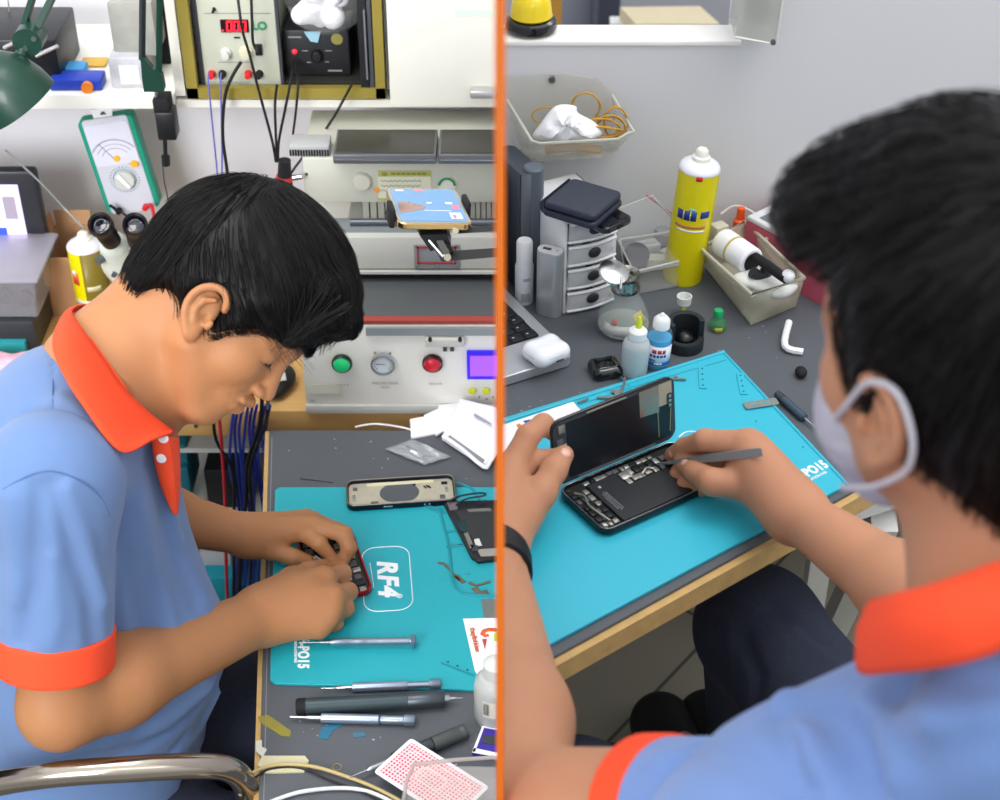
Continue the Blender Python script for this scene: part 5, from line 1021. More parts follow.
# table: front edge runs obliquely
f0, f1 = R_(551, 666), R_(860, 494); fd = (f1-f0).normalized()
a_ = f0-fd*((f0.x-CLR)/fd.x); c_ = f0+fd*((WR-.03-f0.y)/fd.y)
t = thing('work_table', 'wooden table with a dark grey rubber top and worn pine front edge', 'table', (0.6, 1.4, .3))
out = [(a_.x, a_.y), (c_.x, c_.y), (c_.x, WR-.002), (CLR, WR-.002)]
b = B(); b.poly(out, .024, ZR-.028); b.build('wooden_top', pine_edge, t, world=True)
n_ = Vector((-fd.y, fd.x, 0)); i0 = a_+n_*.008; i1 = c_+n_*.008
i0 = i0-fd*((i0.x-CLR)/fd.x)
b = B(); b.poly([(i0.x, i0.y), (i1.x, i1.y), (c_.x, WR-.002), (CLR, WR-.002)], .004, ZR-.004); b.build('rubber_top', rubber, t, world=True)
b = B(); s0, s1 = i0+n_*.012, i1+n_*.012; b.tube([Vector((s0.x+.01, s0.y+.008, ZR+.0003)), Vector((s1.x, s1.y, ZR+.0003))], .0006, 4); b.build('stitched_edge', M('stitch'), t, world=True)
# steel frame under the table
wst = M('white_steel', 'D9DAD6', 0.4)
def leg(p, q, r=.02, nm='leg', sx=.03):
    b = B(); p, q = Vector(p), Vector(q); d = (q-p).normalized(); a = d.cross(Vector((0, 0, 1)) if abs(d.z) < .9 else Vector((1, 0, 0))).normalized()*sx/2; e = d.cross(a).normalized()*sx/2
    b.loft([[v+a+e, v-a+e, v-a-e, v+a-e] for v in (p, q)]); return b.build(nm, wst, t, world=True)
u0 = Vector((.06, 1.70, 0)); 
leg((u0.x, u0.y, ZR-.045), (u0.x, u0.y, .3)); e1 = onz(945, 500, ZR-.04)+n_*.03
leg((e1.x, e1.y, ZR-.045), (e1.x, e1.y, .3)); r1 = onz(825, 533, ZR-.05)+n_*.03; leg((r1.x, r1.y, ZR-.045), (e1.x+.1*fd.x, e1.y+.1*fd.y, ZR-.045), nm='rail', sx=.034)
leg(onz(884, 520, .97), onz(800, 700, .40), nm='brace', sx=.028)
leg((e1.x, WR-.08, ZR-.045), (e1.x, WR-.08, .3))
# crate and bundle below the table
b = B(); P = [dep(x, y, 1.80) for x, y in ((868, 508), (905, 500), (912, 560), (878, 560))]; b.hull(P, [p+Vector((0, .12, 0)) for p in P]); tag(b.build('paper_bundle', M('straw', 'B5A77C', 0.7, var=.3, vscale=70), None), 'straw coloured bundle in the shade under the table behind the neck', 'bundle')
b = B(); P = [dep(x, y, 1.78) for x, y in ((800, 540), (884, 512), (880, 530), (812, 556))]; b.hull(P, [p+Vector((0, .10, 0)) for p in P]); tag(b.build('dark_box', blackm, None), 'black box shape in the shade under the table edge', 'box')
b = B(); b.tube([dep(890, 575, 1.7), dep(903, 570, 1.7), dep(915, 556, 1.7), dep(912, 540, 1.7)], .0035, 8, smooth=4); tag(b.build('white_cable', white, None), 'white cable loop under the table right of the straw bundle', 'cable')
b = B(); P = [dep(x, y, 1.9) for x, y in ((872, 536), (884, 532), (880, 548), (870, 548))]; b.hull(P, [p+Vector((0, .02, 0)) for p in P]); tag(b.build('yellow_tag', M('lime_tag', 'C7C83A', 0.5), None), 'small yellow green tag under the table', 'tag')
# mat
MA, MB_, MFL, MBL = onz(724, 350, MZR), onz(849, 483, MZR), onz(544, 647, MZR), onz(505, 417, MZR)
d1 = (MFL-MB_).normalized(); d2 = (MBL-MA).normalized()
k1 = (MB_.x-CLR)/-d1.x; k2 = (MA.x-CLR)/-d2.x; L1 = MB_+d1*k1; L2 = MA+d2*k2
t = thing('repair_mat', 'bright cyan silicone repair mat on the right table with raised ridges', 'mat', ((MA+MFL)/2)); t.location.z = ZR
b = B(); b.poly([(L2.x, L2.y), (L1.x, L1.y), (MB_.x, MB_.y), (MA.x, MA.y)], .0043, ZR+.0002); b.build('sheet', teal2, t, world=True, bevel=.001)
TR_ = t
def rid(pts, name='moulded_ridge', r=.0026, m=teal2, sm=0, z=0):
    b = B(); b.tube([onz(x, y, MZR)+Vector((0, 0, z)) for x, y in pts], r, 8, smooth=sm); return b.build(name, m, TR_, world=True, clipx=CLR)
rid([(724, 352), (722, 353), (505, 422)]); rid([(726, 360), (640, 385), (560, 411), (548, 418)], 'groove', .0009, M('cyan_groove', '1E9FB2', 0.6)); rid([(722, 351), (849, 487)], r=.0016)
tb = M('cyan_edge', '22A4B8', 0.5)
for (a, c) in (((702, 367), (703, 389)), ((740, 374), (744, 395))):
    b = B(); p, q = onz(*a, MZR), onz(*c, MZR); dd = (q-p).normalized(); nn = Vector((-dd.y, dd.x, 0))*.0042
    b.hull([p-nn, q-nn, q+nn, p+nn], [v+Vector((0, 0, .0014)) for v in (p-nn, q-nn, q+nn, p+nn)]); st = b.build('raised_strip', teal2, TR_, world=True)
    for k in range(4):
        h = p.lerp(q, .12+.25*k); b = B(); b.cyl(h+Vector((0, 0, .0008)), h+Vector((0, 0, .0017)), .0013, n=12); b.build('hole', M('hole_cyan', '0F6F80', 0.6), st, world=True)
rid([(621, 377), (628, 384), (632, 392)], 'thin_ridge', .0007, tb, 3)
rid([(679, 437), (686, 432), (697, 432), (704, 437)], 'printed_outline', .0007, print_white, 5)
inv = TR_.matrix_basis.inverted(); p0, p1 = onz(793, 482, MZR), onz(832, 463, MZR); an = math.atan2(p1.y-p0.y, p1.x-p0.x)
q = inv @ onz(808.5, 472, MZR+.0003); text('lettering', 'RF-PO15', .0175, print_white, TR_, q, (0, 0, an), shear=.1, bold=.0008, sx=.70, sp=1.12)
q = inv @ onz(815, 477.5, MZR+.0003); text('lettering', 'INSULATION PAD', .0048, print_white, TR_, q, (0, 0, an), bold=.0001, sx=.85)
for x, y in ((803, 447), (756, 421)):
    b = B(); p = onz(x, y, MZR); b.cyl(p, p+Vector((0, 0, .0006)), .0012, n=8); b.build('speck', M('cyan_speck', '2399AC', 0.6), TR_, world=True)
# -- laptop
la = .45*dirn((505, 384), (570, 357), ZR+.014)[3]+.55*(dirn((573, 356), (521, 290), ZR+.014)[3]-PI/2)
Lc = onz(573, 356, ZR+.014)
t = thing('laptop', 'silver laptop with black keys cut by the divider', 'laptop', Vector((Lc.x, Lc.y, ZR)), la)
M0 = t.matrix_basis.copy(); alu = M('laptop_silver', 'BFC1C4', 0.35, metal=.55, var=.02)
ed = (onz(520, 290, ZR+.014)-Lc); Ldp = ed.length
b = B(); b.M = M0; b.poly([(x-.15+.001, y+.105) for x, y in rrect(.30, .21, .010, 6)], .013, .001); b.build('base', alu, t, world=True, clipx=CLR, bevel=.0015)
b = B(); b.M = M0; b.poly([(x-.15, y+.103) for x, y in rrect(.272, .100, .003)], .0006, .0137); b.build('keyboard_well', blackm, t, world=True, clipx=CLR)
ks = M('key_black', '17181B', 0.45); kp = M('key_print', 'BFC3C8', 0.5)
for r in range(6):
    for c in range(14):
        x = -.022-.0186*c-(.004 if r % 2 else 0); y = .062+.0165*r; w_ = .0162
        if (M0 @ Vector((x, y, 0))).x < CLR+.004: continue
        b = B(); b.M = M0; b.box((x, y, .0150), (w_, .0142, .0014), bev=.0009); k_ = b.build('key', ks, t, world=True, clipx=CLR)
        b = B(); b.M = M0; b.box((x-.003, y+.001, .0158), (.003, .0014, .0003)); b.build('key_mark', kp, k_, world=True, clipx=CLR)
b = B(); b.M = M0; rr = [(x-.15, y+.034) for x, y in rrect(.115, .062, .004)]; b.tube([(x, y, .0141) for x, y in rr], .0003, 4, closed=True); b.build('trackpad_outline', M('pad_line', '8F9194', 0.4), t, world=True, clipx=CLR)
# -- earbud case on the laptop
p = onz(545, 352, ZR+.024)
ecx = onz(546, 358, ZR+.015)
t = thing('earbud_case', 'glossy white earbud case lying on the corner of the silver laptop', 'earbud case', Vector((ecx.x, ecx.y, ZR+.0145)), la+.12)
s = SDF(); M1 = t.matrix_basis
R3 = np.array(M1.to_3x3())
def rbox_sdf(s, M1, w, d, h, r, k=.004):
    for sx in (-1, 1): s.cone(M1 @ Vector((sx*(w/2-r), -(d/2-r), h/2)), M1 @ Vector((sx*(w/2-r), (d/2-r), h/2)), r, r, k)
    for sy in (-1, 1): s.cone(M1 @ Vector((-(w/2-r), sy*(d/2-r), h/2)), M1 @ Vector(((w/2-r), sy*(d/2-r), h/2)), r, r, k)
    s.ell(M1 @ Vector((0, 0, h/2)), (w/2-.001, d/2-.001, h/2+.0003), np.array(M1.to_3x3()), k)
rbox_sdf(s, M1, .046, .039, .021, .0100, .006); V, Q = s.mesh(.0012); pw = M('gloss_white', 'F1F1F3', 0.12, coat=.5, var=.01); npmesh('case_body', V, Q, pw, t)
b = B(); b.M = M1; b.tube([(x, y, .0135) for x, y in rrect(.0488, .0408, .0135, 8)], .0003, 4, closed=True); b.build('lid_seam', M('seam_grey', 'B2B2B6', 0.4), t, world=True)
b = B(); b.M = M1; b.box((.004, -.0212, .0075), (.010, .001, .0014)); b.build('port', dgrey, t, world=True)
# -- black smartwatch charger box
c = R_(605, 373); t = thing('black_gadget', 'small glossy black square gadget beside the milky squeeze bottle', 'gadget', c, rzdir(R_(590, 383), R_(620, 378)))
s = SDF(); rbox_sdf(s, t.matrix_basis, .034, .032, .014, .007, .004); V, Q = s.mesh(.001); npmesh('body', V, Q, M('gloss_black', '0D0E11', 0.12, coat=.4), t)
b = B(); b.M = t.matrix_basis; b.box((.006, -.0150, .007), (.016, .003, .005), bev=.001); b.build('metal_edge', M('edge_metal', '6E6A6A', 0.2, metal=.9), t, world=True)
# -- tall dark slab, white bottle, power bank, drawers
tt_ = dirn((565, 313), (612, 300), ZR)[3]
def upright(nm, lab, cat, base, rz): return thing(nm, lab, cat, base, rz)
c = R_(520, 300); zt = ony(525, 160, R_(525, 302).y).z
t = thing('speaker', 'tall dark grey rounded slab standing at the divider behind the white bottle', 'speaker', R_(531, 289), tt_)
M0 = t.matrix_basis.copy(); hT = ony(540, 172, t.location.y).z-ZR
b = B(); b.M = M0
prof = [(-.016, .075), (.006, .075), (.012, .069), (.014, .0), (.012, -.002), (-.008, -.004), (-.016, .0)]
b.loft([[Vector((x, y, z)) for x, y in prof] for z in (0, .002, hT-.001, hT)]); b.build('casing', M('slab_dark', '3A4048', 0.45), t, world=True, clipx=CLR, bevel=.003)
b = B(); b.M = M0; b.lathe([(.0125, 0), (.0125, hT+.002), (.0105, hT+.004), (0, hT+.004)], 24, (.0045, .006, 0)); b.build('rounded_column', M('slab_grey', '59616A', 0.4), t, world=True, clipx=CLR)
c = R_(524, 301); t = thing('white_bottle', 'slim white bottle with a white cap left of the silver power bank', 'bottle', c); M0 = t.matrix_basis
hb = (ony(532, 240, c.y).z-ZR); r = .0112
b = B(); b.lathe([(r*.95, 0), (r, .002), (r, hb*.60), (r*.9, hb*.63)], 28); b.build('bottle_body', M('bottle_white', 'DDDEE3', 0.35), t)
b = B(); b.lathe([(r*.88, hb*.62), (r*.88, hb*.97), (r*.75, hb), (0, hb)], 28); b.build('cap', white, t)
b = B(); b.grid(lambda u, v: Vector(((r+.0003)*math.cos(-1.9+u), (r+.0003)*math.sin(-1.9+u), hb*.06+.012*v)), 7, 2); b.build('label', M('pale_print', 'A9ABB2', 0.5), t); b = B(); b.grid(lambda u, v: Vector(((r+.0003)*math.cos(-1.7+.8*u), (r+.0003)*math.sin(-1.7+.8*u), hb*.40+.004*v)), 7, 2); b.build('label', M('pale_print'), t)
c = R_(549, 313); t = thing('power_bank', 'silver metal power bank standing upright before the white drawers', 'power bank', c, tt_-.9); hb = ony(555, 250, c.y).z-ZR
b = B(); b.loft([[Vector((x, y, z)) for x, y in rrect(.032, .0190, .0093, 8)] for z in (0, hb)]); b.build('casing', M('bank_silver', 'B9BCBE', 0.32, metal=.6, var=.02), t, bevel=.0008)
b = B(); b.loft([[Vector((x, y, z)) for x, y in rrect(.0305, .0175, .0086, 8)] for z in (hb, hb+.0008)]); tp = b.build('top_cap', M('bank_white', 'E4E4E4', 0.4), t)
b = B(); b.box((-.004, 0, hb+.001), (.010, .0045, .0006)); b.build('port', dgrey, tp); b = B(); b.cyl((.009, 0, hb+.0006), (.009, 0, hb+.0014), .0018, n=12); b.build('button', lgrey, tp)
# drawer organiser
B0 = R_(563, 314); B1 = R_(613, 300); wd_ = (B1-B0).length; hD = ony(563, 222, B0.y).z-ZR; dD = .10
t = thing('drawer_organizer', 'small white plastic organizer with four clear drawers stacked on the table', 'drawers', (B0+B1)/2, tt_)
M0 = t.matrix_basis.copy(); fw = M('organizer_white', 'F4F4F4', 0.4, alpha=.95, var=.02); dc = M('drawer_clear', 'F2F3F5', 0.2, alpha=.34)
b = B(); th = .0035
b.box((-wd_/2+th/2, dD/2, hD/2), (th, dD, hD), bev=.001); b.box((wd_/2-th/2, dD/2, hD/2), (th, dD, hD), bev=.001); b.box((0, dD-th/2, hD/2), (wd_-.001, th, hD-.001)); b.box((0, dD/2, hD-.002), (wd_, dD, .004), bev=.001)
for i in range(4): b.box((0, dD/2, .002+i*hD/4), (wd_-.001, dD-.001, .004), bev=.001)
b.build('frame', fw, t)
for i in range(4):
    z0 = .0055+i*hD/4; h = hD/4-.008
    b = B(); b.loft([[Vector((x, -.004-.005*math.cos(x/wd_*PI)+o, z0+zz)) for x, o, zz in [(wd_*(-.46+.92*k/8), 0, 0) for k in range(9)]]+[], [Vector((x, -.004-.005*math.cos(x/wd_*PI), z0+h)) for x in [wd_*(-.46+.92*k/8) for k in range(9)]]], cap=False, closed=False)
    dr = b.build('drawer', dc, t, solid=.0016)
    b = B(); b.tube([Vector((wd_*(-.46+.92*k/8), -.004-.005*math.cos((-.46+.92*k/8)*PI), z0+h)) for k in range(9)], .0021, 6); b.tube([Vector((wd_*(-.46+.92*k/8), -.004-.005*math.cos((-.46+.92*k/8)*PI), z0)) for k in range(9)], .0021, 6); b.build('drawer_rim', fw, dr)
    b = B(); b.sphere((0, -.0105, z0+h*.56), (.0085, .0030, .0070), 12); b.build('handle', M('handle_smoke', '2C2F34', 0.3), dr)
    rg = random.Random(i)
    for k in range(6):
        b = B(); b.box((rg.uniform(-.35, .35)*wd_, rg.uniform(.01, .05), z0+.004), (.008, .007, .007), rz=rg.uniform(0, 3), bev=.001); b.build('small_part', (dgrey, lgrey, dsteel)[k % 3], dr)
# phone and wallet on top
z0 = ZR+hD+.0005
ph = onz(596, 211, z0+.008); t = thing('smartphone', 'black phone lying face down on the drawers under the navy wallet', 'phone', Vector((ph.x, ph.y, z0)), dirn((592, 235), (626, 219), z0+.008)[3])
b = B(); b.poly(rrect(.046, .078, .008), .0085, 0); b.build('frame', M('gloss_black'), t, bevel=.002); b = B(); b.poly(rrect(.041, .073, .007), .0006, .0083); b.build('back_glass', M('phone_back', '22252B', 0.15, coat=.5), t)
b = B(); b.poly(rrect(.014, .014, .004, cx=.012, cy=-.028), .0012, .0085); b.build('camera_block', M('camera_black', '0B0B0D', 0.2), t)
wl = onz(583, 197, z0+.028); t = thing('wallet', 'navy leather wallet on top of the phone and drawers', 'wallet', Vector((wl.x, wl.y, z0+.0102)), dirn((545, 207), (595, 222), z0+.02)[3])
lea = M('navy_leather', '23283A', 0.5, bump=.25, bscale=500); M1 = t.matrix_basis
for nm_, zc, sc_ in (('lower_leaf', .0045, 1), ('upper_leaf', .0140, .97)):
    b = B(); b.poly(rrect(.070*sc_, .072*sc_, .008), .0085, zc-.0040); b.build(nm_, lea, t, bevel=.003, seg=3)
b = B(); b.loft([[Vector((0, 0, 0)) if False else Vector((-.034, y, .0095))+Vector((-.006*math.cos(a), 0, .0092*math.sin(a))) for a in np.linspace(-PI/2, PI/2, 9)] for y in (-.030, .030)], cap=True); b.build('spine', lea, t)
# -- clear wall bin with solder wire and tissue
Yw = WR-.004
t = thing('wall_bin', 'clear plastic bin screwed to the wall holding yellow wire and a tissue', 'bin', ony(565, 150, WR-.03))
pb = [ony(x, y, Yw) for x, y in ((498, 76), (560, 73), (597, 78), (612, 92), (622, 132), (618, 150), (540, 156), (522, 150), (507, 110))]
bp = M('bin_plastic', 'D9D8CC', 0.25, alpha=.26)
b = B(); b.hull([p+Vector((0, 0, 0)) for p in pb], [p+Vector((0, -.002, 0)) for p in pb]); b.build('back_plate', bp, t, world=True, clipx=CLR)
Yf = WR-.085
rim = [ony(507, 100, Yw-.01), ony(532, 141, Yf), ony(540, 143.5, Yf), ony(618, 139, Yf), ony(628, 133, Yf+.01), ony(634, 132, Yf+.03), ony(612, 95, Yw-.006)]
btm = [ony(520, 150, Yw-.004), ony(530, 160, Yf+.02), ony(540, 161, Yf+.018), ony(605, 157, Yf+.018), ony(611, 154, Yf+.022), ony(616, 150, Yf+.05), ony(616, 146, Yw-.004)]
rim = [Vector((max(p.x, .0045), p.y, p.z)) for p in rim]
b = B(); b.loft([btm, rim], cap=False, closed=False); b.hull(btm, [p+Vector((0, 0, .0015)) for p in btm]); b.build('bin_body', bp, t, world=True, solid=.0014)
b = B(); b.tube(rim, .0018, 8); b.build('rim', M('bin_rim', 'D3D2C4', 0.3, alpha=.7), t, world=True)
b = B(); q = ony(552, 79, Yw-.002); b.cyl(q, q+Vector((0, -.004, 0)), .0042, n=20); sb = b.build('wall_screw', screw, t, world=True); b = B(); b.box(q+Vector((0, -.0042, 0)), (.0055, .0006, .001), rot=Matrix.Rotation(.5, 3, 'Y')); b.box(q+Vector((0, -.0042, 0)), (.0055, .0006, .001), rot=Matrix.Rotation(2.07, 3, 'Y')); b.build('cross_slot', dsteel, sb, world=True)
yw = M('yellow_wire', 'C4922A', 0.4, coat=.2); rg = random.Random(11); b = B()
def coil(b, cx, cy, rx, ry, Y, n, a0=0, wob=2):
    pts = [ony(cx+rx*math.cos(a0+2*PI*k/16)+rg.uniform(-wob, wob)*.4, cy+ry*math.sin(a0+2*PI*k/16)+rg.uniform(-wob, wob)*.4, Y-.0015*(k/16)) for k in range(int(16*n))]; b.tube(pts, .0011, 6, smooth=2)
coil(b, 586, 107, 14, 14, Yf+.055, 2.2, 2); coil(b, 616, 122, 12, 15, Yf+.05, 3.2); coil(b, 611, 127, 14, 11, Yf+.04, 3.2, 1); coil(b, 548, 115, 16, 8, Yf+.06, 1.1, 3); coil(b, 600, 128, 20, 9, Yf+.038, 3.5, .5); coil(b, 596, 132, 26, 5, Yf+.03, 3, .5)
tag(b.build('yellow_wire_coil', yw, None), 'tangled yellow wire in the clear wall bin', 'wire coil')
b = B(); b.tube([ony(545, 150, Yf+.03), ony(570, 147, Yf+.03), ony(600, 150, Yf+.035)], .006, 8, smooth=4); tag(b.build('brown_pouch', M('amber_film', 'B98E4A', 0.5), None), 'amber strip at the bottom of the clear wall bin', 'strip')
tp_ = [(533, 138), (541, 123), (556, 106), (575, 106), (578, 113), (594, 122), (603, 134), (583, 141), (555, 142)]
c_v = ony(566, 124, Yf+.008); rgt = random.Random(2)
ring_ = spline([ony(x, y, Yf+.03) for x, y in tp_], 4, True); NR = 9
def tis(k, p, i):
    v = k/(NR-1); e = math.sin(v*PI*.95); return p.lerp(c_v, v*.98)+Vector((0, -.012*e+.005*math.sin(i*.9+v*6)*e+rgt.uniform(-.0012, .0012)*e, .003*math.sin(i*1.7+v*5)*e))
b = B(); b.loft([[tis(k, p, i) for i, p in enumerate(ring_)] for k in range(NR)], cap=False); tag(b.build('tissue', M('tissue_white', 'F4F4F4', 0.85, bump=.3, bscale=70), None, solid=.0008, angle=60), 'white tissue crumpled over the yellow wire in the wall bin', 'tissue')
# -- spray can
c = R_(685, 284); hS = ony(700, 150, c.y+.012).z-ZR
t = spray_can('spray_can', 'tall bright yellow spray can standing behind the small bottles on the right table', c+Vector((-.002, .016, 0)), .0246, hS*.99, yel, yel, 0)
H = hS*.99; r = .0246
t.rotation_euler = (0, math.radians(4), 0)
wrap(t, r+.0003, H*.53, H*.60, f_-.95, f_+.05, M('navy_print', '1F3A8F', 0.5), 'lettering'); wrap(t, r+.0004, H*.47, H*.49, f_-1.0, f_+.6, M('red_line_print', 'D07A4A', 0.5), 'print_line'); wrap(t, r+.0004, H*.44, H*.455, f_-.9, f_+.6, white, 'print_line'); wrap(t, r+.0003, H*.60, H*.625, f_-.35, f_-.05, M('aqua_print', '7FC0C8', 0.5), 'print_mark')
for a in (-.62, -.28): wrap(t, r+.0005, H*.525, H*.605, f_+a, f_+a+.05, yel, 'letter_gap', 3)
wrap(t, r+.0003, H*.55, H*.60, f_+.25, f_+.75, M('navy_print'), 'lettering'); wrap(t, r*1.0+.0012, H*.905-.012, H*.905-.006, f_-.25, f_+.05, red, 'red_mark', 4)
wrap(t, r+.00025, 0.004, H*.85, f_+1.15, f_+2.6, M('can_yellow_dark', 'C9B800', 0.3), 'side_panel')
# -- lidded clear box of camera parts
t = thing('clear_box', 'open clear plastic box with dark round parts leaning beside the drawers', 'storage box', R_(655, 270))
P = [R_(628, 279), R_(688, 272), R_(694, 232), R_(620, 240)]
bx = M('box_clear', 'D4D6D2', 0.25, alpha=.13)
lo = [p+Vector((0, 0, .002)) for p in (R_(634, 296), R_(690, 285), R_(694, 252), R_(624, 258))]; hi_ = [onz(x, y, ZR+.032) for x, y in ((625, 275), (697, 260), (698, 228), (620, 240))]
b = B(); b.loft([lo, hi_], cap=False); b.hull(lo, [p+Vector((0, 0, .0012)) for p in lo]); b.build('body', bx, t, world=True, solid=.0012)
b = B(); b.tube(hi_, .0022, 8, closed=True); b.build('rim', M('rim_clear', 'CFD0CA', 0.3, alpha=.75), t, world=True)
zt2 = ZR+.036; ld = [onz(x, y, zt2+dz) for x, y, dz in ((634, 272, 0), (697, 257, 0), (697, 243, .012), (652, 196, .062), (620, 208, .052), (618, 240, .01))]
b = B(); b.hull(ld, [p+Vector((0, -.001, .0015)) for p in ld]); b.build('lid', M('lid_clear', 'D2D2D4', 0.2, alpha=.09), t, world=True)
b = B(); b.tube(ld, .0016, 6, closed=True); b.build('lid_edge', M('rim_clear'), t, world=True)
b = B(); b.tube([onz(646, 195, zt2+.064), onz(672, 214, zt2+.04), onz(694, 238, zt2+.012)], .0012, 6); b.build('pink_seam', M('pink_seal', 'C46A78', 0.5), t, world=True)
for x, y, r_, nm_ in ((636, 256, .016, 'round_part'), (634, 262, .008, 'round_part')):
    q = onz(x, y, ZR+.03); b = B(); b.cyl(q, q+Vector((0, -.008, .006)), r_, n=24); tag(b.build('lens_part', M('lens_dark', '1B1E20', 0.4), None), 'dark round lens part inside the open clear box' if r_ > .01 else 'small black round part in front of the lens part in the clear box', 'lens part')
for i, (x, y, cx_, s_) in enumerate(((656, 262, 'CFCDB8', .014), (668, 255, 'B8B5A0', .012), (680, 250, '7D7A6C', .010), (664, 236, '8A8C8E', .014), (676, 228, '6E7173', .012), (648, 248, 'B9BBBC', .016))):
    q = onz(x, y, ZR+.012); b = B(); b.box(q, (s_*1.7, s_*1.2, .016), rz=i*.7, bev=.002); tag(b.build('spare_part', M('spare_'+cx_, cx_, 0.5), None), 'small spare part jumbled in the open clear box', 'spare part', 'spare parts in the open clear box')
# -- clear bin with white coil and black tool
t = thing('clear_tub', 'long clear plastic tub holding a white roll and a black handled tool', 'tub', R_(745, 290))
lo = [R_(706, 268, .002), R_(751, 325, .002), R_(796, 306, .002), R_(748, 255, .002)]; hi_ = [onz(x, y, ZR+.05) for x, y in ((700, 248), (752, 295), (804, 278), (745, 222))]
b = B(); b.loft([lo, hi_], cap=False); b.hull(lo, [p+Vector((0, 0, .0012)) for p in lo]); b.build('body', M('tub_clear', 'CFCCB6', 0.3, alpha=.38), t, world=True, solid=.0014)
b = B(); b.tube(hi_, .0028, 8, closed=True); b.build('rim', M('rim_cream', 'CDC9B4', 0.35, alpha=.8), t, world=True)
zt3 = ZR+.055; q0, q1 = onz(722, 241, zt3), onz(752, 262, zt3)
t = thing('paper_roll', 'white roll bound with a yellow band lying in the clear tub', 'roll', (q0+q1)/2)
b = B(); b.cyl(q0, q1, .0175, n=28); b.build('roll_body', M('roll_white', 'E9E9EC', 0.7), t, world=True, bevel=.003); b = B(); qa, qb = q0.lerp(q1, .42), q0.lerp(q1, .47); b.cyl(qa, qb, .0180, n=28); b.build('yellow_band', M('yellow_band', 'B9A94A', 0.5), t, world=True)
b = B(); b.cyl(q1, q1+(q1-q0).normalized()*.0015, .012, n=24); b.build('dark_core', blackm, t, world=True)
t = thing('hand_tool', 'black handled tool with a white knob resting on the clear tub', 'tool', onz(770, 268, zt3+.012))
b = B(); b.tube([onz(755, 256, zt3+.012), onz(768, 266, zt3+.012), onz(786, 279, zt3+.012)], [.0050, .0065, .006], 10, smooth=4); b.build('handle', blackm, t, world=True); b = B(); b.sphere(onz(788, 276, zt3+.014), .008, 14); b.build('knob', white, t, world=True)
b = B(); b.tube([onz(752, 272, zt3), onz(764, 278, zt3-.01), onz(766, 268, zt3)], .007, 10, smooth=3); b.build('loop_grip', M('grip_dark', '26282C', 0.5), t, world=True)
s = SDF()
for x, y in ((765, 285), (778, 290), (760, 275), (785, 285), (745, 280)): s.ell(onz(x, y, ZR+.04), (.016, .014, .008), k=.01)
V, Q = s.mesh(.003); tag(npmesh('white_bag', V, Q, M('bag_white', 'D8D8D2', 0.6, bump=.4, bscale=60)), 'crumpled white bag under the black tool in the clear tub', 'bag')
# orange nozzle, white cap, pink box, tube
c = R_(737, 251, 0); t = thing('glue_bottle', 'orange capped bottle standing between the spray can and the pink box', 'bottle', c); hb = .040
zb_ = ony(736, 208, c.y).z-ZR
b = B(); b.lathe([(.0105, 0), (.011, .003), (.011, zb_*.45), (.006, zb_*.55)], 24); b.build('bottle_body', M('orange_bottle', 'D9682A', 0.4), t); b = B(); b.lathe([(.0085, zb_*.5), (.0085, zb_*.72), (.0055, zb_*.76), (.0048, zb_*1.0), (0, zb_*1.0)], 20); b.build('cap', M('orange_cap2', 'EE5A1E', 0.4), t)
c = R_(717, 254, 0); b = B(); h_ = ony(718, 224, c.y).z; b.box((c.x, c.y, (ZR+h_)/2), (.020, .018, h_-ZR), rz=.5, bev=.003); tag(b.build('ivory_block', M('ivory_plastic'), None), 'small ivory bottle cap beside the orange capped bottle', 'block')  # white bottle cap, modelled as a plain bevelled box
t = thing('pink_box', 'pink sided box with a white rim at the wall behind the head', 'box', R_(790, 250))
lo = [R_(742, 262), R_(840, 316), R_(880, 285), R_(782, 243)]; hi_ = [Vector((p.x, p.y, ZR+.060)) for p in lo]
b = B(); b.hull(lo, hi_); b.build('body', M('pink_card', 'C0566C', 0.6, var=.12, vscale=90), t, world=True); b = B(); b.hull([p+Vector((0, 0, 0)) for p in hi_], [p+Vector((0, 0, .007)) for p in hi_]); b.build('rim', M('white_card', 'DADADA', 0.5), t, world=True, bevel=.002)
b = B(); m_ = sum(hi_, Vector())/4; b.hull([m_.lerp(p, .82)+Vector((0, 0, .0068)) for p in hi_], [m_.lerp(p, .82)+Vector((0, 0, .0074)) for p in hi_]); b.build('inside', M('grey_inside', '77787C', 0.7), t, world=True)
cable('white_tube', [onz(721, 214, ZR+.05), onz(735, 206, ZR+.06), onz(752, 212, ZR+.06), onz(764, 224, ZR+.055), onz(767, 240, ZR+.05)], .0018, M('tube_white', 'D9D3CE', 0.4), 'thin white tube looping out of the clear tub', clip=None)
# -- alcohol jar with hinged steel lid
c = R_(623, 329); t = thing('alcohol_jar', 'round glass alcohol jar with an open hinged steel lid', 'jar', c); gl = M('jar_glass', 'C9D2CE', 0.06, alpha=.25, coat=.5)
r = .031; hj = .040
b = B(); b.lathe([(r*.8, 0), (r*.97, .004), (r, .012), (r*.93, .024), (r*.70, .040), (r*.55, .048), (r*.50, .058)], 40, cap=False); b.build('glass_body', gl, t)
b = B(); b.lathe([(0, .0008), (r*.82, .001), (r*.95, .005), (r*.97, .0095), (0, .0096)], 36); b.build('liquid', M('jar_liquid', 'C3C9BC', 0.1, alpha=.45), t)
jm = M('jar_steel', 'B0AFA8', 0.2, metal=1.0, var=.25, vscale=200); b = B(); b.lathe([(r*.55, .056), (r*.57, .058), (r*.54, .062), (r*.50, .070), (r*.50, .074), (r*.54, .076), (r*.52, .079), (r*.30, .077), (r*.26, .074), (0, .073)], 36); cl_ = b.build('steel_collar', jm, t)
b = B(); b.cyl((0, 0, .073), (0, 0, .080), .0045, n=16); b.build('pump', steel, cl_)
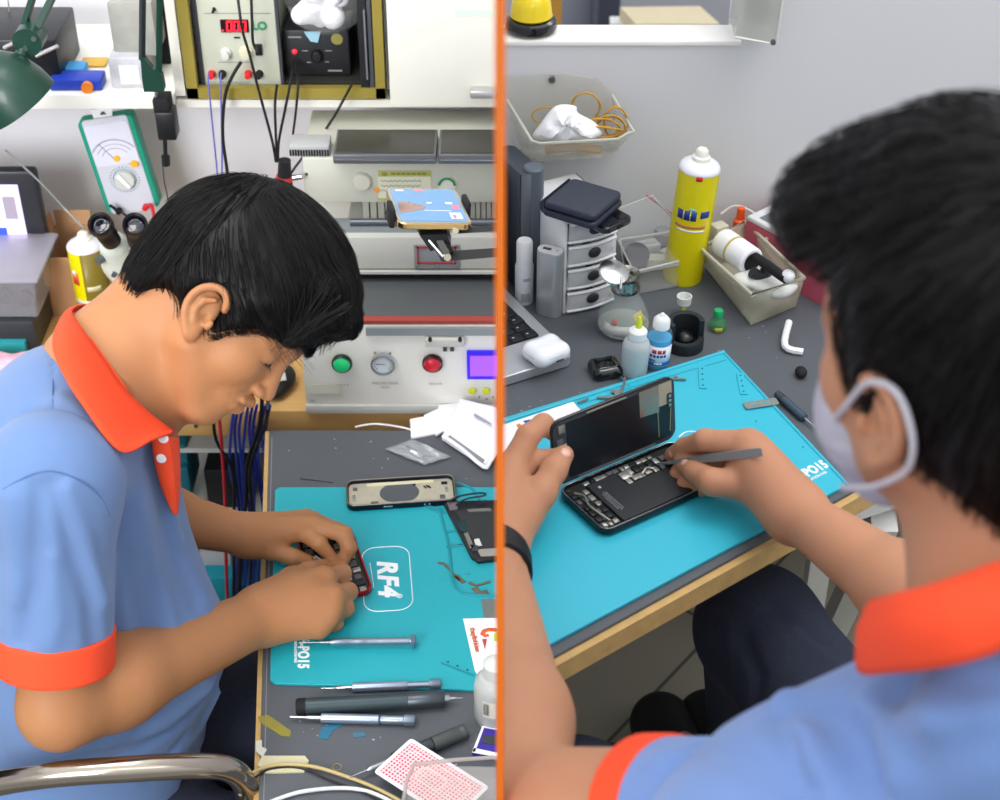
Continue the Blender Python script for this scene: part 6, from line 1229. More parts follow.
q = onz(614, 272, ZR+.085)-c; ax = Matrix.Rotation(math.radians(22), 3, 'X') @ Matrix.Rotation(math.radians(14), 3, 'Y')
b = B(); b.lathe([(.0, .0035), (.012, .003), (.0175, .001), (.0185, -.0015), (.0170, -.002), (.011, -.001)], 32, q, ax, cap=False); b.build('lid', M('lid_steel', 'C9C9C6', 0.22, metal=1.0), t); b = B(); b.tube([q+Vector((.008, -.008, -.002)), q+Vector((.006, -.02, -.014)), Vector((-.012, .002, .076))], .0016, 8, smooth=3); b.build('hinge', steel, t)
b = B(); b.grid(lambda u, v: Vector(((r*.9-.003*v)*math.cos(-2.2+.25*u), (r*.9-.003*v)*math.sin(-2.2+.25*u), .021+.007*v)), 5, 3); b.build('red_patch', M('red_patch', 'C8443C', 0.5), t, solid=.0006)
b = B(); b.grid(lambda u, v: Vector(((r*.93-.009*v)*math.cos(-1.1+.7*u), (r*.93-.009*v)*math.sin(-1.1+.7*u), .018+.014*v)), 7, 3); b.build('yellow_label', M('yellow_label', 'CBB63C', 0.5), t, solid=.0006)
b = B(); b.grid(lambda u, v: Vector(((r*.99-.004*v)*math.cos(-2.6+1.4*u), (r*.99-.004*v)*math.sin(-2.6+1.4*u), .010+.010*v)), 9, 3); b.build('white_label', M('jar_label', 'D9DAD2', 0.6), t, solid=.0006)
# -- dropper bottles
def dropper(lab, x, y, r, h, body, liq, lt, nozzle, nh, capm, nm='dropper_bottle'):
    c = R_(x, y); t = thing(nm, lab, 'bottle', c); t.rotation_euler = (0, math.radians(3), 0)
    b = B(); b.lathe([(r*.9, 0), (r, .003), (r, h*.74), (r*.86, h*.86), (r*.55, h*.93), (r*.5, h)], 36); b.build('bottle_body', body, t)
    b = B(); b.lathe([(r*.86, .0015), (r*.94, .004), (r*.94, h*lt), (0, h*lt)], 32); b.build('liquid', liq, t)
    b = B(); b.lathe([(r*.68, h*.93), (r*.66, h*1.10), (r*.42, h*1.17), (r*.30, h*1.19)], 28); b.build('collar', capm, t)
    b = B(); b.lathe([(r*.26, h*1.18), (r*.22, h*1.18+nh*.5), (r*.10, h*1.18+nh), (0, h*1.18+nh)], 16); b.build('nozzle', nozzle, t); return t
milk = M('milky_plastic', 'D7DCDC', 0.3, alpha=.62)
dropper('milky squeeze bottle with a yellow pointed nozzle', 633, 373, .0158, .053, milk, M('milky_liquid', 'CBD2D2', 0.3, alpha=.7), .72, M('nozzle_yellow', 'D8E23A', 0.4), .014, M('cap_white', 'ECECEA', 0.35))
t = dropper('blue liquid dropper bottle with a white cap and red and blue label', 656, 365, .0146, .057, M('clear_body', 'BCD2DC', 0.15, alpha=.14), M('blue_liquid', '2AA6DC', 0.15, alpha=.97), .70, M('cap_white'), .004, M('cap_white'))
r = .0146; wrap(t, r+.0003, .008, .034, -2.9, -.35, M('label_white', 'E6EAF0', 0.4), 'label'); wrap(t, r+.0006, .009, .0135, -2.9, -.35, M('label_blue2', '2360B8', 0.4), 'label_band')
wrap(t, r+.0006, .0100, .0125, -1.9, -1.3, M('label_white'), 'label_emblem', 5)
lr = M('label_red', 'C8323E', 0.5); ln = M('label_navy', '2A3F9A', 0.5)
for k, (a, w_) in enumerate(((-2.15, .34), (-1.72, .30), (-1.34, .24))): wrap(t, r+.0006, .0250, .0300, a, a+w_, lr, 'lettering', 4)
for k in range(5): wrap(t, r+.0006, .0200, .0232, -2.3+.27*k, -2.3+.27*k+.2, ln, 'lettering', 4)
for k in range(3): wrap(t, r+.0006, .0145+.001*k, .0149+.001*k, -2.35, -1.85, dgrey, 'small_print', 4)
# -- black tape dispenser (round well), with the funnel behind
c = R_(684, 346); t = thing('ring_stand', 'black round stand with a hollow centre behind the blue bottle', 'stand', c, .3)
r = .0225
b = B(); b.lathe([(r, 0), (r, .012), (r*.96, .014), (r*.70, .014), (r*.66, .008), (0, .008)], 36); b.build('base', M('stand_black', '1D2024', 0.55), t); b = B()
loops = []
for k in range(15):
    a = math.radians(-20)+math.radians(220)*k/14; loops.append([Vector((rr*math.cos(a), rr*math.sin(a), z)) for rr, z in ((r*.68, .012), (r*.98, .012), (r*.98, .036), (r*.68, .036))])
b.loft(loops); b.build('back_wall', M('stand_black'), t, bevel=.001)
b = B(); b.sphere((0, .001, .010), (r*.55, r*.55, .010), 14); b.build('hub', M('hub_black', '101012', 0.3), t)
c = R_(683, 315, .0); t = thing('small_funnel', 'small white cup nozzle with a yellow stem behind the black stand', 'nozzle', c)
hz = ony(683, 296, c.y).z-ZR
b = B(); b.lathe([(.0022, 0), (.0022, hz*.6), (.003, hz*.62)], 12); b.build('stem', M('nozzle_yellow'), t); b = B(); b.lathe([(.004, hz*.55), (.0085, hz*.62), (.0092, hz), (.0080, hz), (.0072, hz*.7), (0, hz*.66)], 28); b.build('cup', M('cup_white', 'DCDEDA', 0.4), t)
# -- green bottle
c = R_(717, 329); t = thing('small_bottle', 'tiny green capped glass bottle right of the black stand', 'bottle', c)
b = B(); b.lathe([(.0095, 0), (.0108, .002), (.0108, .008), (.0085, .013), (.0045, .017), (.004, .019)], 28); b.build('bottle_body', M('green_glass', '3A9A58', 0.1, alpha=.45), t); b = B(); b.lathe([(.0055, .018), (.006, .024), (.005, .027), (0, .027)], 20); b.build('cap', M('green_cap', '1FA864', 0.35), t)
wrap(t, .0111, .002, .008, -2.0, -1.1, M('green_bottle_label', 'B9B43A', 0.5), 'label', 6)
# -- parts on the mat
fx2 = M('flex_silver', '9A9C98', 0.35, metal=.5, col2='6A6C6A', vscale=200)
def flex2(lab, parts, nm='flex_cable', m=None, cat='phone part'):
    c = onz(*parts[0][0][0], MZR); t = thing(nm, lab, cat, c)
    for pts, wd in parts:
        P = [onz(x, y, MZR) for x, y in pts]; lo, hi = [], []
        for i, p in enumerate(P):
            tt = (P[min(i+1, len(P)-1)]-P[max(i-1, 0)]).normalized(); n = Vector((-tt.y, tt.x, 0))*wd*rs.uniform(.7, 1.1); lo.append(p+n); hi.append(p-n)
        b = B(); b.hull([v+Vector((0, 0, .0016)) for v in lo+hi[::-1]], [v+Vector((0, 0, .0028)) for v in lo+hi[::-1]]); b.build('strip', m or fx2, t, world=True)
    return t
flex2('silver flex cable part lying on the cyan mat above the raised phone screen', [([(668, 380), (675, 380.5), (686, 381)], .0016), ([(674, 378), (678, 379)], .0015)])
flex2('forked flex cable on the mat behind the raised phone screen', [([(625, 379), (624, 386), (620, 395)], .002), ([(597, 399), (608, 399), (618, 398)], .0016), ([(611, 393), (616, 393), (618, 397)], .0035)])
flex2('short silver flex strip beside the white card on the mat', [([(578, 404), (584, 402), (588, 400)], .0012)])
for (x, y, lab) in ((761, 403.5, 'steel razor blade lying on the right side of the cyan mat'),):
    p = onz(x, y, MZR+.002); an = dirn((748, 404), (775, 400), MZR)[3]; t = thing('razor_blade', lab, 'razor blade', p, an); b = B(); b.poly([(-.0195, -.0055), (-.0165, -.0062), (.0165, -.0062), (.0195, -.0055), (.0195, .0055), (.0165, .0062), (-.0165, .0062), (-.0195, .0055)], .0004, 0); b.build('blade', M('blade_steel', 'B5B9B2', 0.25, metal=.85, var=.2, vscale=150), t)
    b = B(); b.poly(rrect(.024, .0016, .0007), .0003, .0003); b.build('slot', M('cyan_seen', '3FA9B5', 0.5), t)
# -- white card with the orange and blue logo
cdp = [(507, 424), (573, 402), (581, 411), (513, 448)]; z0 = MZR+.0018
P = [onz(x, y, z0) for x, y in cdp]; t = thing('business_card', 'white card with an orange and blue emblem on the mat at the divider', 'card', sum(P, Vector())/4)
P2 = [P[0]+(P[0]-P[1])*.2, P[1], P[2], P[3]+(P[3]-P[2])*.2]
b = B(); b.hull(P2, [p+Vector((0, 0, .0006)) for p in P2]); b.build('card_sheet', paper, t, world=True, clipx=CLR)
def onc(poly, m, nm, zz=z0+.0007):
    P = [onz(x, y, zz) for x, y in poly]; b = B(); b.hull([(p.x, p.y, zz) for p in P], [(p.x, p.y, zz+.0002) for p in P]); return b.build(nm, m, t, world=True)
onc([(516, 425), (519.5, 423.5), (523, 427), (527, 428), (530, 432), (524, 436)], M('logo_orange', 'EE7A2A', 0.5), 'orange_emblem')
onc([(523, 421), (530, 419.5), (534, 422), (533, 425), (529, 426), (526, 424)], M('logo_blue', '2C4FA8', 0.5), 'blue_emblem')
# -- dark screwdriver beside the mat
an = 0
t, L = driver('dark grey screwdriver lying off the right edge of the cyan mat', (777, 394), (816, 428), ZR, [('cap', gun, [(0, 0), (0, .0045), (.06, .0050), (.16, .0050), (.165, .004)]), ('grip', M('driver_slate', '4D5E6B', 0.35, metal=.5), [(.17, .0048), (.7, .0050), (.72, .003)]), ('blade', steel, [(.72, .0014), (1, .0008)])])
# white holder behind the face
t = thing('phone_stand', 'white plastic frame on the table beside the cheek of the right worker', 'stand', R_(790, 345))
b = B(); b.tube([R_(789, 322, .012), R_(785, 346, .006), R_(803, 352, .004)], .0042, 8, smooth=4); b.build('bracket', white, t, world=True)
b = B(); q = R_(801, 372, .006); b.sphere(q, (.007, .009, .006), 12); tag(b.build('black_knob', blackm, None), 'small round black thing on the table left of the cheek', 'pebble')  # loose black knob lying on the table
# dust
sp = B(); rg = random.Random(5)
for i in range(30):
    p = R_(rg.uniform(600, 790), rg.uniform(325, 360)) if i < 12 else R_(rg.uniform(506, 600), rg.uniform(390, 415)); r_ = rg.uniform(.0004, .0011); sp.poly([(p.x+r_*1.5*math.cos(a)*rg.uniform(.5, 1), p.y+r_*math.sin(a)) for a in np.linspace(0, 2*PI, 7)[:-1]], .0002, ZR+.0001)
tag(sp.build('dust_speck', M('dust'), None), 'white specks of dust on the right table', 'dust', kind='stuff')
# ---------------------------------------------------------------- on and behind the low wall
zc = zs+.008
cS = ony(531, 36, WR+.03); cS.z = zc; t = thing('dome_buzzer', 'glossy yellow dome on a round black base on the white sill', 'buzzer', cS)
b = B(); b.lathe([(.031, 0), (.032, .003), (.030, .010), (.025, .013), (.022, .014)], 40); b.build('base', M('gloss_black'), t); b = B(); b.lathe([(.0245, .0135), (.0262, .0155), (.0250, .020), (.0235, .032), (.018, .042), (.009, .047), (0, .048)], 36); b.build('dome', M('gloss_yellow', 'E8CC08', 0.15, coat=.6), t)
t = thing('glass_box', 'clear acrylic box corner mounted on the wall above the white sill', 'box', ony(760, 20, WR-.05))
P = [ony(x, y, WR-.06) for x, y in ((744, -20), (786, -20), (776, 44), (735, 37))]
b = B(); b.hull(P, [Vector((p.x, WR-.004, p.z)) for p in P]); b.build('panel', M('acrylic', 'B9B9B0', 0.2, alpha=.5), t, world=True); b = B(); b.tube([P[3], P[2], P[1]], .0018, 6); b.build('edge', M('acrylic_edge', 'D8D6CE', 0.3), t, world=True); b = B(); b.cyl(P[2]+Vector((-.004, 0, .003)), P[2]+Vector((-.004, -.004, .003)), .003, n=12); b.build('screw', screw, t, world=True)
zT2 = .74
t = thing('far_table', 'pale wooden table in the room beyond the low wall', 'table', (.6, 2.7, .1)); P = [onz(620, 7, zT2), onz(700, 6, zT2), onz(720, 24, zT2), onz(636, 24, zT2)]
b = B(); b.hull([p+Vector((0, 0, -.03)) for p in P], P); b.build('top', M('pale_wood', 'CDBFA0', 0.6), t, world=True)
for p in P:
    b = B(); b.box((p.x, p.y, (.1+zT2-.03)/2), (.04, .04, zT2-.13)); b.build('leg', wst, t, world=True)
def farbox(x0, y0, x1, y1, z, c, lab, nm='far_cabinet', cat='cabinet', D_=.3):
    p0, p1 = onz(x0, y1, z), onz(x1, y1, z); zt = ony((x0+x1)/2, y0, p0.y).z; b = B(); b.box(((p0.x+p1.x)/2, p0.y+D_/2, (.1+zt)/2), (abs(p1.x-p0.x), D_, zt-.1), bev=.01); tag(b.build(nm, M('far_'+c, c, 0.6), None), lab, cat)
farbox(597, -15, 620, 25, .6, '3B4050', 'dark blue grey chair back beyond the low wall', 'far_chair', 'chair'); farbox(558, -12, 594, 22, .5, '8A8F9C', 'grey box shape beyond the low wall, left of the dark chair'); farbox(548, -8, 562, 8, .7, 'B9862E', 'small amber box beyond the low wall near the yellow dome', 'far_box', 'box', .1)
farbox(733, 8, 745, 26, .7, '7A5A48', 'brown post beyond the low wall beside the acrylic box', 'far_carton', 'carton', .05)  # brown post standing in the room beyond
b = B(); b.poly([(CLR, 1.98), (1.6, 1.98), (1.6, 2.9), (CLR, 2.9)], .02, .45); tag(b.build('far_platform', M('far_plat', '9A9CA4', 0.6), None), 'grey low platform beyond the low wall', 'platform')
# ================================================================ PEOPLE
IR, IU, IF = Vector((1, 0, 0)), Vector((0, sp_, cp_)), Vector((0, cp_, -sp_))
skin = M('skin', 'AC7850', 0.5, sss=0.25, bump=0.12, bscale=350, var=0.07, vscale=14, spec=0.35)
skin2 = M('skin_right', 'BC8768', 0.5, sss=0.25, bump=0.12, bscale=350, var=0.07, vscale=14, spec=0.35)
hairm = M('black_hair', '0B0A0A', 0.45, var=0.2, vscale=60, spec=0.28)
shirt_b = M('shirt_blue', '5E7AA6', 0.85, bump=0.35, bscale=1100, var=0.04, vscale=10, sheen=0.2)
shirt_o = M('shirt_orange', 'F04A22', 0.8, bump=0.35, bscale=1100, var=0.03, vscale=10)
denim = M('dark_denim', '2B3042', 0.9, bump=0.5, bscale=900, var=0.35, vscale=260)
nail = M('nail', 'D9A692', 0.3, coat=.3)
def frame(O, f, u):
    f = Vector(f).normalized(); u = Vector(u); u = (u-f*u.dot(f)).normalized(); l = u.cross(f)
    m = Matrix((f, l, u)).transposed().to_4x4(); m.translation = O; return m
def head(s, H, k=.012, ear_scale=1.0):
    R = np.array(H.to_3x3()); q = lambda x, y, z: H @ Vector((x, y, z))
    s.ell(q(-.008, 0, .046), (.094, .075, .082), R, k)
    s.ell(q(.042, 0, .048), (.048, .062, .052), R, .02); s.ell(q(.040, 0, -.008), (.050, .058, .058), R, .02)
    for e in (-1, 1):
        s.cone(q(.018, e*.050, -.030), q(.066, e*.016, -.074), .020, .014, .022); s.ell(q(.054, e*.036, -.006), (.027, .022, .026), R, .016)
        s.cone(q(.080, e*.012, .036), q(.066, e*.046, .034), .010, .008, .010)
    s.ell(q(.071, 0, -.071), (.019, .022, .015), R, .014); s.ell(q(.072, 0, -.040), (.023, .030, .026), R, .014)
    for e in (-1, 1): s.ell(q(.094, e*.031, .020), (.012, .017, .011), R, .012, '-')
    for e in (-1, 1): s.ell(q(.0715, e*.031, .0195), (.0135, .0145, .0115), R, .004)
    s.cone(q(.084, 0, .026), q(.099, 0, -.007), .0065, .0095, .008); s.ell(q(.1015, 0, -.0105), (.0085, .009, .0075), R, .004)
    for e in (-1, 1): s.ell(q(.0945, e*.0115, -.0145), (.0095, .0065, .0065), R, .004)
    s.cone(q(.0935, -.016, -.0325), q(.0965, 0, -.0300), .0042, .0058, .005); s.cone(q(.0935, .016, -.0325), q(.0965, 0, -.0300), .0042, .0058, .005)
    s.cone(q(.0895, -.014, -.0430), q(.0930, 0, -.0435), .0045, .0062, .005); s.cone(q(.0895, .014, -.0430), q(.0930, 0, -.0435), .0045, .0062, .005)
    s.crease([q(.092, -.022, -.0375), q(.0985, 0, -.0368), q(.092, .022, -.0375)], .0022, -.0022)
    for e in (-1, 1): s.crease([q(.094, e*.013, -.018), q(.082, e*.026, -.036)], .004, -.0012)
def ears(s, H):
    R = np.array(H.to_3x3())
    for e in (-1, 1):
        q = lambda x, y, z: H @ Vector((x, e*y, z))
        Rt = R @ np.array((Matrix.Rotation(math.radians(-14), 3, 'Y') @ Matrix.Rotation(e*math.radians(-22), 3, 'Z')))
        q0 = q; q = lambda x, y, z: q0(-.012+(x+.012)*.92+.017, y, z*.92+.001)
        s.ell(q(-.014, .0775, .003), (.0175, .0055, .026), Rt, .006); s.ell(q(-.002, .0755, -.024), (.0085, .0055, .010), Rt, .006)
        s.ell(q(-.009, .0875, .004), (.0125, .0075, .0195), Rt, .003, '-')
        rim = [(.004, .078, .020), (.000, .0825, .028), (-.010, .0855, .0335), (-.022, .0875, .0285), (-.0295, .0885, .016), (-.0300, .088, .002), (-.0245, .085, -.011), (-.0145, .081, -.021), (-.004, .078, -.029)]
        s.chain([q(*p) for p in spline(rim, 3)], [.0036]*40, .0025)
        s.chain([q(-.010, .0835, .020), q(-.0185, .0845, .010), q(-.0175, .0835, -.003), q(-.010, .081, -.012)], [.0026, .0032, .0032, .0034], .003)
        s.ell(q(.0045, .0795, -.0035), (.0045, .0035, .0065), R, .003)
        s.ell(q(-.0035, .0835, -.002), (.0045, .009, .0055), R, .003, '-')
def strands(name, s, V, n, step, ns, r, flow, mat, parent, H, off=.0012, seed=1, keep=None, jit=.25):
    rg = np.random.RandomState(seed); Hi = np.array(H.inverted()); Rm = np.array(H.to_3x3()); O = np.array(H.translation)
    P = V[rg.randint(0, len(V), n)].astype(float); L = (P-O)@Rm
    if keep is not None: P = P[keep(L)]
    n = len(P); path = [P.copy()]; dv = rg.normal(0, jit, (n, 3)); offs = off+rg.uniform(0, .0035, n)
    g = s.grad(P); P = P+g*offs[:, None]*.3; path = [P.copy()]
    for i in range(ns):
        L = (P-O)@Rm; d = flow(L)+dv*.5; D_ = d@Rm.T; g = s.grad(P); D_ -= g*(D_*g).sum(1)[:, None]
        D_ /= np.maximum(np.linalg.norm(D_, axis=1)[:, None], 1e-6); P = P+D_*step; f = s.ev(P); f = np.minimum(f, .02)
        P = P-g*(f-offs*(.6+.8*i/ns))[:, None]*.8; path.append(P.copy())
    return tubes(name, np.stack(path, 1), r, mat, parent)
def tubes(name, path, r, mat, parent, taper=True):
    n, m, _ = path.shape; T = np.gradient(path, axis=1); T /= np.maximum(np.linalg.norm(T, axis=2)[..., None], 1e-9)
    up = np.array([.31, .52, .79]); A = np.cross(T, up); A /= np.maximum(np.linalg.norm(A, axis=2)[..., None], 1e-9); Bn = np.cross(T, A)
    rr = r*(np.linspace(1, .25, m) if taper else np.ones(m))[None, :, None]
    ring = np.stack([path+(A*math.cos(a)+Bn*math.sin(a))*rr for a in (0, 2*PI/3, 4*PI/3)], 2); V = ring.reshape(-1, 3)
    idx = np.arange(n*m*3).reshape(n, m, 3); Q = []
    for k in range(3): Q.append(np.stack([idx[:, :-1, k], idx[:, :-1, (k+1) % 3], idx[:, 1:, (k+1) % 3], idx[:, 1:, k]], -1).reshape(-1, 4))
    return npmesh(name, V, np.concatenate(Q), mat, parent)
def surf(s, x, y, d0=.7, d1=2.3):
    D = np.linspace(d0, d1, 700); r = np.array(ray(x, y)); X = np.array([0, 0, CAMZ])+D[:, None]*r; f = s.ev(X); i = int(np.argmax(f < 0)) if (f < 0).any() else int(np.argmin(f)); return Vector(X[i])
def creases(s, L):
    add = [([surf(s, *p) for p in pts], w, d) for pts, w, d in L]
    for a in add: s.crease(*a)
def strip(name, rows, m, parent, th=.0022, clipx=None, sub=1, nu=6):
    """cloth strip through matching rows of world points"""
    rows = [spline(r, nu) for r in rows]; rows = [list(c) for c in zip(*[spline(c, 3) for c in zip(*rows)])]
    b = B(); b.loft(rows, cap=False, closed=False); return b.build(name, m, parent, world=True, solid=th, clipx=clipx)
# ---------------------------------------------------------------- LEFT WORKER
HZ = lambda x, y, h: onz(x-8*min(1, max(0, (x-285)/50)), y, TL+h)
t = thing('person', 'worker in blue polo shirt seen from the side, bending over the opened red phone', 'person', (-.5, 1.33, 0)); PL = t
f = IR*math.cos(math.radians(50))-IU*math.sin(math.radians(50)); u = IR*math.sin(math.radians(50))+IU*math.cos(math.radians(50))
f = f-IF*.03
H = frame(dep(213, 314, 1.70), f, u); q = lambda x, y, z: H @ Vector((x, y, z))
s = SDF(); head(s, H)
# neck and trunk
NB = dep(108, 378, 1.71)
s.cone(q(-.030, 0, -.020), NB, .056, .060, .03); s.cone(q(.030, 0, -.055), dep(142, 410, 1.735), .030, .044, .03)
s.cone(q(-.055, 0, .0), dep(95, 372, 1.70), .040, .045, .03)
SRs, SLs = dep(52, 478, 1.585), Vector((-.455, 1.50, 1.0))
ch, be, hp = dep(66, 500, 1.77), dep(98, 650, 1.85), dep(82, 760, 1.92)
s.cone(NB, ch, .06, .09, .04)
s.cone(SRs, (SRs+SLs)/2, .045, .07, .03); s.cone(SLs, (SRs+SLs)/2, .045, .07, .03)
I3 = np.eye(3)
s.ell(ch, (.095, .155, .14), I3, .04); s.ell(be, (.105, .13, .14), I3, .05); s.ell(hp, (.12, .155, .11), I3, .04)
# near arm
EL, WR_ = dep(60, 708, 1.655), HZ(262, 616, .048)
s.chain([SRs, EL], [.050, .039], .02); s.cone(EL, EL.lerp(WR_, .28)+Vector((0, 0, .004)), .039, .048, .02); s.cone(EL.lerp(WR_, .28)+Vector((0, 0, .004)), WR_, .048, .031, .02)
s.cone(EL+Vector((0, 0, .0)), EL.lerp(WR_, .2)+Vector((.0, .0, -.010)), .034, .038, .02)
K = [HZ(331, 579, .060), HZ(340, 597, .058), HZ(337, 613, .050), HZ(325, 627, .040)]
for kk, r_ in zip(K, (.0165, .0165, .0155, .0145)): s.cone(WR_, kk, .026, r_, .014)
s.cone(WR_, HZ(300, 603, .044), .030, .034, .02)
def finger(s, pts, rs_, k=.0045): s.chain(pts, rs_, k)
finger(s, [K[0], HZ(350, 573, .043), HZ(347, 567, .022), HZ(338, 565, .014)], [.0120, .0112, .0100, .0085])
finger(s, [K[1], HZ(356, 592, .040), HZ(352, 588, .018), HZ(343, 583, .012)], [.0124, .0114, .0100, .0085])
finger(s, [K[2], HZ(353, 608, .034), HZ(349, 604, .014), HZ(340, 598, .011)], [.0120, .0108, .0095, .0082])
finger(s, [K[3], HZ(343, 623, .024), HZ(340, 618, .012), HZ(333, 612, .010)], [.0108, .0095, .0085, .0075])
s.cone(WR_+Vector((0, .005, .01)), HZ(294, 580, .050), .020, .0165, .014); finger(s, [HZ(294, 580, .050), HZ(314, 571, .042), HZ(331, 566, .026)], [.0150, .0115, .0088], .006)
# far arm
HD = lambda x, y, h: onz(x, y, TL+h)
EF, WF = Vector((-.46, 1.49, .860)), HD(246, 535, .050)
s.chain([SLs, EF], [.048, .038], .02); s.cone(EF, EF.lerp(WF, .35), .036, .035, .02); s.cone(EF.lerp(WF, .35), WF, .035, .0245, .02)
F_ = [HD(299, 530, .048), HD(313, 525, .052), HD(312, 520, .044), HD(306, 517, .036)]
for kk, r_ in zip(F_, (.0122, .0125, .0118, .0105)): s.cone(WF, kk, .0215, r_, .012)
finger(s, [F_[0], HD(319, 543, .044), HD(335, 562, .018)], [.0112, .0098, .0078], .0035)
finger(s, [F_[1], HD(344, 534, .048), HD(349, 548, .034), HD(341, 565, .016)], [.0115, .0106, .0096, .0078], .0035)
finger(s, [F_[2], HD(338, 530, .034), HD(345, 544, .018)], [.0108, .0094, .0080], .0035)
finger(s, [F_[3], HD(325, 526, .024), HD(332, 536, .014)], [.0098, .0084, .0072], .0035)
s.cone(WF+Vector((0, -.004, -.004)), HD(271, 549, .034), .0185, .0140, .012); finger(s, [HD(271, 549, .034), HD(293, 557, .028), HD(314, 563, .018)], [.0132, .0106, .0084], .004)
# creases of knuckles
for a in (HZ(350, 573, .056), HZ(356, 592, .053), HD(344, 534, .059), HD(319, 543, .054)): s.crease([a+Vector((-.004, -.004, 0)), a+Vector((.004, .004, 0))], .0018, -.0007)
s.crease([HZ(322, 590, .082), HZ(330, 596, .078)], .004, -.0012)
for a, c_ in ((WR_, K[0]), (WR_, K[1]), (WF, F_[0]), (WF, F_[1])): s.crease([a.lerp(c_, .45)+Vector((0, 0, .022)), c_+Vector((0, 0, .014))], .0035, .0012)
# legs (in trousers)
hR, hL = hp+Vector((.02, -.09, -.04)), hp+Vector((.02, .09, -.04))
kR, kL = Vector((-.10, 1.16, .54)), Vector((-.10, 1.47, .54))
for h_, k_ in ((hR, kR), (hL, kL)): s.cone(h_, k_, .070, .052, .03); s.cone(k_, Vector((k_.x-.10, k_.y, .09)), .050, .035, .02); s.cone(Vector((k_.x-.10, k_.y, .07)), Vector((k_.x+.02, k_.y, .04)), .035, .026, .02)
ears(s, H)
SL_ = s
V, Q = s.mesh(.0022); npmesh('body', V, Q, skin, t)
# eye, brow, lashes
b = B(); b.tube([q(.0835, -.019, .0150), q(.0855, -.028, .0125), q(.0810, -.037, .0125), q(.0735, -.044, .0155)], [.0006, .0011, .0010, .0005], 6, smooth=4)
for i in range(12):
    tt = i/11; a = q(.0845-.009*tt, -.022-.020*tt, .0135+.0008*tt); b.tube([a, a+(q(.098-.006*tt, -.024-.026*tt, .004)-q(.085, -.022-.020*tt, .0125))*.5], [.0004, .0001], 4)
b.build('eyelashes', black, t, world=True)
b = B()
rgb_ = random.Random(3)
for i in range(60):
    tt = rgb_.random(); a = q(.0895-.012*tt, -.012-.036*tt, .040+.003*math.sin(tt*3)+rgb_.uniform(-.003, .003)); b.tube([a, a+(q(.08, -.05, .041)-q(.09, -.04, .040))*.5], [.0005, .0002], 4)
b.build('eyebrow', hairm, t, world=True)
# hair
h = SDF(); R = np.array(H.to_3x3())
h.ell(q(-.012, 0, .051), (.106, .088, .107), R, .02); h.ell(q(.030, 0, .095), (.062, .068, .054), R, .03); h.ell(q(-.052, 0, -.014), (.044, .056, .056), R, .03)
for y in (-.045, -.02, .01, .035): h.cone(q(.070, y, .112), q(.092, y*.9, .100), .017, .011, .02); h.cone(q(.092, y*.9, .100), q(.090, y*.9, .082), .011, .005, .015)
h.cone(q(.040, -.072, .060), q(.075, -.055, .052), .014, .010, .015); h.cone(q(.022, -.076, .055), q(.036, -.073, .022), .010, .004, .012); h.cone(q(.022, .076, .055), q(.036, .073, .022), .010, .004, .012)
h.ell(q(.076, 0, -.026), (.062, .10, .080), R, .010, '-')
for e in (-1, 1): h.ell(q(.006, e*.090, -.008), (.030, .030, .040), R, .008, '-'); h.ell(q(-.030, e*.080, -.050), (.034, .035, .045), R, .01, '-')
h.ell(q(.022, 0, -.100), (.066, .10, .082), R, .015, '-')
rw = random.Random(8)
for i in range(46):
    a = rw.uniform(-1.2, 2.6); yy = rw.uniform(-.085, .05); p0 = Vector((-.017+.108*math.cos(a+.4), yy, .046+.104*math.sin(a+.4))); dd = Vector((math.sin(a+.4)*.05, rw.uniform(-.02, .02), -math.cos(a+.4)*.05)) if a < 1.2 else Vector((.05, rw.uniform(-.02, .02), .01))
    h.crease([q(*p0), q(*(p0+dd*.5+Vector((0, 0, .002)))), q(*(p0+dd))], .004, rw.choice((-.0028, .0022)))
V, Q = h.mesh(.0024); hr = npmesh('hair', V, Q, hairm, t)
crown = np.array([-.085, 0.0, .115])
def flowL(L):
    d = L-crown; d[:, 1] *= .7; d /= np.maximum(np.linalg.norm(d, axis=1)[:, None], 1e-6)
    back = (L[:, 0] < -.05)[:, None]; return d+np.where(back, np.array([[0, 0, -1.3]]), np.array([[.55, 0, -.25]]))
strands('hair_strands', h, V, 3600, .0065, 8, .00055, flowL, hairm, t, H, seed=2, jit=.22)
kp_ = lambda L: (L[:, 2] < .0) & (L[:, 0] < -.02)
strands('hair_strands', h, V, 1400, .0035, 5, .0004, lambda L: np.tile(np.array([[.35, 0, -1.]]), (len(L), 1)), hairm, t, H, seed=5, keep=lambda L: (L[:, 2] < .02) & (L[:, 0] < .0), off=.0)
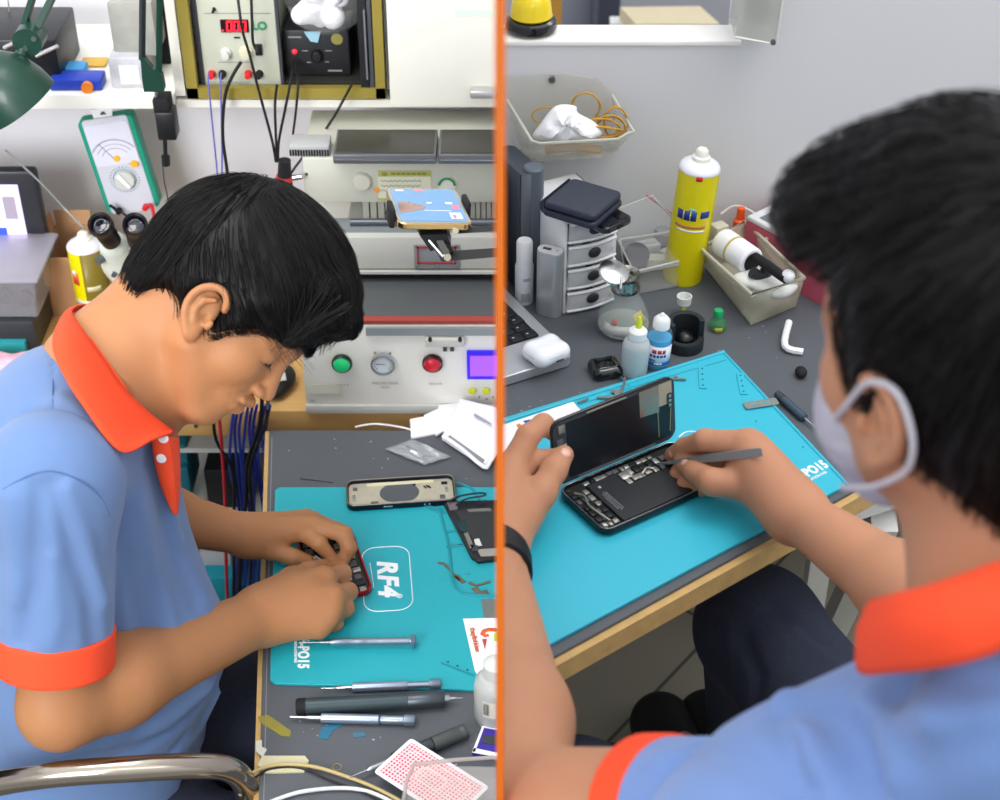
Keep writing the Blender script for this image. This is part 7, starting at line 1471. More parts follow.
# fringe: loose locks hanging over the forehead
rg_ = np.random.RandomState(4); pts = []
for i in range(420):
    y = rg_.uniform(-.078, .055); x0, z0 = rg_.uniform(.045, .10), rg_.uniform(.095, .125); e = rg_.normal(0, .005, 3); ln = rg_.uniform(.6, 1.15)
    a = np.array([x0, y, z0]); tip = np.array([.104+e[0]-.25*abs(y), y*.95-.010+e[1], .112-.044*ln+e[2]]) if y > -.055 else np.array([.085+e[0], y-.004, .075-.035*ln+e[2]])
    m1 = a*.5+tip*.5+np.array([.003, 0, .003]); pts.append([np.array(q(*(a*(1-v)**2+m1*2*v*(1-v)+tip*v*v))) for v in np.linspace(0, 1, 9)])
tubes('fringe', np.array(pts), .0006, hairm, t)
pts = []
for i in range(70):      # fine locks crossing the temple
    y = -.074+rg_.uniform(-.003, .008); a = np.array([.02+rg_.uniform(-.01, .03), y, .060+rg_.uniform(-.01, .02)]); tip = a+np.array([.055+rg_.uniform(-.01, .02), .012, -.020+rg_.normal(0, .005)]); m1 = (a+tip)/2+np.array([0, -.006, -.012])
    pts.append([np.array(q(*(a*(1-v)**2+m1*2*v*(1-v)+tip*v*v))) for v in np.linspace(0, 1, 8)])
tubes('temple_hair', np.array(pts), .0004, hairm, t)
# shirt
s = SDF()
s.cone(dep(70, 415, 1.70), dep(60, 450, 1.72), .075, .09, .05)
s.cone(SRs+Vector((.01, .03, -.005)), (SRs+SLs)/2, .060, .075, .04); s.cone(SLs, (SRs+SLs)/2, .055, .075, .04)
s.ell(ch, (.120, .185, .155), I3, .05); s.ell(be, (.138, .165, .155), I3, .06); s.ell(hp+Vector((-.01, 0, .02)), (.155, .190, .105), I3, .05)
s.cone(dep(95, 480, 1.72), dep(120, 560, 1.80), .055, .05, .05); s.cone(dep(132, 540, 1.78), dep(186, 640, 1.82), .045, .045, .05)
s.cone(NB, NB.lerp(q(-.03, 0, -.02), .8), .064, .060, .01, '-'); s.cone(dep(135, 405, 1.72), dep(156, 410, 1.72), .046, .040, .012, '-')
creases(s, [([(116, 505), (124, 560), (112, 640)], .012, -.012), ([(150, 460), (165, 520), (196, 600)], .012, -.007), ([(138, 500), (158, 580), (180, 650)], .011, .006), ([(128, 560), (140, 620), (150, 655)], .010, -.006), ([(166, 470), (178, 540)], .008, .005),
    ([(230, 675), (190, 712), (130, 752), (70, 775)], .009, -.010), ([(224, 692), (200, 725), (160, 768)], .008, .008), ([(222, 712), (205, 745), (185, 785)], .009, -.010), ([(208, 690), (170, 722), (110, 745)], .008, .007), ([(214, 735), (200, 770), (195, 795)], .007, .007), ([(185, 735), (150, 775)], .007, -.007), ([(150, 725), (100, 755), (60, 765)], .008, -.006), ([(170, 655), (200, 668), (228, 662)], .010, -.006), ([(60, 400), (98, 430), (114, 480)], .012, .005), ([(30, 410), (18, 455)], .012, -.004), ([(100, 520), (108, 600)], .008, .004), ([(54, 355), (54, 410), (54, 465)], .0016, -.0025)])
s.half(Vector((0, 0, hp.z-.075)), (0, 0, -1)); 
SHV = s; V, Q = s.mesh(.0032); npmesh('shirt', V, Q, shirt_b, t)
def sleeve(par, S_, E_, r0, r1, tcut, cw, crs, clipx=None, nm='sleeve', hsz=.003, axis_off=Vector((0, 0, 0))):
    ax = (E_-S_).normalized(); Cc = S_.lerp(E_, tcut); rc = r0+(r1-r0)*tcut
    s = SDF(); s.cone(S_, E_, r0, r1, .02); s.ell(S_, [r0*1.04]*3, I3, .03)
    if crs: creases(s, crs)
    s.half(Cc, ax); s.cone(S_.lerp(E_, .35), E_.lerp(S_, -.3), r0*.75, r1-.0065, .004, '-')
    V, Q = s.mesh(hsz); npmesh(nm, V, Q, shirt_b, par, clipx=clipx); S_copy = s
    s = SDF(); s.cone(S_, E_, r0+.0022, r1+.0022, .02); s.half(Cc+ax*.002, ax); s.half(Cc-ax*cw, -ax); s.cone(S_, E_.lerp(S_, -.3), r0-.004, r1-.006, .004, '-')
    V, Q = s.mesh(.0022); npmesh('cuff', V, Q, shirt_o, par, clipx=clipx); return S_copy
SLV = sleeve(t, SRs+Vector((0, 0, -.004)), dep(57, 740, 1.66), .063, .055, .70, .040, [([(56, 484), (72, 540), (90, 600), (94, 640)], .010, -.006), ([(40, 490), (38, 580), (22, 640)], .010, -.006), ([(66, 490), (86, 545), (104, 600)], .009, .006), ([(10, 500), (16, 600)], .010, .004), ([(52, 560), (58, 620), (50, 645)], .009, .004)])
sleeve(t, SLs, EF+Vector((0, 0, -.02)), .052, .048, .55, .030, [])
# seams
b = B(); b.tube([surf(SLV, x, y)-IF*.0011 for x, y in ((4, 489), (28, 476), (52, 471), (78, 479), (94, 490), (104, 502), (110, 516))], .0010, 5, smooth=4); b.build('seam', M('seam_blue', '4C668F', 0.9), t, world=True)
b = B(); b.tube([surf(SHV, x, y)-IF*.0006 for x, y in ((54, 356), (53, 380), (53, 405), (53, 430), (53, 452))], .0008, 5, smooth=4); b.build('seam', M('seam_blue'), t, world=True)
# collar
U_ = [(105, 309, 1.775), (84, 305, 1.735), (72, 312, 1.68), (84, 332, 1.638), (103, 358, 1.628), (124, 388, 1.632), (148, 412, 1.65), (172, 430, 1.69), (176, 431, 1.73)]
Lw = [(108, 318, 1.79), (74, 312, 1.755), (58, 325, 1.675), (53, 348, 1.600), (62, 372, 1.575), (82, 404, 1.565), (120, 451, 1.575), (152, 440, 1.61), (172, 433, 1.66)]
Md = [((a[0]+c[0])/2-2, (a[1]+c[1])/2-2, (a[2]+c[2])/2-.010) for a, c in zip(U_, Lw)]
strip('collar', [[dep(*p) for p in r] for r in (U_, Md, Lw)], shirt_o, t)
U2 = [(105, 312, 1.78), (86, 309, 1.74), (78, 316, 1.69), (88, 334, 1.648), (106, 360, 1.638), (127, 390, 1.642)]; L2_ = [(112, 330, 1.78), (98, 332, 1.74), (90, 336, 1.69), (96, 350, 1.66), (112, 376, 1.65), (132, 402, 1.65)]
strip('collar_stand', [[dep(*p) for p in r] for r in (U2, L2_)], shirt_o, t, th=.0018)
strip('collar', [[dep(*p) for p in r] for r in ([(152, 408, 1.74), (163, 404, 1.76), (172, 406, 1.77)], [(155, 425, 1.735), (168, 425, 1.745), (176, 428, 1.75)], [(160, 440, 1.735), (170, 448, 1.74), (178, 438, 1.75)])], shirt_o, t)
strip('placket', [[dep(*p) for p in r] for r in ([(152, 436, 1.655), (154, 458, 1.665), (161, 485, 1.685), (173, 514, 1.715)], [(167, 436, 1.66), (171, 460, 1.672), (174, 488, 1.69), (176, 514, 1.72)], [(178, 438, 1.70), (179, 462, 1.71), (179, 488, 1.725), (177, 512, 1.73)])], shirt_o, t, th=.003)
for x, y, d in ((163, 439, 1.645), (161, 459, 1.658)):
    p = dep(x, y, d); rt = (IR*.35-IF*.6+IU*.5).to_track_quat('Z', 'Y').to_matrix(); b = B(); b.lathe([(.0052, 0), (.0055, .001), (.0050, .0020), (.0035, .0016), (0, .0016)], 20, p, rt); b.build('button', M('button_white', 'DDE2EA', 0.3), t, world=True)
# trousers
s = SDF(); s.ell(hp+Vector((0, 0, -.03)), (.15, .18, .11), I3, .03)
for h_, k_ in ((hR, kR), (hL, kL)): s.cone(h_, k_, .094, .072, .04); s.cone(k_, Vector((k_.x-.10, k_.y, .11)), .070, .055, .03)
for i in range(8): s.crease([hL+Vector((.05+.02*i, -.03, .08)), hL+Vector((.07+.02*i, .03, .09))], .006, -.004)
V, Q = s.mesh(.005); npmesh('trousers', V, Q, denim, t)
for k_ in (kR, kL):
    s = SDF(); s.cone((k_.x-.12, k_.y, .045), (k_.x+.04, k_.y, .035), .045, .038, .02); s.half((0, 0, .003), (0, 0, -1)); V, Q = s.mesh(.005); npmesh('shoe', V, Q, black, t)
# blade held in the fingers
p0, p1 = HZ(319, 558, .040), HZ(341, 571, .020)
t2 = thing('metal_spudger', 'small steel blade held between the fingers over the red phone', 'tool', p0); d_ = (p1-p0).normalized(); n_2 = d_.cross(IF).normalized()*.0042
b = B(); b.hull([p0-n_2, p1-n_2, p1+n_2, p0+n_2], [v-IF*.0014 for v in (p0-n_2, p1-n_2, p1+n_2, p0+n_2)]); b.build('blade', steel, t2, world=True, bevel=.0005)
# chair with a chromed arm
t = thing('office_chair', 'chair with a chromed tubular armrest under the left worker', 'chair', (-.55, 1.33, 0))
b = B(); b.tube([Vector((-.80, 1.13, .62)), Vector((-.76, 1.12, .66))]+[dep(x, y, d) for x, y, d in ((-60, 800, 1.70), (0, 783, 1.66), (60, 774, 1.64), (130, 769, 1.64), (195, 766, 1.66), (228, 769, 1.68), (245, 785, 1.71), (250, 815, 1.76), (246, 860, 1.84))]+[Vector((-.32, 1.16, .50)), Vector((-.36, 1.17, .44))], .0135, 20, smooth=6); b.build('armrest', chrome, t, world=True)
b = B(); b.box((-.53, 1.33, .445), (.46, .46, .07), bev=.03, seg=4); b.build('seat', M('chair_fabric', '22242A', 0.9), t, world=True); b = B(); b.box((-.80, 1.33, .78), (.06, .42, .5), bev=.025, seg=4); b.build('backrest', M('chair_fabric'), t, world=True)
b = B(); b.cyl((-.53, 1.33, .06), (-.53, 1.33, .41), .025); b.build('column', chrome, t, world=True)
for k in range(5):
    a = 2*PI*k/5+.3; b = B(); b.tube([(-.53, 1.33, .09), (-.53+.26*math.cos(a), 1.33+.26*math.sin(a), .05)], [.022, .014], 10); lg_ = b.build('leg', black, t, world=True); b = B(); b.cyl((-.53+.26*math.cos(a)-.01, 1.33+.26*math.sin(a), .025), (-.53+.26*math.cos(a)+.01, 1.33+.26*math.sin(a), .025), .024); b.build('castor', blackm, lg_, world=True)
# ---------------------------------------------------------------- RIGHT WORKER
skin2.node_tree.nodes['Principled BSDF'].inputs['Specular IOR Level'].default_value = .25
t = thing('person', 'masked worker in blue polo shirt seen over the shoulder, holding an open black phone', 'person', (.45, .75, .3)); PRt = t
HR = lambda x, y, h: onz(x, y, TR+h)
CX = CLR
f = IR*-.62+IU*.33+IF*.71; f.normalize(); u = Vector((0, 0, 1)); u = (u+IR*.02+f*.1); Hh = frame(Vector((0, 0, 0)), f, u)
lft = (Hh.to_3x3() @ Vector((0, 1, 0)))
Hh.translation = dep(898, 428, .87)-lft*.074; H = Hh; q = lambda x, y, z: H @ Vector((x, y, z)); R = np.array(H.to_3x3())
s = SDF(); head(s, H)
NB = dep(1032, 590, .90)
s.cone(q(-.030, 0, -.020), NB, .056, .064, .03); s.cone(q(.016, .0, -.050), dep(1002, 600, .93), .036, .044, .03)
SL2, SR2 = dep(815, 835, .99), dep(1130, 700, 1.12)
tr = dep(960, 900, .98)
s.cone(SL2, NB-Vector((0, 0, .09)), .045, .050, .04); s.cone(SR2, NB-Vector((0, 0, .09)), .045, .050, .04)
hp2 = Vector((.47, .62, .80)); s.cone(NB-Vector((0, 0, .24)), hp2, .085, .12, .05); s.cone(NB-Vector((0, 0, .05)), NB-Vector((0, 0, .24)), .05, .07, .03)
# left arm (partly beyond the divider board)
E2, W2 = dep(518, 806, 1.20), HR(492, 560, .045)
s.cone(SL2, E2, .052, .044, .03); s.cone(E2, E2.lerp(W2, .30), .044, .049, .02); s.cone(E2.lerp(W2, .30), W2, .049, .030, .02)
# left hand
K1, K2, K3 = HR(512, 468, .060), HR(510, 482, .050), HR(512, 496, .038)
s.cone(W2, K1, .027, .016, .014); s.cone(W2, K2, .027, .016, .014); s.cone(W2, K3, .026, .015, .014); s.cone(W2, HR(524, 512, .040), .024, .018, .016)
fk = .004
s.chain([K1, HR(528, 436, .080), HR(543, 424, .082), HR(553, 432, .074)], [.0150, .0118, .0105, .0090], fk)
s.chain([K2, HR(532, 460, .058), HR(550, 458, .060)], [.0150, .0110, .0095], fk)
s.chain([K3, HR(533, 476, .040), HR(550, 474, .042)], [.0140, .0105, .0090], fk)
s.chain([HR(520, 520, .040), HR(540, 494, .052), HR(554, 470, .062), HR(564, 455, .066)], [.0190, .0150, .0122, .0100], .008)
# right arm and hand
W3, E3 = HR(795, 512, .050), dep(968, 636, 1.33)
s.cone(SR2, E3, .048, .038, .03); s.cone(E3, E3.lerp(W3, .35), .038, .037, .02); s.cone(E3.lerp(W3, .35), W3, .037, .0245, .02)
s.cone(W3, HR(748, 447, .070), .027, .019, .016); s.cone(W3, HR(757, 462, .055), .027, .022, .016); s.cone(W3, HR(742, 478, .040), .024, .020, .016)
s.chain([HR(748, 447, .070), HR(705, 440, .066), HR(685, 447, .040), HR(672, 455, .020)], [.0170, .0112, .0098, .0082], fk)
s.chain([HR(742, 484, .044), HR(712, 482, .044), HR(696, 472, .034), HR(683, 463, .026)], [.0165, .0135, .0120, .0098], .005)
s.chain([HR(744, 458, .050), HR(712, 458, .042), HR(690, 466, .022), HR(677, 473, .014)], [.0140, .0108, .0098, .0082], fk)
s.chain([HR(742, 468, .038), HR(708, 470, .030), HR(692, 478, .018), HR(684, 484, .012)], [.0135, .0102, .0092, .0080], fk)
s.chain([HR(744, 476, .030), HR(714, 482, .022), HR(701, 488, .012), HR(695, 490, .009)], [.0125, .0092, .0082, .0070], fk)
s.crease([HR(706, 434, .080), HR(704, 446, .074)], .002, -.0008); s.crease([HR(700, 466, .050), HR(694, 478, .046)], .002, -.0008)
# legs
kR2, kL2 = dep(758, 628, 1.80), dep(572, 816, 1.58)
hR2, hL2 = hp2+Vector((.06, .12, 0)), hp2+Vector((-.08, -.05, 0))
aR = onz(748, 785, .38)
s.cone(hR2, kR2, .075, .055, .03); s.cone(kR2, aR, .050, .036, .02); s.cone(hL2, kL2, .070, .055, .03); aL = onz(698, 788, .38); s.cone(kL2, aL, .05, .036, .02)
s.cone(aR, aR+Vector((-.03, .14, -.04)), .034, .028, .02); s.cone(aL, aL+Vector((-.02, .12, -.03)), .034, .028, .02)
ears(s, H)
creases(s, [([(524, 560), (520, 575)], .003, -.001)])
V, Q = s.mesh(.0024); npmesh('body', V, Q, skin2, t, clipx=CX)
SB = s
# nails
for (x, y, h_, d_, w_) in ((566, 452.5, .0, (.35, -.9, .2), .0062), (684.5, 461, .0, (-1, .3, .1), .0056), (671, 454.5, .0, (-1, -.2, -.3), .0048)):
    p = surf(SB, x, y); n = Vector(SB.grad(np.array([p]))[0]); m = n.to_track_quat('Z', 'Y').to_matrix()
    b = B(); b.sphere(p-n*.0008, (w_, w_*.9, .0022), 10, m); b.build('fingernail', nail, t, world=True)
# hair
h = SDF()
h.ell(q(-.022, 0, .048), (.112, .087, .114), R, .02); h.ell(q(.028, 0, .094), (.068, .064, .058), R, .03); h.ell(q(-.066, 0, -.026), (.050, .066, .066), R, .03)
h.ell(q(.084, .005, .090), (.040, .062, .038), R, .02); h.cone(q(.018, .070, .055), q(.026, .070, .016), .009, .004, .012)
h.ell(q(.094, 0, -.004), (.058, .11, .088), R, .010, '-')
for e in (-1, 1): h.ell(q(.006, e*.092, -.012), (.027, .030, .032), R, .008, '-')
h.ell(q(.030, 0, -.105), (.072, .11, .082), R, .015, '-')
rw = random.Random(18)
for i in range(50):
    a = rw.uniform(-.6, 3.2); yy = rw.uniform(-.02, .09); p0 = Vector((-.02+.110*math.cos(a), yy, .046+.108*math.sin(a))); dd = Vector((.045*math.sin(a), rw.uniform(-.02, .03), -.045*math.cos(a)))
    h.crease([q(*p0), q(*(p0+dd*.5)), q(*(p0+dd))], .006, rw.choice((-.004, .0035)))
V, Q = h.mesh(.0028); npmesh('hair', V, Q, hairm, t)
crown2 = np.array([-.070, 0.01, .12])
def flowR(L):
    d = L-crown2; d /= np.maximum(np.linalg.norm(d, axis=1)[:, None], 1e-6); return d+np.array([[.25, 0, -.6]])
strands('hair_strands', h, V, 3200, .0055, 7, .0006, flowR, hairm, t, H, seed=7, jit=.35, off=.0018)
# mask
m_ = SDF()
m_.ell(q(.056, 0, -.034), (.046, .060, .050), R, .01); m_.ell(q(.080, 0, -.018), (.023, .024, .027), R, .02); m_.ell(q(.056, 0, -.080), (.030, .034, .022), R, .02)
m_.half(q(.040, 0, 0), f*-1+u*.15, .003); m_.half(q(0, 0, .001), u+f*.12, .004)
for z_ in (-.02, -.036, -.052): m_.crease([q(.05, .06, z_), q(.09, .04, z_), q(.11, 0, z_), q(.09, -.04, z_)], .003, -.0018)
V, Q = m_.mesh(.0022); mk = npmesh('face_mask', V, Q, M('mask_white', 'B4B2C0', 0.8, bump=.2, bscale=500), t)
b = B(); b.tube([q(.056, .060, -.022), q(.032, .079, .004), q(.010, .088, .030), q(-.012, .092, .034), q(-.024, .093, .014), q(-.020, .090, -.010), q(.004, .083, -.034), q(.030, .073, -.052), q(.050, .060, -.066)], .0019, 8, smooth=5); b.build('ear_loop', M('loop_white', 'C2C0CA', 0.8), mk, world=True)
# wristband
ax = (W2-E2).normalized(); c0 = W2-ax*.006
b = B(); b.lathe([(.033, -.020), (.0365, -.019), (.0375, 0), (.0355, .019), (.031, .020)], 40, c0, ax.to_track_quat('Z', 'Y').to_matrix(), cap=False); b.build('wristband', M('band_black', '15171B', 0.55), t, world=True, clipx=CX)
# shirt
s = SDF(); NBs = NB-Vector((0, 0, .06))
s.cone(SL2+Vector((.02, -.0, .0)), NBs-Vector((0, 0, .080)), .054, .042, .03); s.cone(SR2, NBs-Vector((0, 0, .035)), .060, .060, .05); s.cone(NB-Vector((0, 0, .065)), NB-Vector((0, 0, .25)), .060, .100, .02); s.ell(dep(1020, 722, .865), (.062, .050, .055), I3, .03)
s.cone(NBs-Vector((0, 0, .19)), hp2, .115, .155, .05); s.ell(dep(900, 900, 1.0), (.17, .12, .15), I3, .06); s.cone(dep(800, 880, 1.02), dep(960, 830, 1.0), .08, .085, .05)
s.cone(NB+Vector((0, 0, .012)), NB+(q(-.03, 0, -.02)-NB)*.8, .066, .062, .01, '-')
creases(s, [([(790, 705), (830, 712), (860, 740), (868, 775)], .012, -.012), ([(785, 698), (800, 730), (815, 770)], .009, .008), ([(780, 715), (795, 750), (805, 790)], .009, -.009), ([(860, 705), (880, 735), (895, 775)], .012, .006), ([(690, 748), (740, 760), (780, 780)], .012, -.006), ([(900, 690), (960, 690), (1000, 680)], .014, -.005), ([(920, 760), (970, 740), (1000, 735)], .014, -.005), ([(930, 720), (980, 712)], .012, .005)])
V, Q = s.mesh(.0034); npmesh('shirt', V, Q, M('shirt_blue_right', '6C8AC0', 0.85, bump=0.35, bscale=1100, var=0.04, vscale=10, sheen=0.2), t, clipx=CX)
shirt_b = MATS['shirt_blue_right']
sleeve(t, SL2+Vector((.0, 0, .004)), E2, .057, .052, .52, .026, [([(700, 745), (680, 770), (676, 795)], .010, -.006), ([(740, 735), (725, 765), (720, 795)], .010, .005), ([(660, 760), (700, 752), (760, 760)], .010, .005)], clipx=CX, hsz=.0034)
sleeve(t, SR2, E3, .060, .054, .60, .026, [], hsz=.005)
# collar
U_ = [(866, 612, .905), (872, 602, .885), (896, 594, .835), (930, 586, .810), (966, 574, .800), (1010, 560, .800), (1070, 556, .83), (1125, 575, .88), (1140, 600, .95)]
Lw = [(858, 640, .930), (861, 672, .905), (898, 672, .840), (945, 666, .800), (985, 656, .785), (1030, 640, .785), (1100, 640, .82), (1160, 650, .88), (1170, 665, .96)]
Md = [((a[0]+c[0])/2-3, (a[1]+c[1])/2+1, (a[2]+c[2])/2-.008) for a, c in zip(U_, Lw)]
strip('collar', [[dep(*p) for p in r] for r in (U_, Md, Lw)], shirt_o, t, th=.003)
U3 = [(872, 606, .92), (898, 600, .86), (932, 592, .83), (968, 580, .82), (1012, 566, .82)]; L3 = [(880, 640, .93), (905, 645, .88), (940, 640, .86), (975, 630, .85), (1015, 615, .85)]
strip('collar_stand', [[dep(*p) for p in r] for r in (U3, L3)], shirt_o, t, th=.002)
b = B(); b.hull([dep(862, 612, .96), dep(872, 598, .96), dep(884, 604, .96), dep(876, 622, .96)], [dep(862, 612, .963), dep(872, 598, .963), dep(884, 604, .963), dep(876, 622, .963)]); b.build('collar_tip', shirt_o, t, world=True)
# trousers and clogs
s = SDF(); s.ell(hp2+Vector((0, 0, -.03)), (.16, .16, .12), I3, .03); s.cone(hR2, kR2, .098, .068, .04); s.cone(kR2, Vector((aR.x, aR.y, .40)), .064, .052, .03); s.cone(hL2, kL2, .092, .074, .04); s.cone(kL2, Vector((aL.x, aL.y, .40)), .070, .052, .03)
creases(s, [([(745, 640), (760, 680), (755, 720)], .008, -.006), ([(770, 610), (820, 640)], .010, -.006), ([(730, 620), (735, 690)], .004, .003), ([(790, 625), (835, 665)], .006, .004)])
V, Q = s.mesh(.005); npmesh('trousers', V, Q, denim, t, clipx=CX)
for a_, px_ in ((aR, 1), (aL, 0)):
    s = SDF(); tip = a_+Vector((-.035, .16, 0)); s.cone((a_.x, a_.y, .345), (tip.x, tip.y, .335), .050, .046, .02); s.half((0, 0, .302), (0, 0, -1)); s.cone((a_.x+.01, a_.y-.03, .40), (a_.x-.005, a_.y+.03, .42), .045, .050, .02, '-'); V, Q = s.mesh(.004); npmesh('clog', V, Q, M('clog_dark', '14151B', 0.7), t, clipx=CX)
# stool under the right worker
t = thing('stool', 'round black padded stool under the right worker', 'stool', (hp2.x, hp2.y, .3))
b = B(); b.lathe([(.17, 0), (.18, .01), (.18, .04), (.16, .055), (0, .06)], 36, (hp2.x, hp2.y, hp2.z-.20)); b.build('seat', black, t, world=True)
b = B(); b.cyl((hp2.x, hp2.y, .34), (hp2.x, hp2.y, hp2.z-.2), .022); b.build('column', steel, t, world=True)
for k in range(4):
    a = PI/4+PI/2*k; b = B(); b.tube([(hp2.x, hp2.y, .36), (hp2.x+.2*math.cos(a), hp2.y+.2*math.sin(a), .312)], .012, 10); b.build('leg', steel, t, world=True)
# ---------------------------------------------------------------- the opened black phone
z0 = MZR+.0018; zt_ = z0+.0085
FLp, FRp, BLp, BRp = onz(601, 533, zt_), onz(718, 480, zt_), onz(563, 486, zt_), onz(676, 440, zt_)
ex = ((FRp-FLp)+(BRp-BLp)).normalized(); ey = Vector((-ex.y, ex.x, 0)); cc = (FLp+FRp+BLp+BRp)/4; Lp = ((FRp-FLp).length+(BRp-BLp).length)/2+.004; Wp = abs((BLp-FLp).dot(ey))*.5+abs((BRp-FRp).dot(ey))*.5+.004
t = thing('open_phone', 'black phone opened like a book on the cyan mat with its battery and board showing', 'phone', Vector((cc.x, cc.y, z0)), math.atan2(ex.y, ex.x)); M0 = t.matrix_basis.copy()
fr = M('graphite_frame', '24282C', 0.25, metal=.6); w, d = Lp, Wp
b = B(); b.loft([[Vector((x, y, 0)) for x, y in rrect(w-.002, d-.002, .012)], [Vector((x, y, .0015)) for x, y in rrect(w, d, .0125)], [Vector((x, y, .0078)) for x, y in rrect(w, d, .0125)], [Vector((x, y, .0083)) for x, y in rrect(w-.001, d-.001, .012)], [Vector((x, y, .0083)) for x, y in rrect(w-.0045, d-.0045, .0105)], [Vector((x, y, .003)) for x, y in rrect(w-.0055, d-.0055, .010)]]); b.build('frame', fr, t)
b = B(); b.poly(rrect(w-.006, d-.006, .0095), .0012, .003); ins = b.build('inner_plate', M('inner_dark', '2A2A28', 0.45, metal=.3, var=.3, vscale=250), t)
b = B(); b.tube([(x, y, .0084) for x, y in rrect(w-.0035, d-.0035, .0108, 6)], .0006, 5, closed=True); b.build('silver_lip', steel, t)
bat = M('battery_black', '1E2124', 0.5)
# battery: L shaped slab
bx0, bx1, by0, by1 = -w/2+.028, w/2-.034, -d/2+.0055, d/2-.012
b = B(); b.poly([(bx0, by0), (bx1, by0), (bx1, by1-.022), (bx1-.052, by1-.022), (bx1-.052, by1), (bx0, by1)], .0032, .0042); bo = b.build('battery', bat, t, bevel=.0008)
for k in range(3): text('lettering', ('Li-ion Battery 3.83V 4352mAh', 'Caution: Potential for fire or burning', 'Authorized Service Provider Only')[k], .0022, M('battery_print', 'A8ACB0', 0.5), bo, (bx0+.006+.0026*k, (by0+by1)/2-.002, .0075), (0, 0, -PI/2), ext=.00005)
b = B(); b.sphere((bx0+.0105, by1-.010, .0075), (.0016, .0020, .0002), 8); b.build('battery_emblem', M('battery_print'), bo)
rs = random.Random(21)
cm = [M('chip_black'), M('shield_silver'), M('shield_bright', 'D6D6D2', 0.25, metal=.8), M('chip_grey'), M('chip_black')]
def chips(x0, x1, y0, y1, nx, ny, hz=.0052, tall=.0018):
    for i in range(nx):
        for j in range(ny):
            x = x0+(x1-x0)*(i+.5)/nx; y = y0+(y1-y0)*(j+.5)/ny; b = B(); b.box((x+rs.uniform(-.0008, .0008), y+rs.uniform(-.0008, .0008), hz+.0006*rs.random()), ((x1-x0)/nx*rs.uniform(.55, .95), (y1-y0)/ny*rs.uniform(.55, .95), tall), bev=.0003); b.build('chip', cm[rs.randrange(5)], ins)
chips(bx1+.002, w/2-.005, -d/2+.005, d/2-.012, 3, 6); chips(bx1-.051, bx1+.001, by1-.021, by1+.001, 6, 2); chips(-w/2+.005, bx0-.002, -d/2+.006, d/2-.014, 3, 6); chips(bx0, bx1, by1+.001, d/2-.004, 12, 1, .0048, .001)
b = B(); b.box((bx1-.045, by1-.008, .0070), (.012, .011, .0012), bev=.0004); b.build('metal_shield', M('shield_bright'), ins); b = B(); b.tube([(bx1-.030, by1-.017, .0078), (bx1-.020, by1-.012, .0085), (bx1-.014, by1-.016, .0078)], .0012, 6, smooth=3); b.build('bright_flex', M('shield_bright'), ins)
b = B(); b.box((w/2-.013, -d/2+.012, .0076), (.016, .013, .0008), rz=.3, bev=.0002); b.build('white_sticker', paper, ins)
b = B(); b.tube([(-w/2+.016, -d/2+.012, .0074), (-w/2+.012, 0, .0078), (-w/2+.017, .016, .0074), (-w/2+.011, d/2-.016, .0074)], .0013, 6, smooth=4); b.build('bottom_flex', M('shield_silver'), ins)
for (x, y) in ((-w/2+.008, -d/2+.008), (w/2-.008, d/2-.009), (-w/2+.008, d/2-.010), (bx0-.003, 0), (bx1+.004, -.01)):
    b = B(); b.cyl((x, y, .006), (x, y, .0078), .0013, n=12); b.build('screw', screw, ins)
# raised display
HL = M0 @ Vector((-w/2+.002, d/2-.001, .0095)); HRr = M0 @ Vector((w/2-.002, d/2-.001, .0095))
D_ = np.linspace(1.2, 1.9, 1400); r0 = ray(549, 425); best = min(((abs((Vector((0, 0, CAMZ))+r0*dd-HL).length-.075), dd) for dd in D_ if True), key=lambda v: v[0])
c1 = [dd for dd in D_ if abs((Vector((0, 0, CAMZ))+r0*dd-HL).length-.075) < .0012]
TL_ = Vector((0, 0, CAMZ))+r0*(sum(sorted(c1)[:max(1, len(c1)//4)])/max(1, len(c1)//4) if c1 else best[1])
exd = (HRr-HL).normalized(); eyd = (TL_-HL); eyd = (eyd-exd*eyd.dot(exd)).normalized(); ezd = exd.cross(eyd); Ld = (HRr-HL).length+.009; Hd_ = .0755
t2 = thing('phone_display', 'black phone display raised on its edge, held at the left by the hand', 'phone screen', (HL+HRr)/2+eyd*(Hd_/2+.001)); t2.rotation_euler = Matrix((exd, eyd, ezd)).transposed().to_euler()
b = B(); b.poly(rrect(Ld, Hd_, .012), .0036, -.0036); b.build('frame', M('gloss_black'), t2, bevel=.0008)
b = B(); b.poly(rrect(Ld-.004, Hd_-.004, .0105), .0004, .0001); b.build('inner_edge', dgrey, t2)
b = B(); b.poly([(-Ld/2+.018, -Hd_/2+.005), (Ld/2-.006, -Hd_/2+.005), (Ld/2-.006, Hd_/2-.005), (-Ld/2+.018, Hd_/2-.005)], .0008, .0003); pn = b.build('screen_back', M('screen_back', '15191F', 0.28), t2, bevel=.0004)
b = B(); b.poly([(Ld/2-.047, Hd_/2-.034), (Ld/2-.022, Hd_/2-.036), (Ld/2-.022, Hd_/2-.004), (Ld/2-.047, Hd_/2-.004)], .0002, .0012); b.build('copper_patch', M('copper_film', 'A89488', 0.2, metal=.8), pn); b = B(); b.poly([(Ld/2-.022, Hd_/2-.030), (Ld/2-.005, Hd_/2-.030), (Ld/2-.005, Hd_/2-.004), (Ld/2-.022, Hd_/2-.004)], .0003, .0012); b.build('tan_film', M('tan_film', 'B8A893', 0.35, metal=.4), pn)
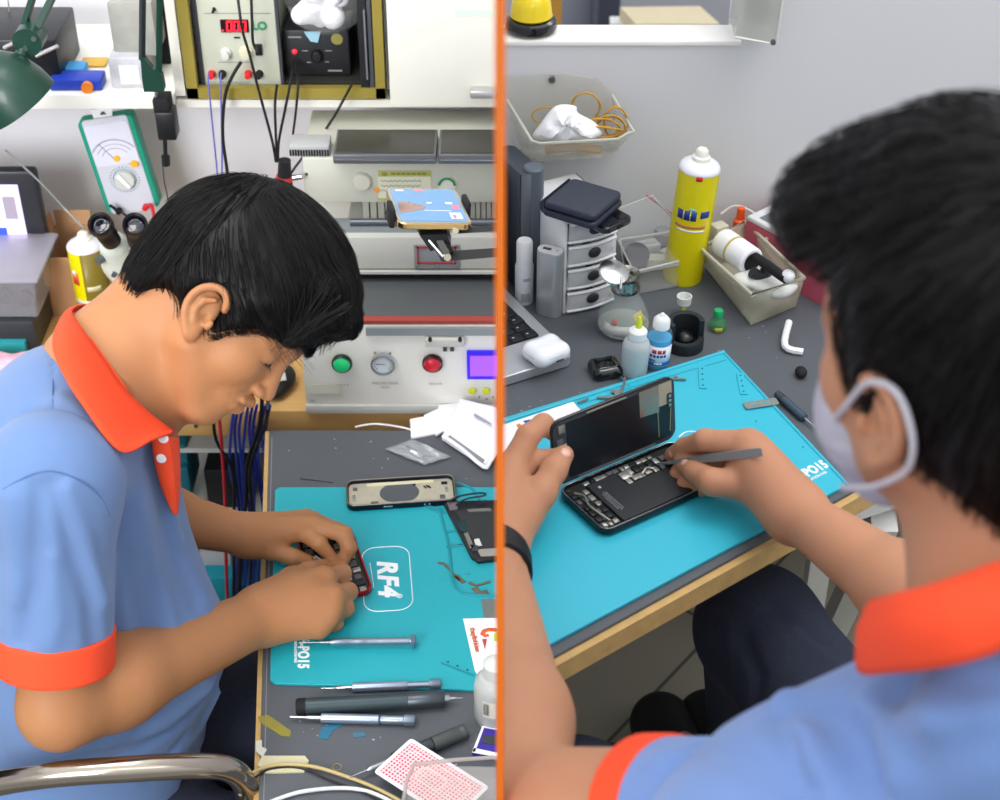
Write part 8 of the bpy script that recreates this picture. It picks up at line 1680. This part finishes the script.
b = B(); b.poly(rrect(.006, .016, .002, cx=Ld/2-.0085, cy=Hd_/2-.026), .0010, .0015); cmr = b.build('camera_bar', M('gloss_black'), pn)
for yy in (-.021, -.0265, -.032):
    b = B(); b.cyl((Ld/2-.0085, Hd_/2+yy, .0024), (Ld/2-.0085, Hd_/2+yy, .0030), .0019, n=14); b.build('lens_ring', M('lens_teal', '8FA3A0', 0.2, metal=.6), cmr)
b = B(); b.tube([(Ld/2-.024, Hd_/2-.036, .0014), (Ld/2-.0235, -Hd_/2+.010, .0014)], .0006, 5); b.tube([(Ld/2-.007, Hd_/2-.036, .0014), (Ld/2-.009, -Hd_/2+.012, .0014)], .0006, 5); b.build('flex_line', M('gold_flex', 'B5A582', 0.3, metal=.6), pn)
for (x, y, sx, sy, m_) in ((-Ld/2+.012, Hd_/2-.011, .008, .009, 'shield_silver'), (-Ld/2+.009, .006, .008, .020, 'chip_grey'), (-Ld/2+.0085, -.012, .006, .008, 'flex_tan'), (-Ld/2+.015, .004, .004, .010, 'shield_bright'), (-Ld/2+.013, -.020, .004, .006, 'chip_black'), (-.01, Hd_/2-.0035, .05, .0016, 'shield_silver'), (.0, -Hd_/2+.003, .10, .0018, 'chip_grey')):
    b = B(); b.box((x, y, .0013), (sx, sy, .0014), bev=.0003); b.build('connector', MATS[m_], pn)
# tweezers in the right hand
a0, a1 = HR(656, 464, .016), HR(762, 452, .092)
t = thing('tweezers', 'dark steel tweezers held between thumb and finger of the right hand', 'tweezers', (a0+a1)/2); dv = (a1-a0); nrm = dv.normalized().cross(IF).normalized()
for sgn in (-1, 1):
    b = B(); L_ = []
    for tt, w_, o_ in ((0, .0009, .0003), (.12, .0016, .0012), (.3, .0032, .0030), (.6, .0044, .0034), (.95, .0046, .0008), (1, .0040, .0006)):
        c = a0+dv*tt+IF*o_*sgn; L_.append([c+nrm*w_-IF*.0005, c-nrm*w_-IF*.0005, c-nrm*w_+IF*.0005, c+nrm*w_+IF*.0005])
    b.loft(L_); b.build('arm', M('tweezer_steel', 'A4A8AA', 0.35, metal=.7), t, world=True, bevel=.0003)
bpy.context.view_layer.update()
